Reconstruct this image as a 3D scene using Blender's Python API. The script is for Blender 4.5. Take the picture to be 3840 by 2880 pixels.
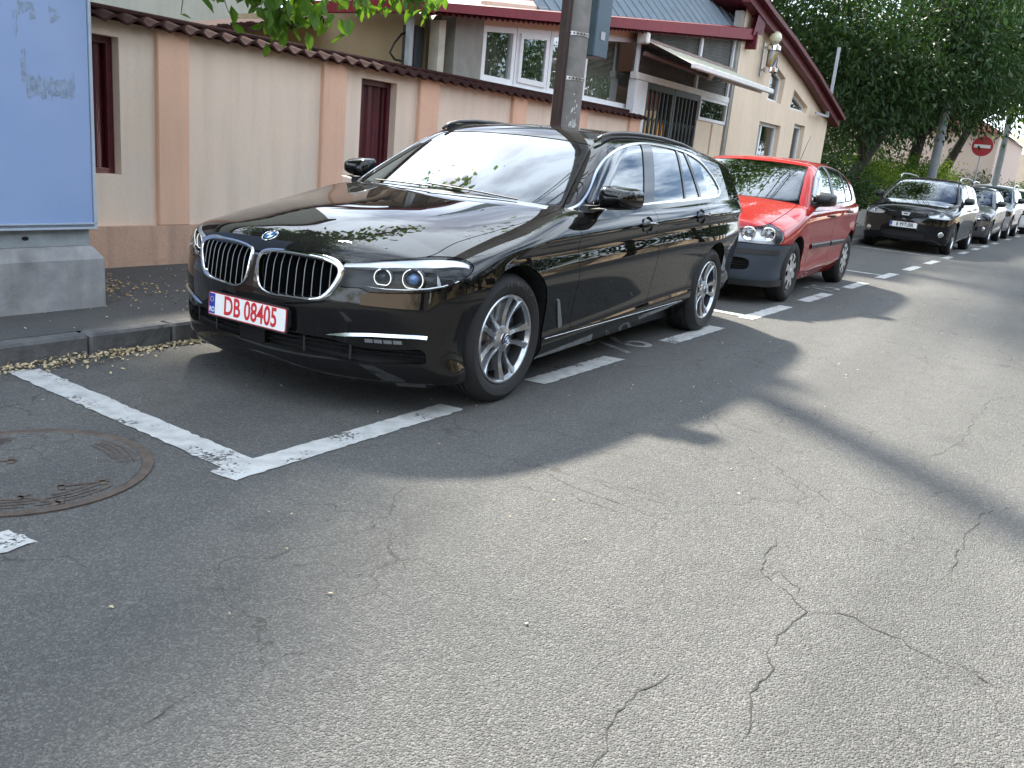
import bpy, bmesh, math, random
import numpy as np
from mathutils import Vector, Matrix, Euler

R = math.radians
for o in list(bpy.data.objects): bpy.data.objects.remove(o)
SC = bpy.context.scene
COL = SC.collection
# ------------------------------------------------------------------ camera
CP = (3.6962, 3.1156, 1.2574); YAW, PIT, ROLL = 3.6711, -.2624, .0957; FPX = 3262.7
fw = Vector((math.cos(PIT) * math.cos(YAW), math.cos(PIT) * math.sin(YAW), math.sin(PIT)))
r0 = fw.cross(Vector((0, 0, 1))).normalized(); u0 = r0.cross(fw)
rt = math.cos(ROLL) * r0 + math.sin(ROLL) * u0; up = -math.sin(ROLL) * r0 + math.cos(ROLL) * u0
cam = bpy.data.objects.new('camera', bpy.data.cameras.new('camera')); COL.objects.link(cam)
cam.matrix_world = Matrix(((rt.x, up.x, -fw.x, CP[0]), (rt.y, up.y, -fw.y, CP[1]), (rt.z, up.z, -fw.z, CP[2]), (0, 0, 0, 1)))
cam.data.sensor_width = 36; cam.data.lens = FPX / 3840 * 36; cam.data.clip_start = .05; cam.data.clip_end = 2000
SC.camera = cam
# ------------------------------------------------------------------ sky, sun, exposure
SUNV = Vector((-.72, -.85, 1.0)).normalized()          # towards the sun
SUN_EL = math.asin(SUNV.z); SUN_AZ = math.atan2(SUNV.x, SUNV.y)
wd = bpy.data.worlds.new('World'); SC.world = wd; wd.use_nodes = True
nt = wd.node_tree; nt.nodes.clear()
def wn(t, **k):
    n = nt.nodes.new(t)
    for a, b in k.items(): setattr(n, a, b)
    return n
sky = wn('ShaderNodeTexSky', sky_type='NISHITA', sun_disc=False, sun_elevation=SUN_EL, sun_rotation=SUN_AZ, air_density=1.0, dust_density=.6, ozone_density=1.2)
geo = wn('ShaderNodeTexCoord'); sep = wn('ShaderNodeSeparateXYZ'); nt.links.new(geo.outputs['Generated'], sep.inputs[0])
mz = wn('ShaderNodeMath', operation='ADD'); mz.inputs[1].default_value = .22; nt.links.new(sep.outputs[2], mz.inputs[0])
mz2 = wn('ShaderNodeMath', operation='MAXIMUM'); mz2.inputs[1].default_value = .05; nt.links.new(mz.outputs[0], mz2.inputs[0])
cmb = wn('ShaderNodeCombineXYZ')
for i in (0, 1):
    d = wn('ShaderNodeMath', operation='DIVIDE'); nt.links.new(sep.outputs[i], d.inputs[0]); nt.links.new(mz2.outputs[0], d.inputs[1]); nt.links.new(d.outputs[0], cmb.inputs[i])
cn = wn('ShaderNodeTexNoise'); cn.inputs['Scale'].default_value = 2.6; cn.inputs['Detail'].default_value = 9; cn.inputs['Roughness'].default_value = .60; cn.inputs['Distortion'].default_value = .35
co = wn('ShaderNodeVectorMath', operation='ADD'); co.inputs[1].default_value = (44.4, 22.8, 0); nt.links.new(cmb.outputs[0], co.inputs[0]); nt.links.new(co.outputs[0], cn.inputs['Vector'])
cr = wn('ShaderNodeValToRGB'); cr.color_ramp.elements[0].position = .38; cr.color_ramp.elements[1].position = .57
nt.links.new(cn.outputs['Fac'], cr.inputs[0])
mx = wn('ShaderNodeMix', data_type='RGBA'); nt.links.new(cr.outputs[0], mx.inputs['Factor']); nt.links.new(sky.outputs[0], mx.inputs['A'])
mx.inputs['B'].default_value = (13.4, 15.2, 17.3, 1)
bg = wn('ShaderNodeBackground'); bg.inputs['Strength'].default_value = .078
out = wn('ShaderNodeOutputWorld'); nt.links.new(mx.outputs['Result'], bg.inputs[0]); nt.links.new(bg.outputs[0], out.inputs[0])
sl = bpy.data.lights.new('sun', 'SUN'); sl.energy = 4.6; sl.angle = R(3.4); sl.color = (1, .93, .80)
so = bpy.data.objects.new('sun', sl); COL.objects.link(so); so.location = (-20, -25, 30)
so.rotation_euler = (-SUNV).to_track_quat('-Z', 'Y').to_euler()
VS = SC.view_settings; VS.view_transform = 'Standard'; VS.look = 'None'; VS.exposure = 1.62; VS.gamma = 1; VS.use_curve_mapping = False
SC.cycles.max_bounces = 8; SC.cycles.transparent_max_bounces = 12; SC.cycles.use_denoising = True
SC.cycles.caustics_reflective = False; SC.cycles.caustics_refractive = False; SC.cycles.sample_clamp_indirect = 6
random.seed(7); RNG = np.random.default_rng(7)

# ------------------------------------------------------------------ street frame: s along the kerb (away from us), n across (towards the road)
SA = R(2.6)
def ST(s, n, z=0.0): return (-math.cos(SA) * s + math.sin(SA) * n, math.sin(SA) * s + math.cos(SA) * n, z)
STREET_ROT = math.pi - SA       # local +x -> along s ; local +y -> -n
# ------------------------------------------------------------------ geometry library (numpy)
def smax(a, b, k):
    h = np.clip(.5 + .5 * (a - b) / k, 0, 1)
    return b * (1 - h) + a * h + k * h * (1 - h)

def smin(a, b, k):
    return -smax(-a, -b, k)

def spl(*keys):
    """natural cubic spline through (x, y) keys; linear outside"""
    K = np.array(sorted(keys), float); X, Y = K[:, 0], K[:, 1]; n = len(X); h = np.diff(X)
    A = np.zeros((n, n)); r = np.zeros(n); A[0, 0] = A[-1, -1] = 1
    for i in range(1, n - 1):
        A[i, i - 1] = h[i - 1]; A[i, i] = 2 * (h[i - 1] + h[i]); A[i, i + 1] = h[i]
        r[i] = 6 * ((Y[i + 1] - Y[i]) / h[i] - (Y[i] - Y[i - 1]) / h[i - 1])
    M = np.linalg.solve(A, r)
    s0 = (Y[1] - Y[0]) / h[0] - h[0] * M[1] / 6
    s1 = (Y[-1] - Y[-2]) / h[-1] + h[-1] * M[-2] / 6
    def f(x):
        x = np.asarray(x, float)
        i = np.clip(np.searchsorted(X, x) - 1, 0, n - 2)
        a = X[i + 1] - x; b = x - X[i]; hh = h[i]
        v = M[i] * a**3 / (6 * hh) + M[i + 1] * b**3 / (6 * hh) + (Y[i] / hh - M[i] * hh / 6) * a + (Y[i + 1] / hh - M[i + 1] * hh / 6) * b
        v = np.where(x < X[0], Y[0] + s0 * (x - X[0]), v)
        return np.where(x > X[-1], Y[-1] + s1 * (x - X[-1]), v)
    return f

def lin(*keys):
    K = np.array(sorted(keys), float)
    return lambda x: np.interp(x, K[:, 0], K[:, 1])

def closed_curve(pts, n=8):
    """smooth closed Catmull-Rom through pts; a point given as (x, y, 1) is a sharp corner"""
    P = [np.array(p[:2], float) for p in pts]; C = [len(p) > 2 for p in pts]; m = len(P); out = []
    for i in range(m):
        p0, p1, p2, p3 = P[i - 1], P[i], P[(i + 1) % m], P[(i + 2) % m]
        t1 = (p2 - p0) * .5; t2 = (p3 - p1) * .5; d = p2 - p1
        if C[i]: t1 = d
        if C[(i + 1) % m]: t2 = d
        L = np.linalg.norm(d)
        for t in (t1, t2):
            l = np.linalg.norm(t)
            if l > 1.2 * L: t *= 1.2 * L / l
        for k in range(n):
            t = k / n; t_2, t_3 = t * t, t * t * t
            out.append((2 * t_3 - 3 * t_2 + 1) * p1 + (t_3 - 2 * t_2 + t) * t1 + (-2 * t_3 + 3 * t_2) * p2 + (t_3 - t_2) * t2)
    return np.array(out)

def poly_sd(a, b, poly):
    """signed distance (negative inside) of points (a, b) to a closed polygon"""
    a = np.asarray(a, float); b = np.asarray(b, float)
    best = np.full(a.shape, 1e9); ins = np.zeros(a.shape, bool)
    Q = np.roll(poly, -1, 0)
    for (x0, y0), (x1, y1) in zip(poly, Q):
        ex, ey = x1 - x0, y1 - y0; L = ex * ex + ey * ey + 1e-12
        t = np.clip(((a - x0) * ex + (b - y0) * ey) / L, 0, 1)
        best = np.minimum(best, (a - x0 - t * ex)**2 + (b - y0 - t * ey)**2)
        c = (y0 > b) != (y1 > b)
        if c.any():
            ins ^= c & (a < ex * (b - y0) / (ey if abs(ey) > 1e-12 else 1e-12) + x0)
    d = np.sqrt(best)
    return np.where(ins, -d, d)

class Patch:
    def __init__(s, v, n, f): s.v, s.n, s.f = v, n, f

def solve(F, O, D, t0, t1, it=34):
    """first crossing from inside (F<0) to outside along rays"""
    lo = np.full(len(O), t0, float); hi = np.full(len(O), t1, float)
    for _ in range(it):
        m = .5 * (lo + hi)
        v = F(O + D * m[:, None])
        ins = v < 0
        lo = np.where(ins, m, lo); hi = np.where(ins, hi, m)
    return O + D * (.5 * (lo + hi))[:, None]

def grad(F, P, e=2e-3):
    g = np.empty_like(P)
    for i in range(3):
        d = np.zeros(3); d[i] = e
        g[:, i] = F(P + d) - F(P - d)
    return g / np.maximum(np.linalg.norm(g, axis=1), 1e-9)[:, None]

def ray_patch(F, O, D, t1, t0=0.0, flip=False):
    """O, D arrays (nu, nv, 3) -> Patch"""
    nu, nv = O.shape[:2]
    P = solve(F, O.reshape(-1, 3), D.reshape(-1, 3), t0, t1)
    N = grad(F, P)
    i = np.arange(nu * nv).reshape(nu, nv)
    q = np.stack([i[:-1, :-1], i[1:, :-1], i[1:, 1:], i[:-1, 1:]], -1).reshape(-1, 4)
    # orientation
    c = np.cross(P[q[:, 1]] - P[q[:, 0]], P[q[:, 2]] - P[q[:, 0]])
    if (c * N[q[:, 0]]).sum() < 0: q = q[:, ::-1]
    return Patch(P, N, [tuple(r) for r in q.tolist()])

def split(pm, val):
    """-> (part with val<0, part with val>=0)"""
    vl = val.tolist(); ins = [x < 0 for x in vl]
    A, B = [], []; cut = {}; nv, nn = [], []; base = len(pm.v)
    for fc in pm.f:
        c = 0
        for i in fc: c += ins[i]
        if c == len(fc): A.append(fc); continue
        if c == 0: B.append(fc); continue
        pa, pb = [], []
        for k in range(len(fc)):
            a, b = fc[k], fc[(k + 1) % len(fc)]
            (pa if ins[a] else pb).append(a)
            if ins[a] != ins[b]:
                key = (a, b) if a < b else (b, a); j = cut.get(key)
                if j is None:
                    t = vl[key[0]] / (vl[key[0]] - vl[key[1]])
                    t = min(max(t, .001), .999)
                    j = base + len(nv); cut[key] = j
                    nv.append(pm.v[key[0]] * (1 - t) + pm.v[key[1]] * t)
                    nn.append(pm.n[key[0]] * (1 - t) + pm.n[key[1]] * t)
                pa.append(j); pb.append(j)
        if len(pa) > 2: A.append(tuple(pa))
        if len(pb) > 2: B.append(tuple(pb))
    V = np.concatenate([pm.v, np.array(nv)]) if nv else pm.v
    N = np.concatenate([pm.n, np.array(nn)]) if nv else pm.n
    return compact(Patch(V, N, A)), compact(Patch(V, N, B))

def keep(pm, val): return split(pm, val)[0]

def compact(pm):
    used = sorted({i for f in pm.f for i in f}); mp = {o: k for k, o in enumerate(used)}
    return Patch(pm.v[used], pm.n[used], [tuple(mp[i] for i in f) for f in pm.f]) if used else Patch(np.zeros((0, 3)), np.zeros((0, 3)), [])

def mirror(pm):
    m = np.array([1, -1, 1.])
    return Patch(pm.v * m, pm.n * m, [f[::-1] for f in pm.f])

def offset(pm, d): return Patch(pm.v + pm.n * d, pm.n, pm.f)

def boundary(pm):
    cnt = {}
    for f in pm.f:
        for k in range(len(f)):
            a, b = f[k], f[(k + 1) % len(f)]
            key = (a, b) if a < b else (b, a)
            if key in cnt: cnt[key] = None
            else: cnt[key] = (a, b)
    return [e for e in cnt.values() if e]

def flange(pm, d, out=0.0):
    """add a rim going inward (d) along the boundary; hard edge"""
    be = boundary(pm); V = [pm.v]; N = [pm.n]; F = list(pm.f); base = len(pm.v); nv, nn = [], []
    for a, b in be:
        e = pm.v[b] - pm.v[a]; nr = np.cross(e, pm.n[a]); l = np.linalg.norm(nr); nr = nr / l if l > 1e-9 else pm.n[a]
        j = base + len(nv)
        nv += [pm.v[a], pm.v[b], pm.v[b] - pm.n[b] * d, pm.v[a] - pm.n[a] * d]; nn += [nr] * 4
        F.append((j + 1, j, j + 3, j + 2))
    if nv: V.append(np.array(nv)); N.append(np.array(nn))
    return Patch(np.concatenate(V), np.concatenate(N), F)
# ------------------------------------------------------------------ a car's form: two smooth solids (lower body F, greenhouse GH)
def make_form(d):
    hc, dr, zc, yl, pl, nz, rz, wz, rc, gp, xr = (d[k] for k in ('hc', 'dr', 'zc', 'yl', 'pl', 'nz', 'rz', 'wz', 'rc', 'gp', 'xr'))
    g = lambda k, v: d.get(k, v)
    yc, us, uq, kc = g('yc', .931), g('us', .42), g('uq', 1.2), g('kc', .018)
    wb, fa, fz, fs = d['wb'], g('fa', .014), g('fz', .62), g('fs', .42)
    n2, n4, kt, kn, kr, hw, hp = g('n2', .365), g('n4', .12), g('kt', .05), g('kn', .075), g('kr', .09), g('hw', .75), g('hp', 2.4)
    r2, r4 = g('r2', .22), g('r4', .2)
    wq, cr, g0, g1, g2, zg, ks, kg, gr2 = g('wq', .17), g('cr', .032), g('g0', .866), g('g1', .40), g('g2', .30), g('zg', 1.0), g('ks', .075), g('kg', .08), g('gr2', .16)
    def hood(x, y): return hc(x) - dr(x) * (np.abs(y) / hw)**hp
    def w(x, z):
        c = zc(x); lo = yl(z - c)
        upp = yc - (z - c) * us - np.maximum(z - c, 0)**2 * uq
        fl = fa * np.exp(-((z - fz) / .16)**2) * (np.exp(-(x / fs)**2) + np.exp(-((x + wb) / fs)**2))
        fl = fl + g('chin', 0) * np.exp(-((z - .21) / .13)**2) / (1 + np.exp(-(x - .40) / .05))
        return smin(lo, upp, kc) + pl(x) + fl
    def F(P):
        x, y, z = P[:, 0], P[:, 1], P[:, 2]; a = np.abs(y)
        q = smax(a - w(x, z), (z - hood(x, y)) * .97, kt)
        q = smax(q, (x - (nz(z) - n2 * y * y - n4 * y**4)) * .9, kn)
        return smax(q, ((rz(z) + r2 * y * y + r4 * y**4) - x) * .93, kr)
    def top(x, y):
        a = np.abs(y)
        return smin(wz(x + wq * (a / .7)**2), rc(x) - cr * (a / .6)**2.2, .05)
    def gy(x, z):
        e = z - zg
        return g0 - g1 * e - g2 * e * np.abs(e) + gp(x)
    def GH(P):
        x, y, z = P[:, 0], P[:, 1], P[:, 2]; a = np.abs(y)
        q = smax((a - gy(x, z)) * .88, (z - top(x, y)) * .9, ks)
        return smax(q, ((xr(z) + gr2 * y * y) - x) * .93, kg)
    return dict(F=F, GH=GH)

ESTATE = dict(wb=2.975, chin=.045,
    hc=spl((.95, .63), (.82, .728), (.72, .778), (.55, .826), (.3, .876), (0, .916), (-.3, .95), (-.6, .985), (-.9, 1.0), (-2, 1.012), (-3, 1.045), (-4.1, 1.06)),
    dr=lin((-4.2, .02), (-1, .02), (-.6, .03), (0, .075), (.4, .10), (.9, .10)),
    zc=spl((.8, .76), (.2, .79), (-.6, .825), (-1.55, .868), (-2.5, .905), (-3.6, .93), (-4.2, .94)),
    yl=spl((-.75, .80), (-.70, .83), (-.65, .868), (-.58, .899), (-.54, .894), (-.50, .889), (-.44, .894), (-.35, .909), (-.26, .926), (-.20, .933), (-.16, .931), (-.11, .922), (-.06, .915), (-.03, .920), (0, .931), (.1, .97)),
    pl=spl((.9, -.17), (.6, -.055), (.3, -.010), (0, 0), (-.6, .003), (-1.7, .005), (-2.9, .004), (-3.4, -.02), (-3.8, -.075), (-4.1, -.15)),
    nz=spl((.14, .825), (.20, .850), (.25, .859), (.32, .860), (.40, .862), (.48, .864), (.55, .858), (.62, .849), (.68, .838), (.74, .815), (.80, .77), (.9, .65)),
    rz=spl((.15, -3.98), (.3, -4.06), (.5, -4.08), (.65, -4.07), (.8, -4.03), (1.0, -3.98), (1.1, -3.94)),
    wz=spl((-.30, .83), (-.56, .982), (-.8, 1.112), (-1.05, 1.24), (-1.33, 1.372), (-1.6, 1.49)),
    rc=spl((-1.0, 1.30), (-1.33, 1.380), (-1.6, 1.423), (-2.0, 1.447), (-2.6, 1.443), (-3.2, 1.410), (-3.8, 1.345), (-4.1, 1.30)),
    gp=lin((-4.2, -.11), (-3.9, -.075), (-3.4, -.02), (-2.9, 0), (-.6, 0), (0, -.02)),
    xr=spl((.9, -4.02), (1.0, -3.99), (1.15, -3.93), (1.3, -3.83), (1.4, -3.76)))
def estate_form(): return make_form(ESTATE)
# ------------------------------------------------------------------ scene helpers
def tag(o, label=None, cat=None, group=None, kind=None):
    if label: o['label'] = label
    if cat: o['category'] = cat
    if group: o['group'] = group
    if kind: o['kind'] = kind
    return o

def empty(name, loc=(0, 0, 0), rz=0, parent=None):
    o = bpy.data.objects.new(name, None); COL.objects.link(o); o.location = loc; o.rotation_euler = (0, 0, rz); o.empty_display_size = .1
    if parent: o.parent = parent
    return o

def link(name, me, mat=None, parent=None, loc=None, rot=None, scale=None):
    o = bpy.data.objects.new(name, me); COL.objects.link(o)
    if mat and len(me.materials) == 0: me.materials.append(mat)
    if parent: o.parent = parent
    if loc is not None: o.location = loc
    if rot is not None: o.rotation_euler = rot
    if scale is not None: o.scale = scale
    return o

def mesh(name, v, f, smooth=False, auto=None):
    me = bpy.data.meshes.new(name); me.from_pydata([tuple(map(float, p)) for p in v], [], f); me.update()
    if smooth: me.polygons.foreach_set('use_smooth', [True] * len(me.polygons))
    if auto is not None: me.set_sharp_from_angle(angle=R(auto))
    return me

def patch_mesh(name, pm):
    me = bpy.data.meshes.new(name); me.from_pydata(pm.v.tolist(), [], pm.f); me.update()
    me.polygons.foreach_set('use_smooth', [True] * len(me.polygons))
    n = pm.n / np.maximum(np.linalg.norm(pm.n, axis=1), 1e-9)[:, None]
    me.normals_split_custom_set_from_vertices(n.tolist())
    return me

class MB:
    """collects shapes, builds one mesh object"""
    def __init__(s): s.v, s.f, s.m = [], [], []
    def add(s, v, f, m=0):
        b = len(s.v); s.v += [tuple(map(float, p)) for p in v]; s.f += [tuple(i + b for i in q) for q in f]; s.m += [m] * len(f); return s
    def box(s, x0, x1, y0, y1, z0, z1, m=0):
        v = [(x, y, z) for z in (z0, z1) for y in (y0, y1) for x in (x0, x1)]
        return s.add(v, [(0, 2, 3, 1), (4, 5, 7, 6), (0, 1, 5, 4), (2, 6, 7, 3), (0, 4, 6, 2), (1, 3, 7, 5)], m)
    def bevbox(s, x0, x1, y0, y1, z0, z1, b=.01, m=0):
        """box with chamfered edges"""
        v, f = [], []
        cx, cy, cz = (x0 + x1) / 2, (y0 + y1) / 2, (z0 + z1) / 2; hx, hy, hz = (x1 - x0) / 2, (y1 - y0) / 2, (z1 - z0) / 2
        idx = {}
        for sx in (-1, 1):
            for sy in (-1, 1):
                for sz in (-1, 1):
                    for a in range(3):
                        h = [hx - b, hy - b, hz - b]; h[a] += b
                        idx[sx, sy, sz, a] = len(v); v.append((cx + sx * h[0], cy + sy * h[1], cz + sz * h[2]))
        for a in range(3):
            o1, o2 = (a + 1) % 3, (a + 2) % 3
            for sg in (-1, 1):
                q = []
                for p1, p2 in ((-1, -1), (1, -1), (1, 1), (-1, 1)):
                    k = [0, 0, 0]; k[a] = sg; k[o1] = p1; k[o2] = p2; q.append(idx[k[0], k[1], k[2], a])
                f.append(tuple(q if sg > 0 else q[::-1]))
            for s1 in (-1, 1):
                for s2 in (-1, 1):
                    def g(t, ax):
                        k = [0, 0, 0]; k[a] = t; k[o1] = s1; k[o2] = s2; return idx[k[0], k[1], k[2], ax]
                    q = (g(-1, o1), g(1, o1), g(1, o2), g(-1, o2))
                    f.append(q if s1 * s2 < 0 else q[::-1])
        for sx in (-1, 1):
            for sy in (-1, 1):
                for sz in (-1, 1):
                    q = tuple(idx[sx, sy, sz, a] for a in range(3)); f.append(q if sx * sy * sz > 0 else q[::-1])
        return s.add(v, f, m)
    def tube(s, pts, r, n=8, cap=True, m=0):
        pts = [Vector(p) for p in pts]; rr = r if hasattr(r, '__len__') else [r] * len(pts)
        v, f = [], []; prev = None
        for i, p in enumerate(pts):
            t = (pts[min(i + 1, len(pts) - 1)] - pts[max(i - 1, 0)]).normalized()
            if prev is None: prev = t.orthogonal().normalized()
            a = (prev - t * prev.dot(t))
            a = a.normalized() if a.length > 1e-6 else t.orthogonal().normalized(); prev = a; b = t.cross(a)
            for k in range(n):
                w = 2 * math.pi * k / n; v.append(p + (a * math.cos(w) + b * math.sin(w)) * rr[i])
        for i in range(len(pts) - 1):
            for k in range(n):
                k2 = (k + 1) % n; f.append((i * n + k, i * n + k2, (i + 1) * n + k2, (i + 1) * n + k))
        if cap: f.append(tuple(range(n - 1, -1, -1))); f.append(tuple((len(pts) - 1) * n + k for k in range(n)))
        return s.add(v, f, m)
    def lathe(s, prof, axis='z', n=32, c=(0, 0, 0), m=0, closed=False):
        """prof: (r, h) pairs"""
        v, f = [], []
        for r, h in prof:
            for k in range(n):
                w = 2 * math.pi * k / n; a, b = r * math.cos(w), r * math.sin(w)
                q = (a, b, h) if axis == 'z' else ((a, h, b) if axis == 'y' else (h, a, b))
                v.append((q[0] + c[0], q[1] + c[1], q[2] + c[2]))
        L = len(prof)
        for i in range(L if closed else L - 1):
            j = (i + 1) % L
            for k in range(n):
                k2 = (k + 1) % n; q = (i * n + k, i * n + k2, j * n + k2, j * n + k)
                f.append(q if axis != 'y' else q[::-1])
        return s.add(v, f, m)
    def prism(s, poly, h0, h1, axis='z', m=0):
        """extrude polygon (a, b) along axis"""
        n = len(poly); v = []
        for h in (h0, h1):
            for a, b in poly: v.append((a, b, h) if axis == 'z' else ((a, h, b) if axis == 'y' else (h, a, b)))
        f = [tuple(range(n - 1, -1, -1)), tuple(range(n, 2 * n))] + [(k, (k + 1) % n, n + (k + 1) % n, n + k) for k in range(n)]
        if axis == 'y': f = [q[::-1] for q in f]
        return s.add(v, f, m)
    def quadstrip(s, A, B, m=0):
        n = len(A); return s.add(list(A) + list(B), [(i, i + 1, n + i + 1, n + i) for i in range(n - 1)], m)
    def build(s, name, mat, parent=None, smooth=False, auto=None, **k):
        me = mesh(name, s.v, s.f, smooth, auto)
        mats = mat if isinstance(mat, (list, tuple)) else [mat]
        for q in mats: me.materials.append(q)
        if len(mats) > 1: me.polygons.foreach_set('material_index', s.m)
        return link(name, me, None, parent, **k)

def copy_tree(o, parent=None):
    c = o.copy(); COL.objects.link(c)
    if parent: c.parent = parent
    for ch in list(o.children): copy_tree(ch, c)
    return c

def text_mesh(txt, size, depth=.001, bold=0.0, sx=1.0, align='CENTER', spacing=1.0):
    cu = bpy.data.curves.new('t', 'FONT'); cu.body = txt; cu.size = size; cu.extrude = depth; cu.offset = bold; cu.align_x = align; cu.align_y = 'CENTER'
    cu.resolution_u = 4; cu.space_character = spacing
    o = bpy.data.objects.new('t', cu); COL.objects.link(o)
    bpy.context.view_layer.update()
    me = bpy.data.meshes.new_from_object(o.evaluated_get(bpy.context.evaluated_depsgraph_get()))
    bpy.data.objects.remove(o); bpy.data.curves.remove(cu)
    for v in me.vertices: v.co.x *= sx
    me.materials.clear()
    return me

# ------------------------------------------------------------------ materials
MATS = {}
def mat(name, col=(.5, .5, .5), rough=.6, metal=0.0, spec=.5, coat=0.0, coat_rough=.03, noise=None, bump=None, emit=None, trans=None, alpha=None, sub=None):
    """principled; noise=(scale, amount, [col2]) colour variation in object space; bump=(scale, strength[, dist])"""
    if name in MATS: return MATS[name]
    m = bpy.data.materials.new(name); m.use_nodes = True; MATS[name] = m
    n = m.node_tree; b = n.nodes['Principled BSDF']
    b.inputs['Base Color'].default_value = (*col, 1); b.inputs['Roughness'].default_value = rough; b.inputs['Metallic'].default_value = metal
    b.inputs['Specular IOR Level'].default_value = spec; b.inputs['Coat Weight'].default_value = coat; b.inputs['Coat Roughness'].default_value = coat_rough
    if trans: b.inputs['Transmission Weight'].default_value = trans
    if emit: b.inputs['Emission Color'].default_value = (*emit[0], 1); b.inputs['Emission Strength'].default_value = emit[1]
    if noise or bump:
        tc = n.nodes.new('ShaderNodeTexCoord')
    if noise:
        t = n.nodes.new('ShaderNodeTexNoise'); t.inputs['Scale'].default_value = noise[0]; t.inputs['Detail'].default_value = 8; t.inputs['Roughness'].default_value = .65
        n.links.new(tc.outputs['Object'], t.inputs['Vector'])
        rp = n.nodes.new('ShaderNodeValToRGB'); rp.color_ramp.elements[0].position = .3; rp.color_ramp.elements[1].position = .72
        c2 = noise[2] if len(noise) > 2 else tuple(c * (1 - noise[1]) for c in col)
        c1 = col if len(noise) > 2 else tuple(min(1, c * (1 + noise[1])) for c in col)
        rp.color_ramp.elements[0].color = (*c2, 1); rp.color_ramp.elements[1].color = (*c1, 1)
        n.links.new(t.outputs['Fac'], rp.inputs[0]); n.links.new(rp.outputs[0], b.inputs['Base Color'])
    if bump:
        t = n.nodes.new('ShaderNodeTexNoise'); t.inputs['Scale'].default_value = bump[0]; t.inputs['Detail'].default_value = 6
        n.links.new(tc.outputs['Object'], t.inputs['Vector'])
        bp = n.nodes.new('ShaderNodeBump'); bp.inputs['Strength'].default_value = bump[1]; bp.inputs['Distance'].default_value = bump[2] if len(bump) > 2 else .01
        n.links.new(t.outputs['Fac'], bp.inputs['Height']); n.links.new(bp.outputs[0], b.inputs['Normal'])
    return m

def paint(name, col, dust=.02, flake=0.0, coat=1.0):
    """car paint under clear coat, with a little pale dust on it"""
    if name in MATS: return MATS[name]
    m = mat(name, col, rough=.5, metal=flake, spec=0.0 if not flake else .3, coat=coat, coat_rough=.012)
    n = m.node_tree; b = n.nodes['Principled BSDF']; b.inputs['Coat IOR'].default_value = 1.5; o = n.nodes['Material Output']
    tc = n.nodes.new('ShaderNodeTexCoord'); t = n.nodes.new('ShaderNodeTexNoise'); t.inputs['Scale'].default_value = 55; t.inputs['Detail'].default_value = 10; t.inputs['Roughness'].default_value = .75
    n.links.new(tc.outputs['Object'], t.inputs['Vector'])
    t2 = n.nodes.new('ShaderNodeTexNoise'); t2.inputs['Scale'].default_value = 3; t2.inputs['Detail'].default_value = 4; n.links.new(tc.outputs['Object'], t2.inputs['Vector'])
    mm = n.nodes.new('ShaderNodeMath'); mm.operation = 'MULTIPLY'; n.links.new(t.outputs['Fac'], mm.inputs[0]); n.links.new(t2.outputs['Fac'], mm.inputs[1])
    ge = n.nodes.new('ShaderNodeNewGeometry'); sz = n.nodes.new('ShaderNodeSeparateXYZ'); n.links.new(ge.outputs['Normal'], sz.inputs[0])
    rg = n.nodes.new('ShaderNodeMapRange'); rg.inputs['From Min'].default_value = .3; rg.inputs['From Max'].default_value = 1; rg.inputs['To Min'].default_value = .12; n.links.new(sz.outputs[2], rg.inputs[0])
    m3 = n.nodes.new('ShaderNodeMath'); m3.operation = 'MULTIPLY'; n.links.new(mm.outputs[0], m3.inputs[0]); n.links.new(rg.outputs[0], m3.inputs[1])
    m4 = n.nodes.new('ShaderNodeMath'); m4.operation = 'MULTIPLY'; m4.inputs[1].default_value = dust * 4; n.links.new(m3.outputs[0], m4.inputs[0])
    df = n.nodes.new('ShaderNodeBsdfDiffuse'); df.inputs[0].default_value = (.36, .33, .28, 1)
    mix = n.nodes.new('ShaderNodeMixShader'); n.links.new(m4.outputs[0], mix.inputs[0]); n.links.new(b.outputs[0], mix.inputs[1]); n.links.new(df.outputs[0], mix.inputs[2])
    n.links.new(mix.outputs[0], o.inputs['Surface'])
    return m

def glass(name, tint=(.35, .42, .40), refl=1.0, rough=0.0, ior=1.5):
    """thin pane: tinted see-through plus a mirror layer by Fresnel"""
    if name in MATS: return MATS[name]
    m = bpy.data.materials.new(name); m.use_nodes = True; MATS[name] = m; n = m.node_tree; n.nodes.remove(n.nodes['Principled BSDF']); o = n.nodes['Material Output']
    tr = n.nodes.new('ShaderNodeBsdfTransparent'); tr.inputs[0].default_value = (*tint, 1)
    gl = n.nodes.new('ShaderNodeBsdfGlossy'); gl.inputs['Roughness'].default_value = rough; gl.inputs[0].default_value = (.95, .98, 1, 1)
    fr = n.nodes.new('ShaderNodeFresnel'); fr.inputs[0].default_value = ior
    mu = n.nodes.new('ShaderNodeMath'); mu.operation = 'MULTIPLY'; mu.inputs[1].default_value = refl; mu.use_clamp = True; n.links.new(fr.outputs[0], mu.inputs[0])
    mix = n.nodes.new('ShaderNodeMixShader'); n.links.new(mu.outputs[0], mix.inputs[0]); n.links.new(tr.outputs[0], mix.inputs[1]); n.links.new(gl.outputs[0], mix.inputs[2])
    n.links.new(mix.outputs[0], o.inputs['Surface'])
    return m
# ------------------------------------------------------------------ car builder
def TH(P): return .95 * np.arctan2(np.abs(P[:, 1]), P[:, 0] + .25)
def thz(pts): return [(.95 * math.atan2(abs(q[1]), q[0] + .25), q[2]) + tuple(q[3:]) for q in pts]

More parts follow.
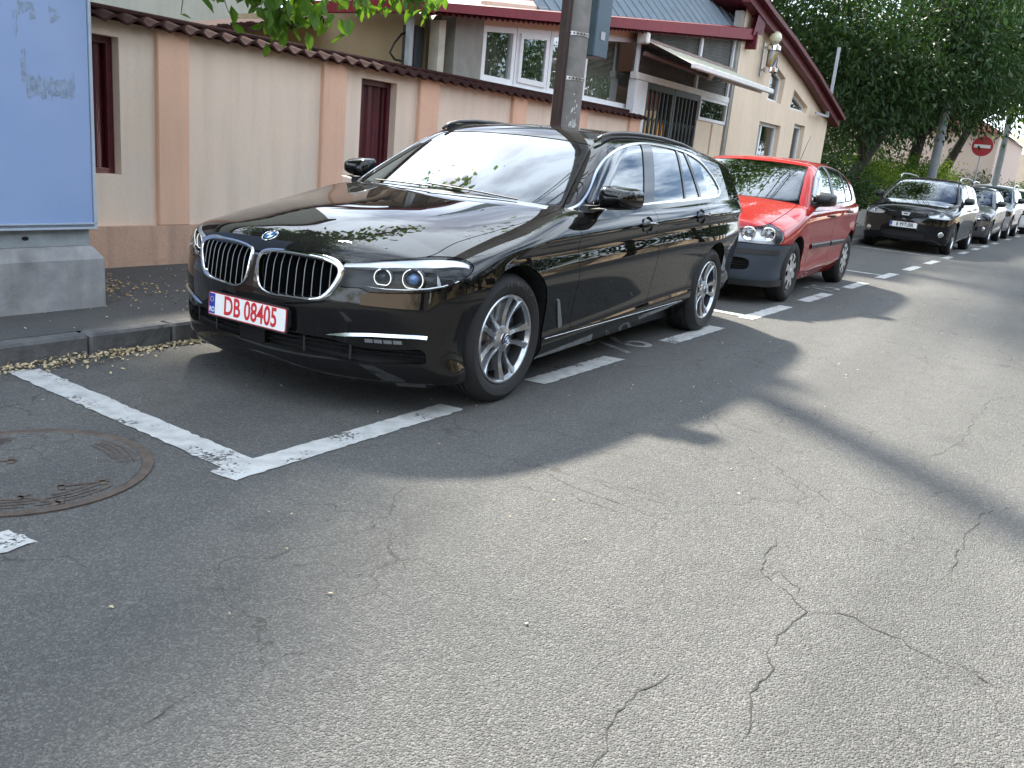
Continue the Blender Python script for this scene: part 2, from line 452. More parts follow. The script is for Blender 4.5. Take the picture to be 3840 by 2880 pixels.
def car_mats():
    mat('tyre', (.018, .018, .019), .75, bump=(90, .25, .003)); mat('black_plastic', (.014, .014, .015), .45); mat('dark_inside', (.008, .008, .009), .8)
    mat('gloss_black', (.006, .006, .007), .12); mat('satin_black', (.02, .02, .022), .35)
    mat('chrome', (.80, .81, .83), .07, 1.0); mat('satin_chrome', (.66, .68, .70), .2, 1.0); mat('alloy', (.47, .49, .52), .26, .85, coat=.3, noise=(40, .05)); mat('rim_dark', (.06, .06, .062), .5, .5)
    mat('disc_steel', (.32, .31, .30), .35, 1.0); mat('red_lens', (.45, .01, .012), .12, coat=1.0); mat('clear_plastic_inside', (.62, .64, .66), .15, .9)
    mat('plate_white', (.80, .80, .79), .4); mat('plate_blue', (.01, .035, .30), .4); mat('plate_red', (.55, .012, .02), .45); mat('plate_black', (.012, .012, .012), .45)
    mat('badge_blue', (.02, .16, .50), .2, coat=1.0); mat('badge_white', (.85, .85, .86), .2, coat=1.0)
    mat('lamp_lens', (.75, .80, .86), .04, .0, coat=1.0); mat('lamp_glow', (.9, .9, .85), .3, emit=((1, .97, .88), .28))
    mat('seat_cloth', (.016, .016, .017), .85); mat('hubcap', (.52, .53, .54), .38, .55, noise=(60, .10)); mat('amber', (.75, .22, .02), .2)
    glass('car_glass', (.34, .40, .38), 1.7); glass('screen_glass', (.36, .44, .40), 2.6, .03); glass('privacy_glass', (.05, .055, .06), 1.8); glass('lamp_cover', (.93, .94, .95), .45); mat('lamp_tray', (.02, .02, .022), .5); mat('lamp_silver', (.72, .74, .77), .25, .35)

def surf(F, o, d, t1=3.0):
    return solve(F, np.array([o], float), np.array([d], float), 0, t1)[0]
def nose_pt(F, th, z, off=0.0):
    a = th / .95; P = surf(F, (-.25, 0, z), (math.cos(a), math.sin(a), 0))
    return P + grad(F, P[None])[0] * off if off else P
def side_pt(F, x, z, off=0.0):
    P = surf(F, (x, 0, z), (0, 1, 0))
    return P + grad(F, P[None])[0] * off if off else P
def top_pt(F, x, y, off=0.0, z0=.4):
    P = surf(F, (x, y, z0), (0, 0, 1))
    return P + grad(F, P[None])[0] * off if off else P

def wheel_meshes(key, rad, rimr, wid, style, nseg=48):
    """wheel about the y axis, outer face at y=0, tyre extends to -wid"""
    M = {}
    h = wid; b = MB()
    prof = [(rimr - .004, -.012), (rimr + .006, -.002), (rimr + .018, .004), (rimr + .035, .010), (rimr + (rad - rimr) * .55, .013), (rad - .035, .006), (rad - .016, -.006), (rad - .006, -.022), (rad, -.04)]
    ng = 4
    for i in range(ng):
        c = -.04 - (h - .08) * (i + .5) / ng
        prof += [(rad, c + .006), (rad - .009, c + .0045), (rad - .009, c - .0045), (rad, c - .006)]
    prof += [(rad, -h + .04), (rad - .006, -h + .022), (rad - .03, -h), (rimr + .02, -h), (rimr - .01, -h + .02)]
    b.lathe(prof, 'y', nseg * 2); M['tyre'] = b
    b = MB(); b.lathe([(rimr - .004, -.014), (rimr, -.004), (rimr - .004, .001), (rimr - .012, .0), (rimr - .017, -.008), (rimr - .022, -.022)], 'y', nseg)
    M['rim_lip'] = b; b = MB(); b.lathe([(rimr - .0222, -.022), (rimr - .028, -.09), (rimr - .03, -h + .02)], 'y', nseg)
    M['rim_barrel'] = b
    b = MB(); b.lathe([(rimr * .78, -.085), (rimr * .78, -.075), (.085, -.075), (.085, -.06), (.0, -.06)], 'y', 32); M['brake_disc'] = b
    s = MB()
    if style == 'vspoke':
        for k in range(5):
            for sd in (-1, 1):
                A = math.radians(90 + 72 * k)
                sec = []
                for t in np.linspace(0, 1, 9):
                    r = .045 + t * (rimr - .010 - .045)
                    a = A + sd * R(14.5 + 7 * (1 - t)**2 - 2.5 * math.sin(math.pi * t))
                    wd = .0150 - .0030 * math.sin(math.pi * min(t * 1.1, 1)) + .007 * max(0, t - .6) / .4
                    y = -.018 - .022 * math.sin(math.pi * t) * (1 - .3 * t) + .014 * t
                    sec.append((r, a, wd, y))
                v, f = [], []
                for r, a, wd, y in sec:
                    ca, sa = math.cos(a), math.sin(a)
                    for o, dy in ((-wd, -.030), (-wd * .95, -.003), (-sd * wd * .1 - sd * wd * .55, .005), (wd * .95, -.003), (wd, -.030)):
                        v.append((r * ca - o * sa, y + dy, r * sa + o * ca))
                for i in range(8):
                    for j in range(4): f.append((i * 5 + j, i * 5 + j + 1, i * 5 + j + 6, i * 5 + j + 5))
                s.add(v, f)
        s.lathe([(.0, -.006), (.034, -.006), (.036, -.010), (.066, -.020), (.072, -.034), (.070, -.07)], 'y', 40)
    elif style == 'hubcap':
        n = nseg * 2; N = 8
        # dished cover with oval slots near its rim
        rs = np.array([0, .04, .075, .11, .135, .160, .178, rimr - .006]); ys = np.array([.004, .004, -.002, .002, .004, .004, 0, -.004]); v, f = [], []
        for r, y in zip(rs, ys):
            for k in range(n):
                w_ = 2 * math.pi * k / n; v.append((r * math.cos(w_), y, r * math.sin(w_)))
        for i in range(len(rs) - 1):
            for k in range(n):
                ph = (k + .5) / n * N % 1
                if i in (3, 4, 5) and .26 < ph < (.80 if i == 4 else .74): continue
                k2 = (k + 1) % n; f.append((i * n + k, (i + 1) * n + k, (i + 1) * n + k2, i * n + k2))
        s.add(v, f); s.lathe([(0, .012), (.03, .010), (.034, .003)], 'y', 24)
    else:
        for k in range(style):
            A = 2 * math.pi * k / style + .3; v, f = [], []
            for t in np.linspace(0, 1, 5):
                r = .04 + t * (rimr - .05); wd = .024 - .007 * math.sin(math.pi * t); y = -.02 - .02 * math.sin(math.pi * t) + .012 * t; ca, sa = math.cos(A), math.sin(A)
                for o, dy in ((-wd, -.03), (-wd, 0), (wd, 0), (wd, -.03)): v.append((r * ca - o * sa, y + dy, r * sa + o * ca))
            for i in range(4):
                for j in range(3): f.append((i * 4 + j, i * 4 + j + 1, i * 4 + j + 5, i * 4 + j + 4))
            s.add(v, f)
        s.lathe([(.0, -.008), (.03, -.008), (.055, -.018), (.06, -.06)], 'y', 32)
    M['spokes'] = s
    return M

def roundel(parent, name, r, mtx, n=40):
    """round badge of blue and white quarters in a black ring with a bright edge"""
    b = MB()
    b.lathe([(r * .92, .0), (r, .0), (r, .002), (r * .95, .0035), (r * .91, .0025)], 'z', n, m=0)
    b.lathe([(r * .91, .0022), (r * .62, .0026)], 'z', n, m=1)
    b.lathe([(r * .62, .0030), (r * .58, .0034)], 'z', n, m=0)
    q = 10
    for k in range(4):
        v = [(0, 0, .003)] + [(r * .585 * math.cos(R(90 * k + 90 * j / q)), r * .585 * math.sin(R(90 * k + 90 * j / q)), .003) for j in range(q + 1)]
        b.add(v, [(0, j, j + 1) for j in range(1, q + 1)], 2 + k % 2)
    o = b.build(name, [MATS['chrome'], MATS['plate_black'], MATS['badge_blue'], MATS['badge_white']], parent, smooth=True, auto=30)
    for nm, a in zip('BMW', (128, 90, 52)):          # the three letters on the black ring
        me = text_mesh(nm, r * .36, .0004, .0004)
        l = link('badge_letter', me, MATS['badge_white'], o); l.location = (r * .765 * math.cos(R(a)), r * .765 * math.sin(R(a)), .0032); l.rotation_euler = (0, 0, R(a - 90))
    o.matrix_local = mtx
    return o

def frame_at(P, N, upv=(0, 0, 1)):
    z = Vector(N).normalized(); y = (Vector(upv) - z * Vector(upv).dot(z)).normalized(); x = y.cross(z)
    return Matrix(((x.x, y.x, z.x, P[0]), (x.y, y.y, z.y, P[1]), (x.z, y.z, z.z, P[2]), (0, 0, 0, 1)))

def add_wheels(root, sp):
    wm = wheel_meshes(root.name, sp['rad'], sp['rimr'], sp['twid'], sp['wstyle'], sp.get('wseg', 40))
    me = {k: mesh(k, b.v, b.f, True, 38) for k, b in wm.items()}
    mm = {'tyre': 'tyre', 'rim_barrel': 'rim_dark', 'rim_lip': sp.get('rim_mat', 'alloy'), 'brake_disc': 'disc_steel' if sp['wstyle'] != 'hubcap' else 'dark_inside', 'spokes': sp.get('spoke_mat', 'alloy')}
    for k in me: me[k].materials.append(MATS[mm[k]])
    for ax, y in ((0, sp['yF']), (-sp['wb'], sp['yR'])):
        for sd in (1, -1):
            rz = (0 if sd > 0 else math.pi) + (sp.get('steer', 0) if ax == 0 else 0)
            wh = empty('wheel', (ax, sd * y, sp['hubz']), rz, root)
            spin = random.uniform(0, 6.28) if sp['wstyle'] != 'vspoke' else sp.get('spin', {}).get((ax == 0, sd), -.35)
            for k in me:
                o = link({'rim_lip': 'rim', 'spokes': 'wheel_cover' if sp['wstyle'] == 'hubcap' else 'spokes'}.get(k, k), me[k], None, wh)
                if k == 'spokes': o.rotation_euler = (0, spin, 0)
            if sp.get('wheel_extra'): sp['wheel_extra'](wh, ax == 0, sd)

def add_part(root, name, pm, m, d=.010, label=None):
    if len(pm.f) == 0: return None
    o = link(name, patch_mesh(name, flange(pm, d) if d else pm), MATS[m] if isinstance(m, str) else m, root)
    if label: o['label'] = label
    return o

def build_car(root, sp):
    form = make_form(sp['form']); F, GH = form['F'], form['GH']; g = sp.get('grid', .02); gap = sp.get('gap', .0025)
    P_ = sp['paint']; wb = sp['wb']; ar = sp['arch']; az = sp.get('archz', sp['hubz']); tail = sp['tail']; nose = sp['nose']
    hoodp = closed_curve([(x, y) for x, y in sp['hood']] + [(x, -y) for x, y in sp['hood'][-2:0:-1]], 4)
    HS = lambda P: poly_sd(P[:, 0], P[:, 1], hoodp)
    hlp = closed_curve(thz(sp['headlight']), 5); HL = lambda P: poly_sd(TH(P), P[:, 2], hlp)
    arch = lambda P: np.minimum(np.hypot(P[:, 0], P[:, 2] - az), np.hypot(P[:, 0] + wb, P[:, 2] - az)) - ar
    seamz = lin(*sp['bseam']); rseam = lin(*sp['rseam'])
    # ---- side patch, left
    xs = np.arange(tail + .02, nose - .1, g); ph = np.radians(np.linspace(-30, 53, int(2.3 / g)))
    O = np.zeros((len(xs), len(ph), 3)); O[..., 0] = xs[:, None]; O[..., 1] = .25; O[..., 2] = .48
    D = np.zeros_like(O); D[..., 1] = np.cos(ph)[None]; D[..., 2] = np.sin(ph)[None]
    side = ray_patch(F, O, D, 1.3)
    side = keep(side, -arch(side.v))
    side = keep(side, sp.get('zmin', .165) - side.v[:, 2]); side = keep(side, tail + .20 - side.v[:, 0])
    liner = keep(side, GH(side.v) * 0 + side.v[:, 0] - (nose - .35))
    side = keep(side, gap - HS(side.v)); side = keep(side, gap - HL(side.v))
    s1, s2, s3 = (lin(*[(z, x) for x, z in k]) for k in sp['seams']); zs = lin(*sp['sill'])
    x, z = side.v[:, 0], side.v[:, 2]
    sill, rest = split(side, np.maximum(side.v[:, 2] - zs(side.v[:, 0]), np.maximum(side.v[:, 0] - sp['sillx'][0], sp['sillx'][1] - side.v[:, 0])))
    rest = keep(rest, np.minimum(zs(rest.v[:, 0]) + gap * 1.4 - rest.v[:, 2], 9) if False else -np.maximum(rest.v[:, 2] - zs(rest.v[:, 0]) - gap * 1.4, np.maximum(rest.v[:, 0] - sp['sillx'][0], sp['sillx'][1] - rest.v[:, 0])))
    # lower body ends at the belt: hide what lies inside the greenhouse
    rest = keep(rest, -np.maximum(GH(rest.v), sp.get('gh_min', .93) - .03 - rest.v[:, 2]) - .012)
    f_ = keep(rest, s1(rest.v[:, 2]) + gap - rest.v[:, 0]); f_ = keep(f_, np.minimum(seamz(f_.v[:, 0]) + gap - f_.v[:, 2], f_.v[:, 0] * 0 + 9))
    fd = keep(rest, np.maximum(rest.v[:, 0] - s1(rest.v[:, 2]) + gap, s2(rest.v[:, 2]) + gap - rest.v[:, 0]))
    rd = keep(rest, np.maximum(rest.v[:, 0] - s2(rest.v[:, 2]) + gap, s3(rest.v[:, 2]) + gap - rest.v[:, 0]))
    qp = keep(rest, rest.v[:, 0] - s3(rest.v[:, 2]) + gap)
    rb, qp = split(qp, np.maximum(qp.v[:, 2] - rseam(qp.v[:, 0]), qp.v[:, 0] + wb))
    tlp = closed_curve(sp['taillight'], 5)
    tl, qp = split(qp, poly_sd(qp.v[:, 0], qp.v[:, 2], tlp))
    res = {}
    for sd in (1, -1):
        m = (lambda q: q) if sd > 0 else mirror
        res['fender', sd] = add_part(root, 'front_fender', m(f_), P_)
        res['fdoor', sd] = add_part(root, 'front_door', m(fd), P_)
        res['rdoor', sd] = add_part(root, 'rear_door', m(rd), P_)
        res['quarter', sd] = add_part(root, 'rear_quarter_panel', m(qp), P_)
        res['sill', sd] = add_part(root, 'side_sill', m(sill), sp.get('sill_mat', P_))
        add_part(root, 'tail_light', m(tl), 'red_lens', .02)
        add_part(root, 'rear_bumper', m(rb), sp.get('bumper_mat', P_))
        add_part(root, 'inner_shell', m(offset(keep(liner, -np.maximum(GH(liner.v), sp.get('gh_min', .93) - .06 - liner.v[:, 2]) - .03), -.016)), 'dark_inside', 0)
    # ---- rear end (plain: hardly seen)
    ths = np.linspace(-1.5, 1.5, int(2.6 / g)); zz = np.arange(sp.get('zmin', .165) + .01, 1.02, g * 1.2)
    O = np.zeros((len(ths), len(zz), 3)); O[..., 0] = tail + .9; O[..., 2] = zz[None]
    D = np.zeros_like(O); D[..., 0] = -np.cos(ths)[:, None]; D[..., 1] = np.sin(ths)[:, None]
    rear = ray_patch(F, O, D, 1.6); rear = keep(rear, rear.v[:, 0] - (tail + .203)); rear = keep(rear, sp.get('zmin', .165) - rear.v[:, 2])
    tz0, tz1 = tlp[:, 1].min() + .01, tlp[:, 1].max() - .005; rt_, rear = split(rear, np.maximum(.42 - np.abs(rear.v[:, 1]), np.maximum(tz0 - rear.v[:, 2], rear.v[:, 2] - tz1)))
    for q_ in split(rt_, -rt_.v[:, 1]): add_part(root, 'tail_light', q_, 'red_lens', .02)
    lo, hi = split(rear, rear.v[:, 2] - rseam(rear.v[:, 0]))
    add_part(root, 'rear_bumper', lo, sp.get('bumper_mat', P_)); add_part(root, 'tailgate', offset(hi, -.004), P_)
    # ---- nose patch (whole width)
    ths = np.linspace(-1.72, 1.72, int(3.4 / g)); zz = np.arange(sp.get('zmin', .165), sp['nose_top'], g * .8)
    O = np.zeros((len(ths), len(zz), 3)); O[..., 0] = -.25; O[..., 2] = zz[None]
    D = np.zeros_like(O); D[..., 0] = np.cos(ths)[:, None]; D[..., 1] = np.sin(ths)[:, None]
    nz_ = ray_patch(F, O, D, 2.0)
    nz_ = keep(nz_, .12 - nz_.v[:, 0]); nz_ = keep(nz_, -arch(nz_.v)); nz_ = keep(nz_, gap - HS(nz_.v))
    nz_ = keep(nz_, nz_.v[:, 2] - seamz(nz_.v[:, 0]) + gap)
    lamp, nz_ = split(nz_, HL(nz_.v)); nz_ = keep(nz_, gap - HL(nz_.v))
    lampO = lamp
    # recover the full lamp areas from an uncut patch
    lp = ray_patch(F, O, D, 2.0); lp = keep(lp, HL(lp.v) + .001); lp = keep(lp, -.05 - HS(lp.v) * 0 + 0) if False else lp
    L, Rr = split(lp, -lp.v[:, 1])
    res['lampL'], res['lampR'] = L, Rr
    for name, poly, depth, m, fm in sp.get('insets', []):
        pp = closed_curve(poly, 5); val = poly_sd(TH(nz_.v), nz_.v[:, 2], pp)
        ins, nz_ = split(nz_, val)
        for a in split(ins, -ins.v[:, 1]):
            if len(a.f): add_part(root, name, offset(a, -depth), m, 0)
    res['nose'] = nz_
    res['bumper'] = add_part(root, 'front_bumper', nz_, sp.get('bumper_mat', P_), sp.get('bumper_flange', .05))
    # ---- hood
    xs = np.arange(sp['hoodx'][0], nose - .005, g); ys = np.linspace(-.92, .92, int(1.84 / g))
    O = np.zeros((len(xs), len(ys), 3)); O[..., 0] = xs[:, None]; O[..., 1] = ys[None]; O[..., 2] = .3
    D = np.zeros_like(O); D[..., 2] = 1
    FB = lambda P: F(P)
    hd = ray_patch(FB, O, D, 1.2); hd = keep(hd, HS(hd.v) + gap)
    if sp.get('hood_fn'): hd = sp['hood_fn'](hd)
    res['hood'] = add_part(root, 'hood', hd, P_, .02)
    # cowl and under-hood liner
    cw = ray_patch(FB, O, D, 1.2); cw = keep(cw, HS(cw.v) * 0 + np.abs(cw.v[:, 1]) - .80); cw = keep(cw, cw.v[:, 0] - (nose - .14) + .5 * cw.v[:, 1]**2); add_part(root, 'cowl', offset(cw, -.03), 'black_plastic', 0)
    # ---- greenhouse: top patch
    x0, x1 = tail + .05, sp['hoodx'][0] + .55
    xs = np.arange(x0, x1, g); ys = np.linspace(-.8, .8, int(1.6 / g))
    O = np.zeros((len(xs), len(ys), 3)); O[..., 0] = xs[:, None]; O[..., 1] = ys[None]; O[..., 2] = .6
    D = np.zeros_like(O); D[..., 2] = 1
    tp = ray_patch(GH, O, D, 1.3); ysp = lin(*sp['ysplit'])
    tp = keep(tp, np.abs(tp.v[:, 1]) - ysp(tp.v[:, 0])); tp = keep(tp, sp.get('gh_min', .93) - tp.v[:, 2]); tp = keep(tp, sp['rear_glass_x'] - tp.v[:, 0])
    wsp = closed_curve(sp['windshield'] + [(x, -y) + tuple(r) for x, y, *r in sp['windshield'][-2:0:-1]], 5)
    wv = poly_sd(tp.v[:, 0], tp.v[:, 1], wsp)
    ws, rf = split(tp, wv)
    res['windshield'] = add_part(root, 'windshield', offset(ws, -.002), sp.get('wglass', 'screen_glass'), 0)
    band, rf = split(rf, poly_sd(rf.v[:, 0], rf.v[:, 1], wsp) - .016)
    add_part(root, 'windshield_seal', offset(band, -.003), 'gloss_black', .01)
    rf = keep(rf, (rf.v[:, 0] - sp['roofx']))
    res['roof'] = add_part(root, 'roof', rf, P_, .015)
    # ---- greenhouse: side patch
    xs = np.arange(tail + .02, sp['hoodx'][0] + .60, g); ph = np.radians(np.linspace(-8, 84, int(2.0 / g)))
    O = np.zeros((len(xs), len(ph), 3)); O[..., 0] = xs[:, None]; O[..., 1] = .10; O[..., 2] = .98
    D = np.zeros_like(O); D[..., 1] = np.cos(ph)[None]; D[..., 2] = np.sin(ph)[None]; O[..., 0] -= .25 * np.clip((xs[:, None] - sp['hoodx'][0] + 1.1) / .9, 0, 1); D[..., 0] = .6 * np.clip((xs[:, None] - sp['hoodx'][0] + 1.1) / .9, 0, 1)
    gs = ray_patch(GH, O, D, 1.2); gs = keep(gs, ysp(gs.v[:, 0]) + .003 - gs.v[:, 1]); gs = keep(gs, -F(gs.v) - .03); gs = keep(gs, sp['rear_glass_x'] - gs.v[:, 0] - .35)
    gs = keep(gs, (sp.get('gh_min', .93) - .03) - gs.v[:, 2])
    dlo = closed_curve(sp['dlo'], 5); SD = lambda P: poly_sd(P[:, 0], P[:, 2], dlo)
    tw = sp.get('trim_w', .018)
    win, fr = split(gs, SD(gs.v))
    tr, fr = split(fr, SD(fr.v) - tw * np.clip(.32 + (-fr.v[:, 0] + sp['hoodx'][0] - .2) * .5, .32, 1))
    wins = []
    cur = win
    for (xb, zb, xt, zt, wid) in sp['pillars']:
        u = lambda P, k: P[:, 0] - (xb + (P[:, 2] - zb) / (zt - zb) * (xt - xb)) + k
        a = keep(cur, -u(cur.v, 0)); pil = keep(cur, np.maximum(u(cur.v, 0), -u(cur.v, wid))); cur = keep(cur, u(cur.v, wid))
        wins.append(a)
        for sd in (1, -1): add_part(root, 'window_pillar', (pil if sd > 0 else mirror(pil)), sp.get('pillar_mat', 'gloss_black'), .012)
    wins.append(cur)
    for sd in (1, -1):
        m = (lambda q: q) if sd > 0 else mirror
        for i, a in enumerate(wins):
            if len(a.f): add_part(root, 'side_window', m(offset(a, -.006)), 'privacy_glass' if i >= sp.get('privacy', 9) else 'car_glass', 0)
        add_part(root, 'window_trim', m(offset(tr, .003)), sp.get('trim_mat', 'satin_chrome'), .02)
        add_part(root, 'roof_frame', m(fr), P_, .015)
    # ---- tailgate glass
    ths = np.linspace(-1.2, 1.2, 40); zz = np.arange(sp.get('gh_min', .93) + .02, sp['rear_top'], g * 1.5)
    O = np.zeros((len(ths), len(zz), 3)); O[..., 0] = tail + 1.1; O[..., 2] = zz[None]
    D = np.zeros_like(O); D[..., 0] = -np.cos(ths)[:, None]; D[..., 1] = np.sin(ths)[:, None]
    rg = ray_patch(GH, O, D, 1.6); rg = keep(rg, rg.v[:, 0] - (sp['rear_glass_x'] + .05)); add_part(root, 'rear_window', rg, 'privacy_glass', 0)
    # ---- wheel wells and floor
    for ax in (0, -wb):
        for sd in (1, -1):
            b = MB(); n = 18; A, B = [], []
            for k in range(n + 1):
                a = math.pi * (-.17 + 1.34 * k / n); X_, Z_ = ax + (ar + .003) * math.cos(a), az + (ar + .003) * math.sin(a); A.append((X_, sd * (float(side_pt(F, X_, Z_)[1]) - .006 if Z_ > .2 else sp['yF'] - .02), Z_)); B.append((ax + (ar + .02) * math.cos(a), sd * .45, az + (ar + .02) * math.sin(a)))
            b.quadstrip(A, B); b.add(B, [tuple(range(n + 1))])
            b.build('wheel_well', MATS['dark_inside'], root)
    b = MB(); b.box(tail + .25, nose - .35, -.74, .74, sp.get('zmin', .165) + .01, sp.get('zmin', .165) + .06); b.box(-wb + .42, -.42, -(sp['yF'] - .10), sp['yF'] - .10, sp.get('zmin', .165) + .005, sp.get('zmin', .165) + .05); b.build('underbody', MATS['dark_inside'], root)
    # ---- cabin
    cab = sp['cabin']  # x of dash, front seat, rear seat ; z seat base
    zt = sp.get('belt', .95)
    b = MB(); b.bevbox(cab[0] - .45, cab[0] + .22, -.70, .70, zt - .35, zt + .005, .05); b.build('dashboard', MATS['seat_cloth'], root, True)
    b = MB(); b.lathe([(.185 + .015 * math.cos(a), .015 * math.sin(a)) for a in np.linspace(0, 2 * math.pi, 9)], 'x', 28); b.box(-.01, .01, -.17, .17, -.03, .03); b.box(-.01, .01, -.03, .03, -.17, 0)
    b.build('steering_wheel', MATS['satin_black'], root, True, loc=(cab[0] - .52, .37, zt + .0), rot=(0, R(22), 0))
    for xx, ys in ((cab[1], (.38, -.38)), (cab[2], (.42, 0, -.42))):
        for y in ys:
            b = MB(); b.bevbox(xx - .05, xx + .48, y - .25, y + .25, .42, .58, .06)
            v = []
            lo = [(xx - .02, zt - .42), (xx + .10, zt - .40), (xx - .12, zt + .19), (xx - .22, zt + .17)]
            b.prism([(a, c) for a, c in lo], y - .24, y + .24, 'y')
            b.bevbox(xx - .27, xx - .16, y - .13, y + .13, zt + .22, zt + .38, .03); b.box(xx - .22, xx - .20, y - .06, y - .05, zt + .15, zt + .25); b.box(xx - .22, xx - .20, y + .05, y + .06, zt + .15, zt + .25)
            b.build('seat', MATS['seat_cloth'], root)
    add_wheels(root, sp)
    res.update(F=F, GH=GH)
    return res

def mirror_mesh(sx, sy, sz):
    """door mirror housing: rounded shell, flat glass face at -x"""
    v, f = [], []; n, m = 20, 9
    for i in range(m):
        t = i / (m - 1); xx = -sx * .5 + sx * t
        k = (1 - t**2.6)**.5 if t < 1 else .02
        k = max(k, .03)
        for j in range(n):
            a = 2 * math.pi * j / n; c, s = math.cos(a), math.sin(a)
            ce = math.copysign(abs(c)**.5, c); se = math.copysign(abs(s)**.5, s)
            v.append((xx - .22 * sx * ce * (1 - t), sy * .5 * ce * (.45 + .55 * k), sz * .5 * se * (.12 + .88 * k) * (1 - .14 * ce) + .02 * sz * ce))
    for i in range(m - 1):
        for j in range(n): j2 = (j + 1) % n; f.append((i * n + j, i * n + j2, (i + 1) * n + j2, (i + 1) * n + j))
    f.append(tuple((m - 1) * n + j for j in range(n))); f.append(tuple(range(n - 1, -1, -1)))
    return v, f

def add_mirror(root, c, size, m, base, sides=(1, -1)):
    for sd in sides:
        v, f = mirror_mesh(*size); v = [(a + c[0], sd * (b + c[1]), e + c[2]) for a, b, e in v]
        if sd < 0: f = [q[::-1] for q in f]
        b = MB(); b.add(v, f); o = b.build('door_mirror', MATS[m] if isinstance(m, str) else m, root, True, 50)
        b = MB(); b.prism([(base[0], base[2]), (base[0] - .16, base[2]), (c[0] - .05, c[2] - size[2] * .5 + .005), (c[0] + .03, c[2] - size[2] * .5 + .005)], 0, 1, 'y')
        v = []
        for (a, h, e) in b.v: v.append((a, sd * (base[1] + h * (c[1] - base[1])), e + (0 if h < .5 else .012)))
        b.v = v; b.box(base[0] - .16, base[0], sd * base[1] - .02, sd * base[1] + .02, base[2] - .02, base[2] + .02)
        b.build('mirror_stalk', MATS['black_plastic'], o)

def lamp(root, pm, F, sp, m_in='lamp_tray', depth=.06, rim='gloss_black'):
    """headlight: clear cover, dark tray behind it"""
    o = add_part(root, 'headlight', offset(pm, -depth), m_in, 0)
    c = add_part(o, 'lamp_cover', pm, 'lamp_cover', 0)
    b = boundary(pm); q = MB()
    for a, e in b: q.add([pm.v[a] - pm.n[a] * .003, pm.v[e] - pm.n[e] * .003, pm.v[e] - pm.n[e] * depth, pm.v[a] - pm.n[a] * depth], [(0, 1, 2, 3)])
    q.build('lamp_rim', MATS[rim], o)
    return o

def number_plate(root, P, rz, tilt, w, h, txt, colour, country, left_band=True, ts=.075, sx=.70):
    o = empty('number_plate', P, 0, root); o.rotation_euler = Euler((R(90) - tilt, 0, rz), 'XYZ')
    def rr(w, h, r=.012, n=4):
        return [(sx_ * (w / 2 - r) + r * math.cos(a), sy_ * (h / 2 - r) + r * math.sin(a)) for sx_, sy_, a0 in ((1, 1, 0), (-1, 1, 90), (-1, -1, 180), (1, -1, 270)) for a in [R(a0 + 90 * k / n) for k in range(n + 1)]]
    b = MB(); b.prism(rr(w + .012, h + .012), -.012, -.001); b.build('plate_holder', MATS['black_plastic'], o)
    b = MB(); b.prism(rr(w, h), -.001, .001); b.build('plate_border', MATS[colour], o)
    b = MB(); b.prism(rr(w - .007, h - .007, .009), .0012, .0018); b.build('plate_sheet', MATS['plate_white'], o)
    b = MB(); b.prism([(-w / 2 + .004, -h / 2 + .006), (-w / 2 + .046, -h / 2 + .006), (-w / 2 + .046, h / 2 - .006), (-w / 2 + .004, h / 2 - .006)], .0019, .0022); b.build('country_band', MATS['plate_blue'], o)
    link('country_letters', text_mesh(country, .034, .0002, .0006, .8), MATS['plate_white'], o, loc=(-w / 2 + .0255, -h / 2 + .026, .0025))
    b = MB()
    for k in range(12):
        a = 2 * math.pi * k / 12; b.prism([(-w / 2 + .025 + .011 * math.cos(a) + .0022 * math.cos(t), h / 2 - .034 + .011 * math.sin(a) + .0022 * math.sin(t)) for t in np.linspace(0, 6.28, 6)[:-1]], .0023, .0026)
    mat('star_yellow', (.75, .55, .03), .5); b.build('star_ring', MATS['star_yellow'], o)
    me = text_mesh(txt, ts * 1.36, .0003, .0026, sx); link('plate_lettering', me, MATS[colour], o, loc=(.025, -.0015, .0023))
    return o
# ------------------------------------------------------------------ the black estate car
car_mats()
BLACK = paint('black_paint', (.0035, .0035, .004), .030)
KID = [(.028, .655), (.045, .694), (.14, .708), (.28, .708), (.385, .70), (.446, .672), (.443, .62), (.40, .55), (.345, .527), (.21, .521), (.105, .521), (.048, .555)]
HLAMP = [(.76, .447, .60), (.745, .452, .699), (.68, .545, .720), (.59, .655, .738), (.49, .73, .748), (.39, .80, .75), (.345, .845, .742), (.335, .88, .716), (.40, .878, .672), (.48, .84, .632), (.55, .785, .604), (.64, .675, .589), (.70, .575, .584), (.72, .54, .598)]
_F = make_form(ESTATE)['F']
def _kthz():
    out = []
    for y, z in KID:
        P = surf(_F, (0, y, z), (1, 0, 0), 2); out.append((float(TH(P[None])[0]), z))
    return out
KTH = _kthz()
def _y2th(y, z): return float(TH(surf(_F, (0, y, z), (1, 0, 0), 2)[None])[0])
INT = [(_y2th(.0, .36) - .03, .352), (_y2th(.25, .35), .352), (_y2th(.42, .352), .350), (_y2th(.52, .34), .336), (_y2th(.6, .33), .328), (_y2th(.74, .33), .335), (_y2th(.80, .335), .338), (_y2th(.815, .30), .30), (_y2th(.81, .27), .272), (_y2th(.70, .25), .258), (_y2th(.60, .245), .247), (_y2th(.5, .255), .257), (_y2th(.3, .272), .272), (_y2th(.12, .276), .276), (_y2th(.0, .276) - .03, .276)]
FOG = [(_y2th(.49, .372), .372), (_y2th(.60, .386), .389), (_y2th(.72, .39), .394), (_y2th(.79, .39), .393), (_y2th(.795, .37), .37), (_y2th(.78, .345), .345), (_y2th(.70, .342), .342), (_y2th(.60, .342), .344)]
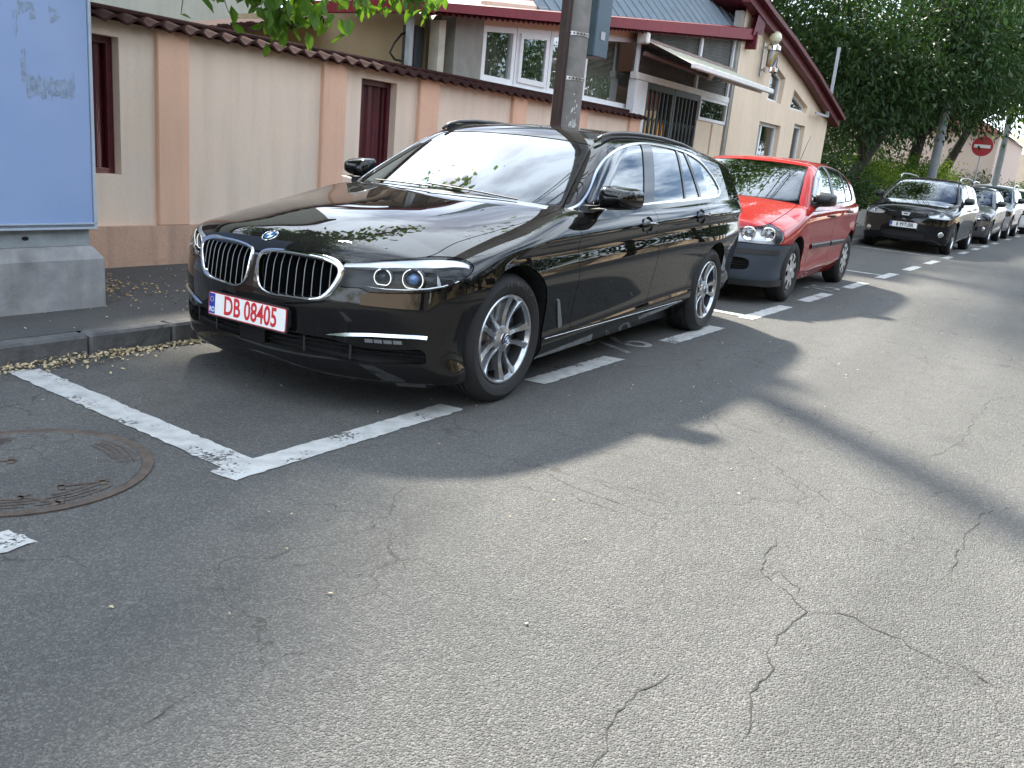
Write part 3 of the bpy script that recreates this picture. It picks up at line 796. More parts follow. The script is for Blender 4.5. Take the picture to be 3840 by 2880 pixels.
ESP = dict(form=ESTATE, grid=.018, paint=BLACK, wb=2.975, arch=.372, archz=.338, hubz=.328, rad=.334, rimr=.2306, twid=.225, yF=.893, yR=.903, wstyle='vspoke', steer=-.039, wseg=48,
    tail=-4.08, nose=.87, nose_top=.80, zmin=.168, hoodx=(-.80, .87),
    hood=[(.826, 0), (.818, .10), (.803, .25), (.778, .37), (.742, .465), (.655, .60), (.49, .722), (.25, .716), (-.14, .747), (-.36, .768), (-.60, .776), (-.735, .72), (-.67, .5), (-.61, .3), (-.59, 0)],
    headlight=HLAMP, bseam=[(-.1, -1), (.0, -1), (.1, .617), (.262, .619), (.358, .630), (.43, .655), (.46, .80), (.47, 1.5), (1, 1.5)],
    seams=[[(-.645, 1.2), (-.645, .93), (-.64, .75), (-.66, .59), (-.695, .32), (-.70, .1)], [(-1.70, 1.2), (-1.72, .99), (-1.745, .82), (-1.78, .68), (-1.80, .43), (-1.785, .31), (-1.78, .1)], [(-2.72, 1.3), (-2.70, 1.04), (-2.72, .93), (-2.70, .80), (-2.66, .72), (-2.585, .60), (-2.545, .5), (-2.52, .42), (-2.45, .36), (-2.34, .31), (-2.3, .1)]],
    sill=[(-4, .30), (-2.42, .297), (-.4, .278), (1, .27)], sillx=(-.30, -2.66), rseam=[(-4.2, .66), (-3.3, .64), (-3.0, .60)],
    taillight=[(-4.12, .80), (-3.75, .83), (-3.62, .885), (-3.66, .95), (-3.85, .99), (-4.12, .99)],
    windshield=[(-.578, 0), (-.60, .3), (-.655, .55), (-.74, .722, 1), (-1.0, .652), (-1.335, .558, 1), (-1.318, .40), (-1.296, .2), (-1.288, 0)],
    ysplit=[(-4.1, .48), (-3.6, .53), (-1.6, .558), (-1.37, .572), (-1.0, .672), (-.75, .742), (-.66, .80)], roofx=-1.0, rear_glass_x=-3.80, rear_top=1.36, gh_min=.945,
    dlo=[(-.72, .952, 1), (-1.2, .982), (-1.73, 1.007), (-2.3, 1.029), (-2.72, 1.046), (-3.10, 1.064), (-3.185, 1.092), (-3.165, 1.14), (-3.08, 1.215), (-2.92, 1.295), (-2.66, 1.350), (-2.25, 1.372), (-1.92, 1.370), (-1.60, 1.338), (-1.36, 1.282), (-1.15, 1.188), (-.94, 1.062), (-.81, .99)],
    pillars=[(-.862, .96, -.875, 1.2, .02), (-1.60, 1.01, -1.875, 1.363, .17), (-2.345, 1.033, -2.49, 1.359, .035), (-2.66, 1.046, -2.635, 1.357, .05)], privacy=9, trim_w=.016,
    insets=[('kidney_back', [(a, z) for a, z in KTH], .055, 'dark_inside', 0), ('lower_intake', INT, .05, 'dark_inside', 0)],
    cabin=(-.95, -1.75, -2.72), belt=.955)

def estate_wheel(wh, front, sd):
    M = Matrix.Translation((0, .004, 0)) @ Matrix.Rotation(R(-90), 4, 'X')
    roundel(wh, 'wheel_badge', .030, M, 24)
    t = [o for o in wh.children if o.name.startswith('tyre')][0]
    if not (front and sd > 0): return
    for txt, a0, r, sz in (('PRIMACY 3', 75, .283, .034), ('4', 262, .272, .02)):          # raised sidewall lettering
        mid = (len(txt) - 1) / 2
        for i, ch in enumerate(txt):
            if ch == ' ': continue
            a = R(a0) - (i - mid) * .030 / r * 1.0
            l = link('tyre_letter', text_mesh(ch, sz, .0012, .0004), MATS['tyre_letter'], t)
            l.matrix_local = frame_at((-r * math.cos(a), .0135, r * math.sin(a)), (0, 1, 0), (-math.cos(a), 0, math.sin(a)))
mat('lamp_facet', (.62, .64, .67), .3, .2, bump=(90, .5, .003))
mat('lens_blue', (.10, .20, .42), .05, .2, coat=1.0)
mat('bowl_dark', (.10, .105, .11), .2, .8)
mat('fog_glass', (.30, .31, .33), .12, .7)
mat('slat_grey', (.22, .225, .23), .3, .9)
mat('tyre_letter', (.075, .075, .075), .55)
ESP['wheel_extra'] = estate_wheel

ES = tag(empty('estate_car'), 'glossy black estate car with twin chrome grilles and a red-lettered number plate, nearest the camera', 'car', 'cars parked along the kerb')
er = build_car(ES, ESP); EF, EG = er['F'], er['GH']
# ---- kidney grilles
kpoly = closed_curve(KTH, 6)
for sd in (1, -1):
    ring = [nose_pt(EF, a, z, .003) * np.array([1, sd, 1]) for a, z in kpoly]
    b = MB(); N = len(ring); pts = [Vector(q) for q in ring]; cen = sum(pts, Vector()) / N; v, f = [], []
    for i in range(N):
        t = (pts[(i + 1) % N] - pts[i - 1]).normalized(); nn = Vector(grad(EF, np.array([ring[i] * np.array([1, sd, 1])]))[0] * np.array([1, sd, 1])); o = t.cross(nn).normalized()
        if o.dot(pts[i] - cen) < 0: o = -o
        yy = abs(ring[i][1]); zz = ring[i][2]
        wd = .010 + .011 * max(0, min(1, (yy - .28) / .14)) + .004 * max(0, (zz - .66) / .05)
        for u_, h in ((-wd * .35, -.03), (-wd * .30, .001), (wd * .1, .007), (wd * .7, .006), (wd * 1.05, -.002), (wd * 1.05, -.02)): v.append(pts[i] + o * u_ + nn * h)
    for i in range(N):
        for j in range(5): a, c = i * 6 + j, ((i + 1) % N) * 6 + j; f.append((a, c, c + 1, a + 1))
    b.add(v, f); k = b.build('kidney_grille', MATS['chrome'], ES, True, 50)
    ths = np.linspace(min(q[0] for q in KTH), max(q[0] for q in KTH), 11)[1:-1]
    for a in ths + .004:
        zs_ = np.linspace(.50, .72, 80); ins = poly_sd(np.full(80, a), zs_, kpoly) < -.001
        if not ins.any(): continue
        z0, z1 = zs_[ins][0], zs_[ins][-1]
        A, B_ = [], []
        b = MB(); pp = [nose_pt(EF, a, z, -.004 - .010 * math.sin(math.pi * (z - z0) / (z1 - z0)) * 0) * np.array([1, sd, 1]) for z in np.linspace(z0, z1, 8)]
        b.tube(pp, .0023, 6, m=0)
        bk = [q - np.array([.05, 0, 0]) for q in pp]; b.quadstrip(pp, bk, 1)
        b.build('slat', [MATS['slat_grey'], MATS['gloss_black']], k, True, 40)
# ---- headlights
for sd, key in ((1, 'lampL'), (-1, 'lampR')):
    pm = er[key]; h = lamp(ES, pm, EF, ESP); s3 = np.array([1, sd, 1])
    # bright brow along the top edge
    hl = closed_curve(thz(HLAMP), 5)
    sdv = poly_sd(TH(pm.v), pm.v[:, 2], hl)
    top = lin(*sorted([(a, z) for a, z in thz(HLAMP)[1:8]]))
    wdt = lin((.40, .016), (.55, .030), (.75, .034), (.90, .022), (.95, .012))
    br = keep(pm, np.maximum(top(TH(pm.v)) - wdt(TH(pm.v)) - pm.v[:, 2], sdv + .004)); add_part(h, 'lamp_brow', offset(br, -.010), 'lamp_silver', .03)
    sr = keep(pm, np.maximum(np.maximum(.775 - TH(pm.v), sdv + .012), pm.v[:, 2] - top(TH(pm.v)) + wdt(TH(pm.v)) + .004)); add_part(h, 'side_reflector', offset(sr, -.022), 'lamp_facet', .0)
    # two ring lamps with lenses
    for (px, py, pz, rr_) in ((.675, .624, .655, .037), (.595, .738, .659, .045)):
        c0 = np.array([px, py, pz]); nn = grad(EF, c0[None])[0]; fwd = np.array([.93, .37, 0]); c = (c0 - nn * .030) * s3; fwd = fwd * s3
        M = frame_at(c, fwd)
        b = MB(); b.lathe([(rr_ * .70, -.018), (rr_ * .95, .002), (rr_ * 1.18, .006), (rr_ * 1.25, -.02)], 'z', 28); o = b.build('reflector_bowl', MATS['bowl_dark'], h, True); o.matrix_local = M
        b = MB(); b.lathe([(0, .008), (rr_ * .30, .006), (rr_ * .50, -.001), (rr_ * .58, -.016)], 'z', 24); o = b.build('projector_lens', MATS['lens_blue' if rr_ > .04 else 'gloss_black'], h, True); o.matrix_local = M
        b = MB(); U = [(rr_ * 1.06 * (1 if abs(math.sin(a)) < .7 else .97) * math.cos(a), rr_ * 1.06 * (math.sin(a) if math.sin(a) > -.82 else -.82), .008) for a in np.linspace(R(62), R(62) - 2 * math.pi * .88, 30)]
        b.tube(U, .0022, 6); o = b.build('running_light_ring', MATS['lamp_glow'], h, True); o.matrix_local = M
    pt = [nose_pt(EF, a, z, -.02) * s3 for a, z in [(.50, .606), (.58, .602), (.66, .606), (.74, .618), (.80, .634), (.86, .658), (.905, .690)]]
    b = MB(); b.tube(pt, [.003, .004, .005, .006, .007, .006, .003], 6); b.build('lower_reflector', MATS['clear_plastic_inside'], h, True)
# ---- bumper details: chrome blade and fog lamp, intake slats, lip, plate
bump = er['bumper']
for sd in (1, -1):
    s3 = np.array([1, sd, 1])
    A = [nose_pt(EF, _y2th(y, z), z, .004) * s3 for y, z in ((.42, .371), (.50, .388), (.60, .399), (.70, .404), (.78, .407), (.815, .405))]
    B_ = [nose_pt(EF, _y2th(y, z), z, .012) * s3 for y, z in ((.42, .369), (.50, .373), (.60, .386), (.70, .390), (.78, .392), (.812, .39))]
    C_ = [nose_pt(EF, _y2th(y, z), z, -.02) * s3 for y, z in ((.42, .368), (.50, .368), (.60, .382), (.70, .386), (.78, .388), (.812, .386))]
    b = MB(); b.quadstrip(A, B_); b.quadstrip(B_, C_); b.build('bumper_blade', MATS['satin_chrome'], bump, True)
    pp = [nose_pt(EF, _y2th(y, z), z, .004) * s3 for y, z in ((.575, .376), (.65, .380), (.735, .382))]; qq = [nose_pt(EF, _y2th(y, z), z, .004) * s3 for y, z in ((.58, .350), (.65, .352), (.742, .357))]
    b = MB(); b.quadstrip(pp, qq)
    fo = b.build('fog_light', MATS['gloss_black'], bump)
    for i in range(4):
        q4 = [nose_pt(EF, _y2th(y, z), z, .0055) * s3 for y, z in ((.585 + .037 * i, .355 + .001 * i), (.617 + .037 * i, .356 + .001 * i), (.614 + .037 * i, .372 + .001 * i), (.582 + .037 * i, .371 + .001 * i))]
        b = MB(); b.add(q4 + [q - np.array([.012, .006 * sd, 0]) for q in q4], [(0, 1, 2, 3) if sd > 0 else (3, 2, 1, 0)] + [(k, (k + 1) % 4, 4 + (k + 1) % 4, 4 + k) for k in range(4)]); b.build('fog_lens', MATS['fog_glass'], fo)
for z, off in ((.338, -.012), (.317, -.014), (.296, -.014)):
    ym = .79
    pts = [nose_pt(EF, _y2th(abs(y), z), z - .02 * max(0, abs(y) - .35), off) * np.array([1, np.sign(y) or 1, 1]) for y in np.linspace(-ym, ym, 35)]
    b = MB(); b.quadstrip(pts, [q - np.array([.012, 0, .006]) for q in pts]); b.quadstrip([q - np.array([.04, 0, -.002]) for q in pts], pts); b.build('intake_slat', MATS['satin_black'], bump, True)
for y in (-.52, -.30, .30, .52):
    pts = [nose_pt(EF, _y2th(abs(y), z), z, -.018) * np.array([1, np.sign(y), 1]) for z in (.262, .30, .345)]
    b = MB(); b.tube(pts, .006, 6); b.build('intake_strut', MATS['satin_black'], bump)
P = nose_pt(EF, 0, .315, .0); b = MB(); b.bevbox(P[0] - .04, P[0] + .006, -.085, .085, .262, .352, .012); b.build('sensor_panel', MATS['gloss_black'], bump)
lip = [nose_pt(EF, _y2th(abs(y), .19) * 1.0, .175 + .05 * math.exp(-(y / .3)**2), .006) * np.array([1, np.sign(y) or 1, 1]) for y in np.linspace(-.84, .84, 41)]
b = MB(); b.quadstrip(lip, [q + np.array([-.015, 0, -.018]) for q in lip]); b.quadstrip([q + np.array([-.05, 0, .02]) for q in lip], lip); b.build('front_lip', BLACK, bump, True)
number_plate(bump, (.880, -.012, .409), R(90), R(3), .52, .11, 'DB 08405', 'plate_red', 'RO', ts=.092, sx=.70)
b = MB(); b.bevbox(.80, .868, -.265, .24, .36, .46, .015); b.build('plate_mount', MATS['satin_black'], bump)
# ---- hood badge
P = top_pt(EF, .752, 0, .001); roundel(er['hood'], 'roundel_badge', .041, frame_at(P, grad(EF, P[None])[0], (-.5, 0, 1)))
# ---- side details
for sd in (1, -1):
    s3 = np.array([1, sd, 1])
    q = [side_pt(EF, x, z, .004) * s3 for x, z in ((-.452, .492), (-.478, .494), (-.585, .345), (-.58, .322), (-.545, .320))]
    b = MB(); b.add(q + [p_ - np.array([0, .02 * sd, 0]) for p_ in q], [(0, 1, 2, 3, 4)] + [(i, (i + 1) % 5, 5 + (i + 1) % 5, 5 + i) for i in range(5)]); b.build('air_breather', MATS['satin_chrome'], er['fender', sd])
    for key, hx, hz in (('fdoor', -1.555, .873), ('rdoor', -2.52, .914)):
        b = MB(); c = side_pt(EF, hx, hz)
        b.lathe([(0, -.03), (.05, -.022), (.066, .001)], 'z', 28); b.v = [(v_[0] * 1.15, v_[1] * .80, v_[2]) for v_ in b.v]
        o = b.build('handle_cup', MATS['gloss_black'], er[key, sd], True); o.matrix_local = frame_at(c * s3, grad(EF, c[None])[0] * s3)
        pts = [side_pt(EF, hx + dx, hz + dz, of) * s3 for dx, dz, of in ((.105, -.002, -.002), (.095, 0, .022), (.05, .002, .034), (-.01, .004, .036), (-.07, .005, .032), (-.10, .005, .014), (-.104, .005, -.004))]
        b = MB(); b.tube(pts, [.012, .014, .016, .016, .016, .014, .012], 8); o = b.build('door_handle', BLACK, er[key, sd], True)
        pts = [side_pt(EF, hx + dx, hz + .006, of) * s3 for dx, of in ((.06, .046), (.0, .049), (-.07, .044))]
        b = MB(); b.tube(pts, .0035, 6); b.build('handle_strip', MATS['chrome'], er[key, sd], True)
    # bright line along the sill
    pts = [side_pt(EF, x, .279 + (x + .4) * -.0094, .0012) * s3 for x in np.linspace(-.40, -2.44, 20)]
    b = MB(); b.tube(pts, .0022, 5); b.build('sill_line', MATS['satin_chrome'], er['sill', sd], True)
    # roof rail
    rp = [(-1.36, .585, 1.352, .010), (-1.44, .592, 1.388, .011), (-1.55, .596, 1.411, .012), (-1.75, .598, 1.427, .013), (-2.0, .598, 1.435, .013), (-2.4, .597, 1.433, .013), (-2.8, .592, 1.413, .013), (-3.1, .585, 1.383, .013), (-3.35, .575, 1.342, .012), (-3.5, .565, 1.30, .010)]
    b = MB(); b.tube([(x, sd * y, z) for x, y, z, r in rp], [r for *_, r in rp], 10); b.v = [v_ for v_ in b.v]; o = b.build('roof_rail', MATS['satin_black'], ES, True)
    low = [top_pt(EG, x, y, -.004, 1.0) * s3 for x, y in ((-1.42, .60), (-1.8, .60), (-2.2, .60), (-2.6, .60), (-3.0, .59), (-3.4, .57))]
    hi_ = [(x, sd * y, np.interp(-x, [-q[0] for q in rp], [q[2] for q in rp])) for x, y in ((-1.42, .594), (-1.8, .594), (-2.2, .594), (-2.6, .594), (-3.0, .585), (-3.4, .565))]
    b = MB(); b.quadstrip(low, hi_); b.build('rail_foot', MATS['satin_black'], o)
add_mirror(ES, (-.955, .972, 1.042), (.17, .225, .135), BLACK, (-.78, .86, .972))
for y0, y1 in ((.50, -.12), (-.08, -.58)):
    pts = [top_pt(EG, x, y, .012, .6) for x, y in ((-.580 - .22 * y0 * y0, y0), (-.59 - .22 * ((y0 + y1) / 2)**2, (y0 + y1) / 2), (-.605 - .22 * y1 * y1, y1))]
    b = MB(); b.tube(pts, .0045, 6); b.build('wiper', MATS['black_plastic'], ES)
pts = [top_pt(EG, -1.36 - i * .002, 0, .03 - abs(i) * .004, 1.0) for i in range(-3, 4)]
b = MB(); b.bevbox(-1.42, -1.34, -.06, .06, 1.26, 1.30, .012); b.build('rear_view_mirror', MATS['black_plastic'], ES)
b = MB(); P = top_pt(EG, -3.45, 0, 0, 1.0)
b.add([(P[0] + .10, 0, P[2] - .01), (P[0] - .09, .028, P[2] - .012), (P[0] - .09, -.028, P[2] - .012), (P[0] - .075, 0, P[2] + .055)], [(0, 1, 3), (0, 3, 2), (1, 2, 3), (0, 2, 1)]); b.build('roof_antenna', BLACK, ES)
# ------------------------------------------------------------------ the other parked cars
def place(o, s_, n_, yaw): o.location = ST(s_, n_, 0); o.rotation_euler = (0, 0, -SA + yaw)
def box_lamp(root, pm, F, rings, sd, tray='clear_plastic_inside', depth=.05):
    h = lamp(root, pm, F, None, tray, depth, 'lamp_silver' if tray != 'gloss_black' else tray); s3 = np.array([1, sd, 1])
    for (x, y, z, r_, m_) in rings:
        c0 = nose_pt(F, .95 * math.atan2(y, x + .25), z); c = (c0 + np.array([-.028, -.010, 0])) * s3
        b = MB(); b.lathe([(0, -.012), (r_ * .5, -.008), (r_ * .85, .004), (r_, .010), (r_ * 1.08, .002), (r_ * 1.1, -.02)], 'z', 20); o = b.build('reflector_bowl', MATS['chrome'], h, True); o.matrix_local = frame_at(c, np.array([.95, .3, 0]) * s3)
        b = MB(); b.lathe([(0, .012), (r_ * .35, .008), (r_ * .5, -.004)], 'z', 16); o = b.build('bulb_lens', MATS[m_], h, True); o.matrix_local = frame_at(c, np.array([.95, .3, 0]) * s3)
    return h
def handles(root, F, res, hs, m='black_plastic'):
    for sd in (1, -1):
        s3 = np.array([1, sd, 1])
        for key, hx, hz in hs:
            c = side_pt(F, hx, hz); b = MB(); b.lathe([(0, -.02), (.04, -.015), (.05, .0015)], 'z', 14); b.v = [(q[0] * 1.1, q[1] * .75, q[2]) for q in b.v]; o = b.build('handle_cup', res['cupmat'], res[key, sd], True); o.matrix_local = frame_at(c * s3, grad(F, c[None])[0] * s3)
            pts = [side_pt(F, hx + dx, hz, of) * s3 for dx, of in ((.09, .0), (.07, .028), (0, .034), (-.07, .028), (-.09, 0))]; b = MB(); b.tube(pts, .012, 7); b.build('door_handle', MATS[m], res[key, sd], True)

RED = paint('red_paint', (.34, .019, .017), .05); mat('bumper_grey', (.040, .055, .075), .55, noise=(9, .12)); mat('moulding_dark', (.03, .03, .032), .5)
HATCH = dict(wb=2.578, yc=.873, us=.38, uq=1.0, kc=.03, fa=.02, fz=.60, n2=.36, n4=.16, kt=.07, kn=.10, hw=.70, hp=2.6, g0=.83, g1=.33, g2=.30, wq=.13, cr=.045, ks=.11, kg=.10, r2=.18,
    hc=spl((.95, .64), (.86, .735), (.76, .80), (.6, .858), (.35, .915), (0, .968), (-.3, 1.005), (-.6, 1.02), (-2, 1.03), (-3.4, 1.04)), dr=lin((-3.5, .02), (-.5, .03), (0, .09), (.5, .13), (.9, .12)),
    zc=spl((.8, .80), (0, .83), (-1, .865), (-2, .90), (-3.4, .93)), yl=spl((-.75, .74), (-.70, .78), (-.64, .815), (-.57, .845), (-.48, .845), (-.36, .852), (-.22, .862), (-.1, .866), (0, .873), (.1, .88)),
    pl=spl((.9, -.15), (.6, -.045), (.3, -.008), (0, 0), (-1.3, .002), (-2.6, 0), (-3.0, -.03), (-3.35, -.11)), nz=spl((.15, .80), (.22, .85), (.32, .875), (.45, .885), (.56, .882), (.66, .866), (.74, .835), (.82, .79), (.92, .68)),
    rz=spl((.15, -3.20), (.3, -3.28), (.5, -3.32), (.7, -3.31), (.9, -3.26), (1.1, -3.2)), wz=spl((-.05, .84), (-.32, 1.005), (-.6, 1.165), (-.85, 1.30), (-1.06, 1.405), (-1.4, 1.57)),
    rc=spl((-.8, 1.36), (-1.06, 1.418), (-1.4, 1.455), (-1.9, 1.465), (-2.5, 1.43), (-3.0, 1.36), (-3.3, 1.30)), gp=lin((-3.4, -.10), (-3.0, -.05), (-2.5, -.01), (-2, 0), (0, 0)), xr=spl((.9, -3.24), (1.05, -3.20), (1.2, -3.12), (1.4, -2.98)))
HSP = dict(form=HATCH, grid=.034, paint=RED, wb=2.578, arch=.355, archz=.325, hubz=.312, rad=.317, rimr=.195, twid=.195, yF=.845, yR=.845, wstyle='hubcap', spoke_mat='hubcap', rim_mat='black_plastic', gap=.004,
    tail=-3.32, nose=.89, nose_top=.84, zmin=.19, hoodx=(-.55, .89), bumper_mat=MATS['bumper_grey'],
    hood=[(.835, 0), (.825, .2), (.79, .38), (.72, .50), (.60, .62), (.40, .675), (.1, .69), (-.2, .70), (-.42, .675), (-.37, .4), (-.34, 0)],
    headlight=[(.80, .44, .615), (.80, .43, .70), (.74, .53, .755), (.62, .66, .785), (.50, .75, .785), (.42, .80, .74), (.42, .81, .67), (.47, .79, .612), (.62, .67, .602), (.74, .54, .605)],
    bseam=[(-.1, -1), (.0, -1), (.1, .60), (.35, .60), (.85, .60), (1, .60)], seams=[[(-.56, 1.2), (-.52, .9), (-.52, .6), (-.55, .3), (-.56, .1)], [(-1.50, 1.2), (-1.52, .95), (-1.54, .6), (-1.53, .3), (-1.53, .1)], [(-2.50, 1.3), (-2.46, 1.0), (-2.44, .85), (-2.36, .72), (-2.24, .6), (-2.18, .45), (-2.14, .3), (-2.1, .1)]],
    sill=[(-3.4, .27), (-.3, .27), (1, .27)], sillx=(-.34, -2.25), rseam=[(-3.5, .60), (-2.6, .60)], taillight=[(-3.4, .72), (-3.1, .74), (-3.02, .85), (-3.08, .98), (-3.4, 1.0)],
    windshield=[(-.335, 0), (-.36, .3), (-.41, .55), (-.47, .665, 1), (-.75, .61), (-1.09, .55, 1), (-1.065, .35), (-1.05, 0)], ysplit=[(-3.4, .46), (-2.9, .51), (-1.3, .555), (-1.1, .565), (-.75, .63), (-.47, .69), (-.3, .76)], roofx=-.8, rear_glass_x=-3.0, rear_top=1.36, gh_min=.955,
    dlo=[(-.50, .975, 1), (-1.2, .995), (-2.0, 1.02), (-2.58, 1.042), (-2.70, 1.075), (-2.66, 1.18), (-2.50, 1.30), (-2.2, 1.368), (-1.7, 1.392), (-1.35, 1.375), (-1.08, 1.31), (-.85, 1.20), (-.62, 1.06)],
    pillars=[(-.66, .975, -.67, 1.2, .02), (-1.46, 1.0, -1.52, 1.37, .11), (-2.20, 1.03, -2.28, 1.35, .03)], trim_mat='black_plastic', pillar_mat='satin_black', trim_w=.014, cabin=(-.62, -1.42, -2.3), belt=.98,
    insets=[('lower_grille', [(-.05, .46), (.48, .455), (.535, .43), (.53, .35), (.48, .335), (-.05, .33)], .04, 'dark_inside', 0), ('upper_grille', [(-.05, .70), (.33, .69), (.36, .66), (.35, .635), (-.05, .63)], .03, 'dark_inside', 0)])
HA = tag(empty('hatchback_car'), 'red hatchback with an unpainted grey front bumper, parked behind the black estate', 'car', 'cars parked along the kerb')
place(HA, 5.47, -.165, R(2.2)); hr = build_car(HA, HSP); HF = hr['F']; hr['cupmat'] = RED
for sd, k in ((1, 'lampL'), (-1, 'lampR')): box_lamp(HA, hr[k], HF, [(.71, .56, .685, .066, 'fog_glass'), (.56, .69, .69, .066, 'fog_glass')], sd, 'lamp_silver')
handles(HA, HF, hr, (('fdoor', -1.33, .86), ('rdoor', -2.24, .90)))
add_mirror(HA, (-.70, .90, 1.045), (.16, .20, .15), 'black_plastic', (-.52, .83, .99))
for sd in (1, -1):
    s3 = np.array([1, sd, 1])
    for key, a, c in (('fdoor', -.60, -1.50), ('rdoor', -1.56, -2.20)):
        A = [side_pt(HF, x, .575, .002) * s3 for x in np.linspace(a, c, 8)]; B = [side_pt(HF, x, .56, .016) * s3 for x in np.linspace(a, c, 8)]; C = [side_pt(HF, x, .525, .014) * s3 for x in np.linspace(a, c, 8)]; D = [side_pt(HF, x, .515, .0) * s3 for x in np.linspace(a, c, 8)]
        b = MB(); b.quadstrip(A, B); b.quadstrip(B, C); b.quadstrip(C, D); b.build('door_moulding', MATS['moulding_dark'], hr[key, sd], True, 40)
    pts = [nose_pt(HF, a, .545, .004) * s3 for a in np.linspace(.42, .80, 8)]; qts = [nose_pt(HF, a, .500, .006) * s3 for a in np.linspace(.42, .79, 8)]
    b = MB(); b.quadstrip(pts, qts); b.build('bumper_strip', MATS['moulding_dark'], hr['bumper'], True)
for z in (.36, .385, .41, .435):
    pts = [nose_pt(HF, abs(a), z, -.015) * np.array([1, np.sign(a) or 1, 1]) for a in np.linspace(-.52, .52, 21)]; b = MB(); b.quadstrip(pts, [q - np.array([.02, 0, .004]) for q in pts]); b.build('grille_slat', MATS['moulding_dark'], hr['bumper'], True)
pts = [nose_pt(HF, abs(a), .245, .004) * np.array([1, np.sign(a) or 1, 1]) for a in np.linspace(-1.05, 1.05, 31)]; b = MB(); b.quadstrip(pts, [q - np.array([.03, 0, .06]) for q in pts]); b.build('bumper_lip', MATS['moulding_dark'], hr['bumper'], True)
b = MB(); b.tube([(-2.85, 0, 1.40), (-3.25, 0, 1.80)], [.006, .003], 6); b.build('roof_antenna', MATS['black_plastic'], HA)

# ---- boxy black estate of the other make
BLACK2 = paint('black_paint_dusty', (.006, .006, .007), .02)
mat('rail_grey', (.28, .29, .30), .4, .6)
WAG = dict(HATCH, wb=2.634, yc=.862, g0=.825, g1=.30, g2=.25, n2=.30, n4=.16, kn=.09, r2=.12,
    hc=spl((.95, .68), (.84, .80), (.74, .865), (.55, .925), (.3, .965), (0, 1.0), (-.3, 1.03), (-.6, 1.045), (-2, 1.05), (-3.8, 1.06)), dr=lin((-3.9, .02), (-.5, .03), (0, .07), (.5, .10), (.9, .10)),
    zc=spl((.8, .84), (0, .85), (-1.5, .89), (-3.6, .92)), pl=spl((.9, -.14), (.6, -.05), (.3, -.012), (0, 0), (-1.3, .002), (-2.7, 0), (-3.3, -.03), (-3.7, -.10)), nz=spl((.15, .76), (.24, .81), (.4, .83), (.55, .835), (.7, .825), (.8, .80), (.9, .74), (1, .62)),
    rz=spl((.15, -3.56), (.3, -3.64), (.5, -3.66), (.8, -3.64), (1.1, -3.58)), wz=spl((-.05, .84), (-.32, 1.02), (-.6, 1.19), (-.85, 1.33), (-1.08, 1.45), (-1.4, 1.60)), rc=spl((-.8, 1.40), (-1.08, 1.46), (-1.4, 1.495), (-2.0, 1.505), (-2.8, 1.48), (-3.4, 1.43), (-3.7, 1.39)), gp=lin((-3.8, -.09), (-3.4, -.04), (-2.9, -.01), (-2, 0), (0, 0)), xr=spl((.9, -3.60), (1.1, -3.56), (1.3, -3.48), (1.45, -3.40)))
WSP = dict(HSP, form=WAG, grid=.045, paint=BLACK2, wb=2.634, bumper_mat=BLACK2, tail=-3.66, nose=.84, nose_top=.92, wstyle=6, spoke_mat='alloy', rim_mat='alloy', yF=.835, yR=.835,
    hood=[(.80, 0), (.79, .2), (.755, .40), (.68, .54), (.55, .64), (.35, .69), (.1, .70), (-.2, .70), (-.42, .675), (-.37, .4), (-.34, 0)], headlight=[(.74, .42, .72), (.74, .41, .80), (.68, .50, .835), (.56, .64, .85), (.46, .72, .85), (.40, .765, .82), (.39, .785, .76), (.44, .76, .715), (.56, .66, .70), (.68, .52, .70)],
    bseam=[(-.1, -1), (0, -1), (.1, .68), (.38, .69), (.42, .72), (.45, 1.2), (1, 1.5)], seams=[[(-.58, 1.2), (-.54, .9), (-.55, .3), (-.56, .1)], [(-1.50, 1.2), (-1.52, .95), (-1.53, .1)], [(-2.52, 1.3), (-2.48, 1.0), (-2.46, .85), (-2.4, .72), (-2.28, .6), (-2.22, .45), (-2.18, .1)]], taillight=[(-3.75, .85), (-3.5, .85), (-3.45, 1.0), (-3.75, 1.03)], sillx=(-.34, -2.3), rseam=[(-3.9, .62), (-2.6, .62)],
    windshield=[(-.335, 0), (-.36, .3), (-.41, .55), (-.47, .665, 1), (-.75, .62), (-1.10, .57, 1), (-1.085, .35), (-1.075, 0)], ysplit=[(-3.7, .50), (-3.2, .55), (-1.3, .585), (-1.1, .59), (-.75, .64), (-.47, .69), (-.3, .76)], rear_glass_x=-3.42, rear_top=1.42, gh_min=.985,
    dlo=[(-.50, 1.0, 1), (-1.2, 1.02), (-2.0, 1.04), (-3.2, 1.06), (-3.3, 1.10), (-3.22, 1.30), (-3.05, 1.38), (-2.6, 1.42), (-1.7, 1.435), (-1.35, 1.42), (-1.08, 1.35), (-.85, 1.23), (-.62, 1.09)], pillars=[(-.66, .975, -.67, 1.2, .02), (-1.46, 1.0, -1.52, 1.37, .11), (-2.42, 1.03, -2.46, 1.35, .10)], belt=1.0,
    insets=[('grille', [(-.05, .80), (.32, .79), (.36, .77), (.345, .69), (-.05, .68)], .025, 'dark_inside', 0), ('lower_grille', [(-.05, .42), (.33, .42), (.38, .40), (.37, .30), (-.05, .29)], .03, 'dark_inside', 0)])
DA = tag(empty('estate_car'), 'boxy black estate car with roof rails and a plate reading B 997 UBR', 'car', 'cars parked along the kerb')
place(DA, 16.42, -.145, 0); wr = build_car(DA, WSP); WF = wr['F']; wr['cupmat'] = BLACK2
for sd, k in ((1, 'lampL'), (-1, 'lampR')): box_lamp(DA, wr[k], WF, [(.60, .61, .775, .038, 'fog_glass')], sd, 'lamp_silver')
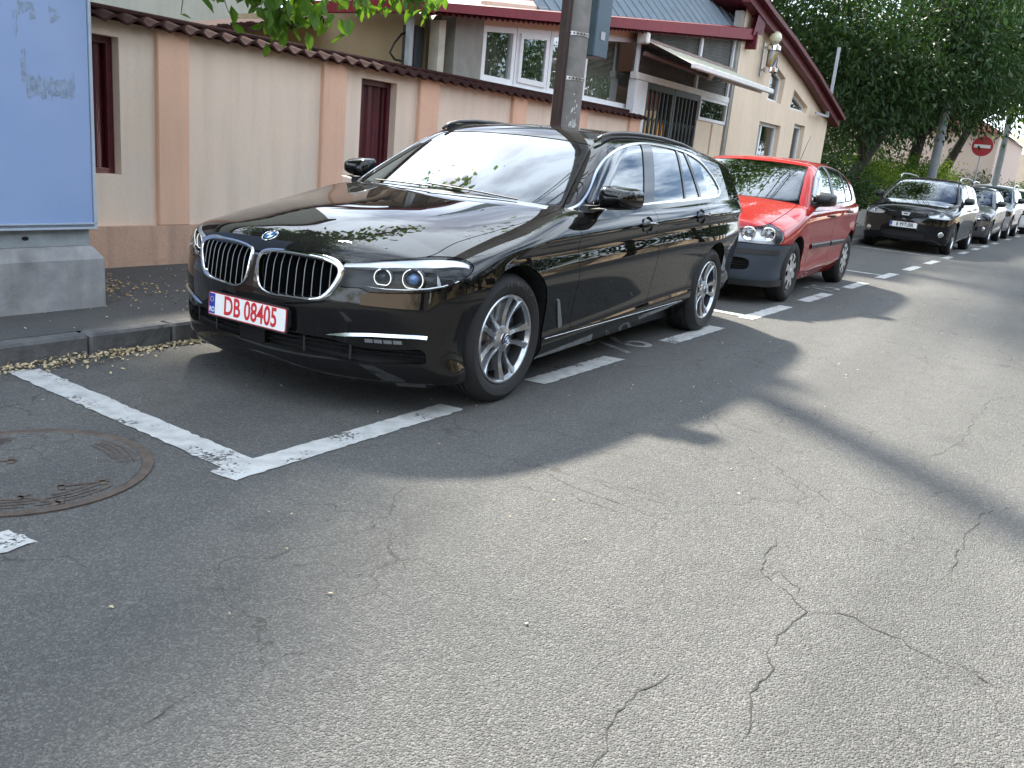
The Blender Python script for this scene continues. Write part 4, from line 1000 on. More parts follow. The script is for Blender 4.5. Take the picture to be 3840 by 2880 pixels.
handles(DA, WF, wr, (('fdoor', -1.36, .88), ('rdoor', -2.26, .91))); add_mirror(DA, (-.70, .90, 1.08), (.16, .19, .15), 'black_plastic', (-.52, .83, 1.02))
number_plate(wr['bumper'], tuple(nose_pt(WF, 0, .53, .012)), R(90), R(2), .52, .11, 'B 997UBR', 'plate_black', 'RO', ts=.075, sx=.76)
for z in (.705, .735, .765): pts = [nose_pt(WF, abs(a), z, -.008) * np.array([1, np.sign(a) or 1, 1]) for a in np.linspace(-.33, .33, 13)]; b = MB(); b.tube(pts, .007, 6); b.build('grille_bar', MATS['satin_black'], wr['bumper'], True)
b = MB(); P = nose_pt(WF, 0, .745, .012); b.add([(P[0], y, P[2] + z) for y, z in ((-.085, .03), (.085, .03), (.065, -.035), (-.065, -.035), (-.045, .008), (.045, .008), (.035, -.012), (-.035, -.012))], [(0, 1, 5, 4), (1, 2, 6, 5), (2, 3, 7, 6), (3, 0, 4, 7)]); b.build('nose_emblem', MATS['lamp_silver'], wr['bumper'])
for sd in (1, -1):
    s3 = np.array([1, sd, 1]); c = nose_pt(WF, .62, .40, .004) * s3; b = MB(); b.lathe([(0, .006), (.03, .004), (.045, .0), (.055, -.004)], 'z', 18); o = b.build('fog_light', MATS['clear_plastic_inside'], wr['bumper'], True); o.matrix_local = frame_at(c, (.85, .5 * sd, 0))
    pts = [(-1.12, .60, 1.45), (-1.2, .60, 1.515), (-1.35, .60, 1.545), (-2, .60, 1.555), (-2.8, .59, 1.535), (-3.1, .585, 1.50), (-3.2, .58, 1.44)]; b = MB(); b.tube([(x, sd * y, z) for x, y, z in pts], .018, 8); b.build('roof_rail', MATS['rail_grey'], DA, True)
# ---- grey-black hatchback with pale roof behind it
GREY2 = paint('graphite_paint', (.05, .052, .055), .03, .4)
H2 = tag(empty('hatchback_car'), 'small dark grey hatchback behind the boxy black estate', 'car', 'cars parked along the kerb')
place(H2, 22.7, -.13, 0); r2 = build_car(H2, dict(HSP, grid=.06, paint=GREY2, bumper_mat=GREY2, wstyle=5, spoke_mat='alloy', rim_mat='alloy', gap=.006)); r2['cupmat'] = GREY2
for sd, k in ((1, 'lampL'), (-1, 'lampR')): box_lamp(H2, r2[k], r2['F'], [(.68, .58, .69, .06, 'lamp_lens')], sd, 'gloss_black')
add_mirror(H2, (-.70, .90, 1.045), (.16, .20, .15), 'black_plastic', (-.52, .83, .99))
for sd in (1, -1): c = nose_pt(r2['F'], .66, .40, .004) * np.array([1, sd, 1]); b = MB(); b.lathe([(0, .006), (.04, .004), (.05, 0)], 'z', 14); o = b.build('fog_light', MATS['clear_plastic_inside'], r2['bumper'], True); o.matrix_local = frame_at(c, (.85, .5 * sd, 0))
# ---- silver crossover and a white car at the edge
SILV = paint('silver_paint', (.30, .32, .34), .03, .5)
SUV = dict(WAG, hc=spl((.95, .78), (.84, .90), (.74, .965), (.55, 1.01), (.3, 1.045), (0, 1.075), (-.3, 1.10), (-.6, 1.11), (-2, 1.13), (-3.8, 1.15)), nz=spl((.2, .76), (.3, .81), (.5, .83), (.65, .835), (.8, .825), (.9, .80), (1.0, .74), (1.1, .62)), zc=spl((.8, .92), (0, .93), (-1.5, .97), (-3.6, 1.0)), wz=spl((-.05, .92), (-.32, 1.09), (-.6, 1.25), (-.85, 1.39), (-1.08, 1.51), (-1.4, 1.66)), rc=spl((-.8, 1.46), (-1.08, 1.53), (-1.4, 1.575), (-2.0, 1.60), (-2.8, 1.57), (-3.4, 1.50), (-3.7, 1.45)), zg=1.07, fz=.68)
SSP = dict(WSP, form=SUV, grid=.06, paint=SILV, bumper_mat=SILV, sill_mat=MATS['moulding_dark'], zmin=.25, arch=.40, archz=.37, hubz=.355, rad=.36, rimr=.235, nose_top=1.0, headlight=[(q[0], q[1], q[2] - .02) for q in WSP['headlight']], gh_min=1.05, belt=1.07, rear_top=1.5,
    dlo=[(x, z + .085) for x, z, *_ in WSP['dlo']], insets=[('grille', [(-.05, .90), (.34, .88), (.42, .80), (.40, .62), (-.05, .60)], .02, 'black_plastic', 0)], sill=[(-4, .42), (1, .42)], bseam=[(-.1, -1), (0, -1), (.1, .62), (.38, .64), (.42, .70), (.45, 1.3), (1, 1.5)], wstyle=5, gap=.006)
for lab, s_, n_, pt in (('silver crossover with roof rails behind the small dark hatchback', 27.6, -.10, SILV), ('white car cut off by the right edge of the picture', 33.6, -.05, paint('white_paint', (.62, .62, .61), .02))):
    o_ = tag(empty('crossover_car'), lab, 'car', 'cars parked along the kerb'); place(o_, s_, n_, 0); q_ = build_car(o_, dict(SSP, paint=pt, bumper_mat=pt))
    for sd, k in ((1, 'lampL'), (-1, 'lampR')): box_lamp(o_, q_[k], q_['F'], [(.62, .6, .76, .04, 'lamp_lens')], sd, 'gloss_black')
    add_mirror(o_, (-.72, .93, 1.16), (.17, .20, .16), 'gloss_black', (-.52, .84, 1.08))
    for sd in (1, -1): b = MB(); b.tube([(x, sd * y, z) for x, y, z in ((-1.15, .60, 1.53), (-1.35, .60, 1.61), (-2, .60, 1.645), (-2.8, .59, 1.62), (-3.2, .58, 1.53))], .018, 8); b.build('roof_rail', MATS['satin_chrome'], o_, True)
# ------------------------------------------------------------------ setting builders in the street frame
class SB(MB):
    def build(s, name, mat_, parent=None, smooth=False, auto=None, **k):
        off = Vector((0, 0, 0)); p = parent
        while p: off += p.location; p = p.parent
        s.v = [tuple(Vector(ST(*q)) - off) for q in s.v]; s.f = [q[::-1] for q in s.f]
        return MB.build(s, name, mat_, parent, smooth, auto, **k)
    def zbox(s, s0, s1, n0, n1, zb0, zt0, zb1, zt1):
        """box whose bottom and top slope along s"""
        v = [(s0, n0, zb0), (s1, n0, zb1), (s0, n1, zb0), (s1, n1, zb1), (s0, n0, zt0), (s1, n0, zt1), (s0, n1, zt0), (s1, n1, zt1)]
        return s.add(v, [(0, 2, 3, 1), (4, 5, 7, 6), (0, 1, 5, 4), (2, 6, 7, 3), (0, 4, 6, 2), (1, 3, 7, 5)])

def sthing(name, s, n, z, label, cat, group=None):
    return tag(empty(name, ST(s, n, z)), label, cat, group)

from mathutils.geometry import tessellate_polygon
def holed_wall(outline, holes, n_face, depth):
    """front face with holes in plane n=n_face plus reveals going back"""
    b = SB(); L = [[Vector((a, c, 0)) for a, c in outline]] + [[Vector((a, c, 0)) for a, c in h] for h in holes]
    tri = tessellate_polygon(L); flat = [q for l in L for q in l]
    v = [(q.x, n_face, q.y) for q in flat]; f = []
    for t in tri:
        a, c, e = (flat[i] for i in t)
        f.append(tuple(t) if (c - a).cross(e - a).z < 0 else tuple(t[::-1]))
    b.add(v, f)
    for h in holes:
        m = len(h); ar = sum(h[i][0] * h[(i + 1) % m][1] - h[(i + 1) % m][0] * h[i][1] for i in range(m)); hh = h if ar < 0 else h[::-1]
        for i in range(m):
            p0, p1 = hh[i], hh[(i + 1) % m]
            b.add([(p0[0], n_face, p0[1]), (p1[0], n_face, p1[1]), (p1[0], n_face - depth, p1[1]), (p0[0], n_face - depth, p0[1])], [(0, 1, 2, 3)])
    return b

def poly_inset(P, d):
    out = []; m = len(P); ar = sum(P[i][0] * P[(i + 1) % m][1] - P[(i + 1) % m][0] * P[i][1] for i in range(m)); sg = 1 if ar > 0 else -1
    for i in range(m):
        a, b_, c = Vector(P[i - 1]), Vector(P[i]), Vector(P[(i + 1) % m]); e1, e2 = (b_ - a).normalized(), (c - b_).normalized()
        n1, n2 = Vector((-e1.y, e1.x)) * sg, Vector((-e2.y, e2.x)) * sg; k = 1 + n1.dot(n2); out.append(tuple(b_ + (n1 + n2) * d / max(k, .2)))
    return out

def window(parent, poly, n, fw=.06, mullions=(), dep=.06, frame='white_frame', pane='house_glass'):
    """frame following a polygon in plane n, with panes and upright mullions"""
    w = empty('window', (0, 0, 0), 0, parent); inn = poly_inset(poly, fw); m = len(poly); b = SB(); v = []
    for P, q in ((poly, n), (inn, n), (inn, n - dep), (poly, n - dep)): v += [(a, q, c) for a, c in P]
    f = [];
    for i in range(m):
        j = (i + 1) % m
        for k in range(4): f.append((k * m + i, k * m + j, ((k + 1) % 4) * m + j, ((k + 1) % 4) * m + i))
    ar = sum(poly[i][0] * poly[(i + 1) % m][1] - poly[(i + 1) % m][0] * poly[i][1] for i in range(m))
    if ar < 0: f = [q[::-1] for q in f]
    b.add(v, f); b.build('frame', MATS[frame], w)
    zs0, zs1 = min(c for a, c in inn), max(c for a, c in inn)
    for s_ in mullions: b = SB(); b.box(s_ - .035, s_ + .035, n - dep + .004, n + .003, zs0, zs1 - .01); b.build('mullion', MATS[frame], w)
    b = SB(); b.add([(a, n - dep * .6, c) for a, c in inn], [tuple(range(m)) if ar > 0 else tuple(range(m - 1, -1, -1))]); b.build('pane', MATS[pane], w)
    return w

# ------------------------------------------------------------------ setting materials
def plaster(name, col, col2, rough=.92, grime=0.0, scale=1.6, bumps=.35):
    m = mat(name, col, rough, noise=(scale, 0, col2)); n = m.node_tree; b = n.nodes['Principled BSDF']
    tc = n.nodes.new('ShaderNodeTexCoord'); t = n.nodes.new('ShaderNodeTexNoise'); t.inputs['Scale'].default_value = 140; t.inputs['Detail'].default_value = 5; n.links.new(tc.outputs['Object'], t.inputs['Vector'])
    t2 = n.nodes.new('ShaderNodeTexNoise'); t2.inputs['Scale'].default_value = 30; t2.inputs['Detail'].default_value = 4; n.links.new(tc.outputs['Object'], t2.inputs['Vector'])
    ad = n.nodes.new('ShaderNodeMath'); ad.operation = 'ADD'; n.links.new(t.outputs['Fac'], ad.inputs[0]); n.links.new(t2.outputs['Fac'], ad.inputs[1])
    bp = n.nodes.new('ShaderNodeBump'); bp.inputs['Strength'].default_value = bumps; bp.inputs['Distance'].default_value = .008; n.links.new(ad.outputs[0], bp.inputs['Height']); n.links.new(bp.outputs[0], b.inputs['Normal'])
    if grime:
        mp = n.nodes.new('ShaderNodeMapping'); mp.inputs['Scale'].default_value = (5, 5, .5); n.links.new(tc.outputs['Object'], mp.inputs[0])
        g = n.nodes.new('ShaderNodeTexNoise'); g.inputs['Scale'].default_value = 1.4; g.inputs['Detail'].default_value = 7; n.links.new(mp.outputs[0], g.inputs['Vector'])
        rp = n.nodes.new('ShaderNodeMapRange'); rp.inputs['From Min'].default_value = .45; rp.inputs['From Max'].default_value = .8; rp.inputs['To Max'].default_value = grime; n.links.new(g.outputs['Fac'], rp.inputs[0])
        mx_ = n.nodes.new('ShaderNodeMix'); mx_.data_type = 'RGBA'; old = b.inputs['Base Color'].links[0].from_socket
        n.links.new(rp.outputs[0], mx_.inputs['Factor']); n.links.new(old, mx_.inputs['A']); mx_.inputs['B'].default_value = (.13, .115, .10, 1); n.links.new(mx_.outputs['Result'], b.inputs['Base Color'])
    return m

def asphalt(name, base, light, dark, scale=1.0, stone=.35, bumps=.6, worn=False):
    """worn road surface: pale stones in dark binder, patches, fine relief"""
    m = bpy.data.materials.new(name); MATS[name] = m; m.use_nodes = True; n = m.node_tree; b = n.nodes['Principled BSDF']; b.inputs['Roughness'].default_value = .82; b.inputs['Specular IOR Level'].default_value = .35
    N = n.nodes.new; K = n.links.new
    tc = N('ShaderNodeTexCoord')
    def noise(sc, det=6, ro=.6):
        t = N('ShaderNodeTexNoise'); t.inputs['Scale'].default_value = sc; t.inputs['Detail'].default_value = det; t.inputs['Roughness'].default_value = ro; K(tc.outputs['Object'], t.inputs['Vector']); return t.outputs['Fac']
    def ramp(src, p0, c0, p1, c1):
        r = N('ShaderNodeValToRGB'); r.color_ramp.elements[0].position = p0; r.color_ramp.elements[0].color = (*c0, 1); r.color_ramp.elements[1].position = p1; r.color_ramp.elements[1].color = (*c1, 1); K(src, r.inputs[0]); return r.outputs[0]
    def mixc(f, a, c):
        x = N('ShaderNodeMix'); x.data_type = 'RGBA'
        if isinstance(f, (int, float)): x.inputs['Factor'].default_value = f
        else: K(f, x.inputs['Factor'])
        K(a, x.inputs['A']); K(c, x.inputs['B']); return x.outputs['Result']
    v = N('ShaderNodeTexVoronoi'); v.inputs['Scale'].default_value = 150 * scale; v.inputs['Randomness'].default_value = 1; K(tc.outputs['Object'], v.inputs['Vector'])
    sepc = N('ShaderNodeSeparateColor'); K(v.outputs['Color'], sepc.inputs[0])
    big = ramp(noise(.45, 5), .32, dark, .70, base)
    mid = ramp(noise(6, 8, .7), .25, tuple(c * .80 for c in base), .75, tuple(c * 1.2 for c in base))
    c = mixc(.5, big, mid)
    st = ramp(sepc.outputs[0], .55, (0, 0, 0), .95, (1, 1, 1))
    msk = N('ShaderNodeMath'); msk.operation = 'MULTIPLY'; K(st, msk.inputs[0]); msk.inputs[1].default_value = stone
    lt = N('ShaderNodeRGB'); lt.outputs[0].default_value = (*light, 1)
    c = mixc(msk.outputs[0], c, lt.outputs[0])
    fine = ramp(noise(230, 3), .35, (.62, .62, .62), .68, (1.22, 1.22, 1.22))
    mu = N('ShaderNodeMix'); mu.data_type = 'RGBA'; mu.blend_type = 'MULTIPLY'; mu.inputs['Factor'].default_value = .8; K(c, mu.inputs['A']); K(fine, mu.inputs['B'])
    res = mu.outputs['Result']
    if worn:                                            # wheel tracks along the street, pale scuffs, hairline cracks
        mp = N('ShaderNodeMapping'); mp.inputs['Scale'].default_value = (.12, 1.3, 1); mp.inputs['Rotation'].default_value = (0, 0, .045); K(tc.outputs['Object'], mp.inputs[0])
        t = N('ShaderNodeTexNoise'); t.inputs['Scale'].default_value = 1.1; t.inputs['Detail'].default_value = 5; K(mp.outputs[0], t.inputs['Vector'])
        tk = ramp(t.outputs['Fac'], .3, (.80, .80, .80), .7, (1.18, 1.17, 1.15)); x = N('ShaderNodeMix'); x.data_type = 'RGBA'; x.blend_type = 'MULTIPLY'; x.inputs['Factor'].default_value = 1; K(res, x.inputs['A']); K(tk, x.inputs['B']); res = x.outputs['Result']
        sc = ramp(noise(2.6, 9, .72), .66, (0, 0, 0), .74, (.45, .45, .45)); pale = N('ShaderNodeRGB'); pale.outputs[0].default_value = (.20, .196, .185, 1); res = mixc(sc, res, pale.outputs[0])
        oil = ramp(noise(1.25, 7, .68), .60, (0, 0, 0), .72, (.42, .42, .42)); dk0 = N('ShaderNodeRGB'); dk0.outputs[0].default_value = (.055, .053, .050, 1); res = mixc(oil, res, dk0.outputs[0])
        dn = N('ShaderNodeTexNoise'); dn.inputs['Scale'].default_value = 3.5; dn.inputs['Detail'].default_value = 6; K(tc.outputs['Object'], dn.inputs['Vector'])
        va = N('ShaderNodeVectorMath'); va.operation = 'MULTIPLY_ADD'; va.inputs[1].default_value = (.5, .5, 0); K(dn.outputs['Color'], va.inputs[0]); K(tc.outputs['Object'], va.inputs[2])
        for sc_, th_, mk in ((1.15, .007, .47), (3.2, .013, .53)):
            ve = N('ShaderNodeTexVoronoi'); ve.feature = 'DISTANCE_TO_EDGE'; ve.voronoi_dimensions = '2D'; ve.inputs['Scale'].default_value = sc_; K(va.outputs[0], ve.inputs['Vector'])
            e = ramp(ve.outputs['Distance'], 0, (1, 1, 1), th_, (0, 0, 0)); m2 = ramp(noise(.55 * sc_**.5, 3), mk, (0, 0, 0), mk + .06, (.8, .8, .8)); q = N('ShaderNodeMath'); q.operation = 'MULTIPLY'; K(e, q.inputs[0]); K(m2, q.inputs[1])
            dk = N('ShaderNodeRGB'); dk.outputs[0].default_value = (.035, .033, .031, 1); res = mixc(q.outputs[0], res, dk.outputs[0])
    K(res, b.inputs['Base Color'])
    v2 = N('ShaderNodeTexVoronoi'); v2.feature = 'F1'; v2.inputs['Scale'].default_value = 150 * scale; K(tc.outputs['Object'], v2.inputs['Vector'])
    inv = N('ShaderNodeMath'); inv.operation = 'SUBTRACT'; inv.inputs[0].default_value = 1; K(v2.outputs['Distance'], inv.inputs[1])
    ad = N('ShaderNodeMath'); ad.operation = 'ADD'; K(inv.outputs[0], ad.inputs[0]); K(noise(60, 5), ad.inputs[1])
    bp = N('ShaderNodeBump'); bp.inputs['Strength'].default_value = bumps; bp.inputs['Distance'].default_value = .006; K(ad.outputs[0], bp.inputs['Height']); K(bp.outputs[0], b.inputs['Normal'])
    return m

def worn_paint(name, col, wear=.5):
    """road paint flaking off: see-through where worn away"""
    m = bpy.data.materials.new(name); MATS[name] = m; m.use_nodes = True; n = m.node_tree; b = n.nodes['Principled BSDF']; o = n.nodes['Material Output']; N = n.nodes.new; K = n.links.new
    b.inputs['Roughness'].default_value = .7
    tc = N('ShaderNodeTexCoord')
    t0 = N('ShaderNodeTexNoise'); t0.inputs['Scale'].default_value = 14; t0.inputs['Detail'].default_value = 6; K(tc.outputs['Object'], t0.inputs['Vector'])
    rp0 = N('ShaderNodeValToRGB'); rp0.color_ramp.elements[0].color = (*[c * .72 for c in col], 1); rp0.color_ramp.elements[1].color = (*col, 1); rp0.color_ramp.elements[0].position = .3; rp0.color_ramp.elements[1].position = .6; K(t0.outputs['Fac'], rp0.inputs[0]); K(rp0.outputs[0], b.inputs['Base Color'])
    t = N('ShaderNodeTexNoise'); t.inputs['Scale'].default_value = 60; t.inputs['Detail'].default_value = 8; t.inputs['Roughness'].default_value = .75; K(tc.outputs['Object'], t.inputs['Vector'])
    t2 = N('ShaderNodeTexNoise'); t2.inputs['Scale'].default_value = 5; t2.inputs['Detail'].default_value = 5; K(tc.outputs['Object'], t2.inputs['Vector'])
    ad = N('ShaderNodeMath'); ad.operation = 'ADD'; K(t.outputs['Fac'], ad.inputs[0]); K(t2.outputs['Fac'], ad.inputs[1])
    rp = N('ShaderNodeMapRange'); rp.inputs['From Min'].default_value = .70 + wear * .32; rp.inputs['From Max'].default_value = .76 + wear * .32; K(ad.outputs[0], rp.inputs[0])
    tr = N('ShaderNodeBsdfTransparent'); mx_ = N('ShaderNodeMixShader'); K(rp.outputs[0], mx_.inputs[0]); K(tr.outputs[0], mx_.inputs[1]); K(b.outputs[0], mx_.inputs[2]); K(mx_.outputs[0], o.inputs['Surface'])
    return m

asphalt('road_asphalt', (.105, .104, .101), (.265, .26, .245), (.080, .079, .078), 1.15, .42, 1.0, True)
asphalt('walk_asphalt', (.085, .083, .082), (.18, .17, .16), (.055, .054, .054), 1.3, .25, .5)
worn_paint('road_paint', (.47, .47, .455), .38); worn_paint('old_road_paint', (.30, .30, .295), .60)
mat('kerb_concrete', (.15, .15, .15), .9, noise=(7, 0, (.06, .06, .063)), bump=(28, .7, .012))
plaster('panel_plaster', (.82, .64, .495), (.75, .62, .51), grime=.16); plaster('pilaster_plaster', (.80, .50, .35), (.72, .445, .315), grime=.18)
plaster('plinth_plaster', (.68, .43, .305), (.55, .345, .245), grime=.45, scale=4, bumps=.9)
plaster('house_plaster', (.78, .62, .465), (.70, .56, .42), grime=.12); plaster('grey_plaster', (.34, .33, .29), (.24, .235, .21), grime=.3, scale=5)
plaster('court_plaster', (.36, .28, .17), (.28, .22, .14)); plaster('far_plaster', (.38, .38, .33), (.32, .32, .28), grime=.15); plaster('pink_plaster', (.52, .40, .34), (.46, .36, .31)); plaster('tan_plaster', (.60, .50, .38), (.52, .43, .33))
plaster('block_concrete', (.42, .42, .42), (.20, .20, .21), grime=.6, scale=3.5, bumps=.5)
mat('roof_tile', (.06, .026, .023), 1.0, spec=.1, noise=(9, 0, (.03, .016, .015)), bump=(50, .4, .006)); mat('red_metal', (.17, .012, .021), .5, spec=.25, noise=(6, .18))
mat('red_wood', (.105, .014, .020), .5, spec=.3, noise=(14, .35)); mat('maroon_sheet', (.085, .012, .020), .35, noise=(7, .3)); mat('dark_void', (.010, .010, .010), .9)
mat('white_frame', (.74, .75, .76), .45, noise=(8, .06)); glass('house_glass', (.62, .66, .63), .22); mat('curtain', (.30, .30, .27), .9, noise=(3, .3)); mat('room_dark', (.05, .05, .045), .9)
mat('blue_panel', (.29, .385, .60), .42, noise=(1.4, 0, (.24, .34, .56)), bump=(6, .05, .01)); mat('panel_trim', (.40, .46, .54), .4, noise=(10, .12)); mat('panel_foot', (.34, .38, .40), .55, .2, noise=(9, .2)); mat('glue_mark', (.24, .31, .43), .6, noise=(30, .35))
mat('grey_sheet', (.15, .185, .22), .5, .1, noise=(5, .10)); mat('pole_concrete', (.25, .235, .22), .9, noise=(6, 0, (.15, .14, .13)), bump=(45, .4, .006)); mat('brown_channel', (.040, .020, .016), .5, noise=(9, .3)); mat('cabinet_blue', (.045, .085, .115), .45, noise=(6, .15)); mat('strap_steel', (.45, .45, .45), .35, .9); mat('peeled_white', (.62, .62, .60), .8)
mat('iron_black', (.018, .024, .026), .5); mat('yellow_paint', (.70, .42, .02), .5, noise=(30, 0, (.45, .06, .02))); mat('awning_white', (.72, .70, .66), .5, noise=(9, .10)); mat('brown_metal', (.20, .13, .11), .5)
mat('galvanised', (.38, .40, .42), .45, .6); mat('cable_black', (.012, .012, .012), .6); mat('corrugated_clear', (.20, .20, .19), .35, noise=(4, .3)); mat('sign_red', (.42, .012, .02), .4); mat('sign_white', (.78, .78, .76), .4)
mat('far_concrete', (.22, .23, .24), .85, noise=(4, .2)); mat('iron_cover', (.095, .072, .058), .6, .3, noise=(25, .4)); mat('globe_cream', (.70, .66, .48), .35); mat('stripe_yellow', (.72, .42, .04), .4); mat('stripe_grey', (.22, .21, .28), .4); glass('tube_glass', (.9, .92, .92), 1.0)

# ------------------------------------------------------------------ ground
b = SB(); b.add([(-60, -1.05, 0), (140, -1.05, 0), (140, 7.2, 0), (-60, 7.2, 0)], [(3, 2, 1, 0)][:1]); ROAD = tag(b.build('road', MATS['road_asphalt']), kind='structure')
b = SB(); b.add([(-300, -300, -.03), (400, -300, -.03), (400, 300, -.03), (-300, 300, -.03)], [(3, 2, 1, 0)]); tag(b.build('ground', mat('dry_ground', (.16, .14, .10), .95, noise=(.5, .3))), kind='structure')
b = SB(); b.add([(-60, -3.6, .108), (140, -3.6, .108), (140, -1.135, .108), (-60, -1.135, .108)], [(3, 2, 1, 0)]); tag(b.build('pavement', MATS['walk_asphalt']), kind='structure')
b = SB(); b.box(-60, 140, 7.2, 9.4, -.02, .12); tag(b.build('far_pavement', MATS['walk_asphalt']), kind='structure')
KE = tag(empty('kerb', ST(0, -1.02, 0)), kind='structure')
kb = MB(); kb.bevbox(-.247, .247, -.058, .058, -.1, .112, .014); kme = mesh('kerb_stone', kb.v, kb.f); kme.materials.append(MATS['kerb_concrete'])
for i in range(90):
    s_ = -3.29 + i * .5; o = link('kerb_stone', kme, None, KE); o.location = Vector(ST(s_, -1.078, random.uniform(-.004, .003))) - KE.location; o.rotation_euler = (0, 0, -SA + random.uniform(-.004, .004))
# markings
def strip(name, pts, m, parent=None, z=.004):
    """flat polygon on the road with slightly ragged edge"""
    b = SB(); P = []
    for i in range(len(pts)):
        a, c = Vector(pts[i]), Vector(pts[(i + 1) % len(pts)]); L = (c - a).length; k = max(2, int(L / .03))
        for j in range(k):
            q = a.lerp(c, j / k); P.append((q.x + random.gauss(0, .0035), q.y + random.gauss(0, .0035)))
    tri = tessellate_polygon([[Vector((x, y, 0)) for x, y in P]]); F_ = []
    for t in tri:
        a, c, e = (Vector(P[i]) for i in t); F_.append(tuple(t) if (c - a).cross(e - a) > 0 else tuple(t[::-1]))
    b.add([(x, y, z) for x, y in P], [q for q in F_]); o = b.build(name, MATS[m], parent)
    return o
PM = tag(empty('parking_marking', ST(0, .8, 0)), kind='structure')
def dash(s0, s1, m='road_paint', n0=.73, n1=.862): strip('painted_dash', [(s0, n0), (s1, n0), (s1 + .02, n1), (s0 + .02, n1)], m, PM)
dash(-1.62, -.25); dash(.50, 1.48, 'road_paint'); dash(2.30, 3.30); dash(3.96, 5.15); dash(5.72, 6.70); dash(7.56, 8.46); dash(9.40, 10.40); dash(11.27, 12.32); dash(13.14, 14.18); dash(15.08, 15.86); dash(17.2, 18.2); dash(19.3, 20.2); dash(21.0, 22.0); dash(23.2, 24.2); dash(26.8, 27.8); dash(30, 31); dash(-4.2, -2.34)
strip('bay_end_line', [(-1.56, .79), (-1.42, .80), (-1.375, -.90), (-1.515, -.93)], 'road_paint', PM, .0045)
strip('bay_end_line', [(4.05, .725), (4.17, .725), (4.17, -.95), (4.05, -.95)], 'road_paint', PM); strip('bay_end_line', [(9.80, .725), (9.90, .725), (9.90, -.95), (9.80, -.95)], 'road_paint', PM); strip('bay_end_line', [(15.2, .725), (15.3, .725), (15.3, -.9), (15.2, -.9)], 'road_paint', PM); strip('bay_end_line', [(20.9, .725), (21.0, .725), (21.0, -.9), (20.9, -.9)], 'road_paint', PM)
for txt, s_ in (('76', 1.90), ('75', 7.15)):
    me = text_mesh(txt, .50, 0.0, .001, 1.05); o = link('bay_number', me, MATS['old_road_paint'], PM); o.location = Vector(ST(s_, .64, .0045)) - PM.location; o.rotation_euler = (0, 0, math.pi - SA)
# cracks: thin dark fissures in the road
mat('crack_dark', (.040, .038, .035), 1.0)
CRK = tag(empty('road_cracks', ST(0, 2, 0)), kind='structure')
def crack(pts, w, seed):
    rg = random.Random(seed); P = []
    for a, c in zip(pts[:-1], pts[1:]):
        a, c = Vector(a), Vector(c); k = max(2, int((c - a).length / .025))
        for j in range(k):
            t = j / k; q = a.lerp(c, t); P.append(q)
    P.append(Vector(pts[-1])); A, B = [], []; ox = oy = 0
    for i, q in enumerate(P):
        ox = ox * .8 + rg.gauss(0, .008); oy = oy * .8 + rg.gauss(0, .008)
        t = (P[min(i + 1, len(P) - 1)] - P[max(i - 1, 0)]).normalized(); nn = Vector((-t.y, t.x, 0)); ww = w * .3 * rg.uniform(.2, 1.4) * (min(1, i / 4, (len(P) - 1 - i) / 4) + .05)
        A.append((q.x + ox + nn.x * ww - CRK.location.x, q.y + oy + nn.y * ww - CRK.location.y, .0022)); B.append((q.x + ox - nn.x * ww - CRK.location.x, q.y + oy - nn.y * ww - CRK.location.y, .0022))
    b = MB(); b.quadstrip(B, A); b.build('crack', MATS['crack_dark'], CRK)
CRACKS = [([(-1.05, 1.55), (-.82, 1.63), (-.78, 1.72), (-.55, 1.83), (-.25, 2.15), (.1, 2.5), (.35, 2.75)], .0035), ([(.62, 1.72), (.72, 1.95), (.62, 2.12)], .004), ([(.95, 1.52), (.86, 1.76), (.88, 2.0)], .004),
    ([(-.95, 1.7), (-.6, 1.86), (-.58, 1.72)], .0025), ([(.42, 1.5), (.28, 1.72), (.22, 1.98)], .0028)]
for i, (pts, w_) in enumerate(CRACKS): crack([(x, y, 0) for x, y in pts], w_, i)
CRACKS2 = [([(1.9, 2.76), (1.74, 2.74), (1.6, 2.73), (1.35, 2.71), (1.16, 2.73), (1.06, 2.63), (0.99, 2.55), (0.67, 2.51)], 0.0065), ([(1.16, 2.73), (1.11, 2.83), (1.15, 2.94), (1.18, 3.13), (1.22, 3.31)], 0.0055), ([(1.04, 2.57), (0.96, 2.59), (1.1, 2.72)], 0.005), ([(0.75, 1.61), (0.79, 1.78), (0.8, 1.93), (0.84, 2.08), (0.84, 2.19)], 0.0045), ([(1.61, 1.45), (1.67, 1.54), (1.74, 1.65), (1.75, 1.69)], 0.004), ([(0.55, 3.07), (0.2, 3.08), (-0.2, 3.13), (-0.43, 3.26)], 0.005), ([(-0.8, 2.81), (-1.24, 2.96), (-1.87, 2.96), (-2.61, 3.04), (-2.87, 3.19)], 0.005), ([(2.76, 1.68), (2.64, 1.7), (2.53, 1.7)], 0.004), ([(-0.9, 1.7), (-0.65, 1.86), (-0.57, 1.99), (-0.56, 2.18), (-0.58, 2.33)], 0.004), ([(2.21, 2.51), (2.04, 2.51), (1.85, 2.51), (1.72, 2.55)], 0.006), ([(0.71, 2.52), (0.74, 2.66), (0.78, 2.73)], 0.004)]
for i, (pts, w_) in enumerate(CRACKS2): crack([(x, y, 0) for x, y in pts], w_, 50 + i)
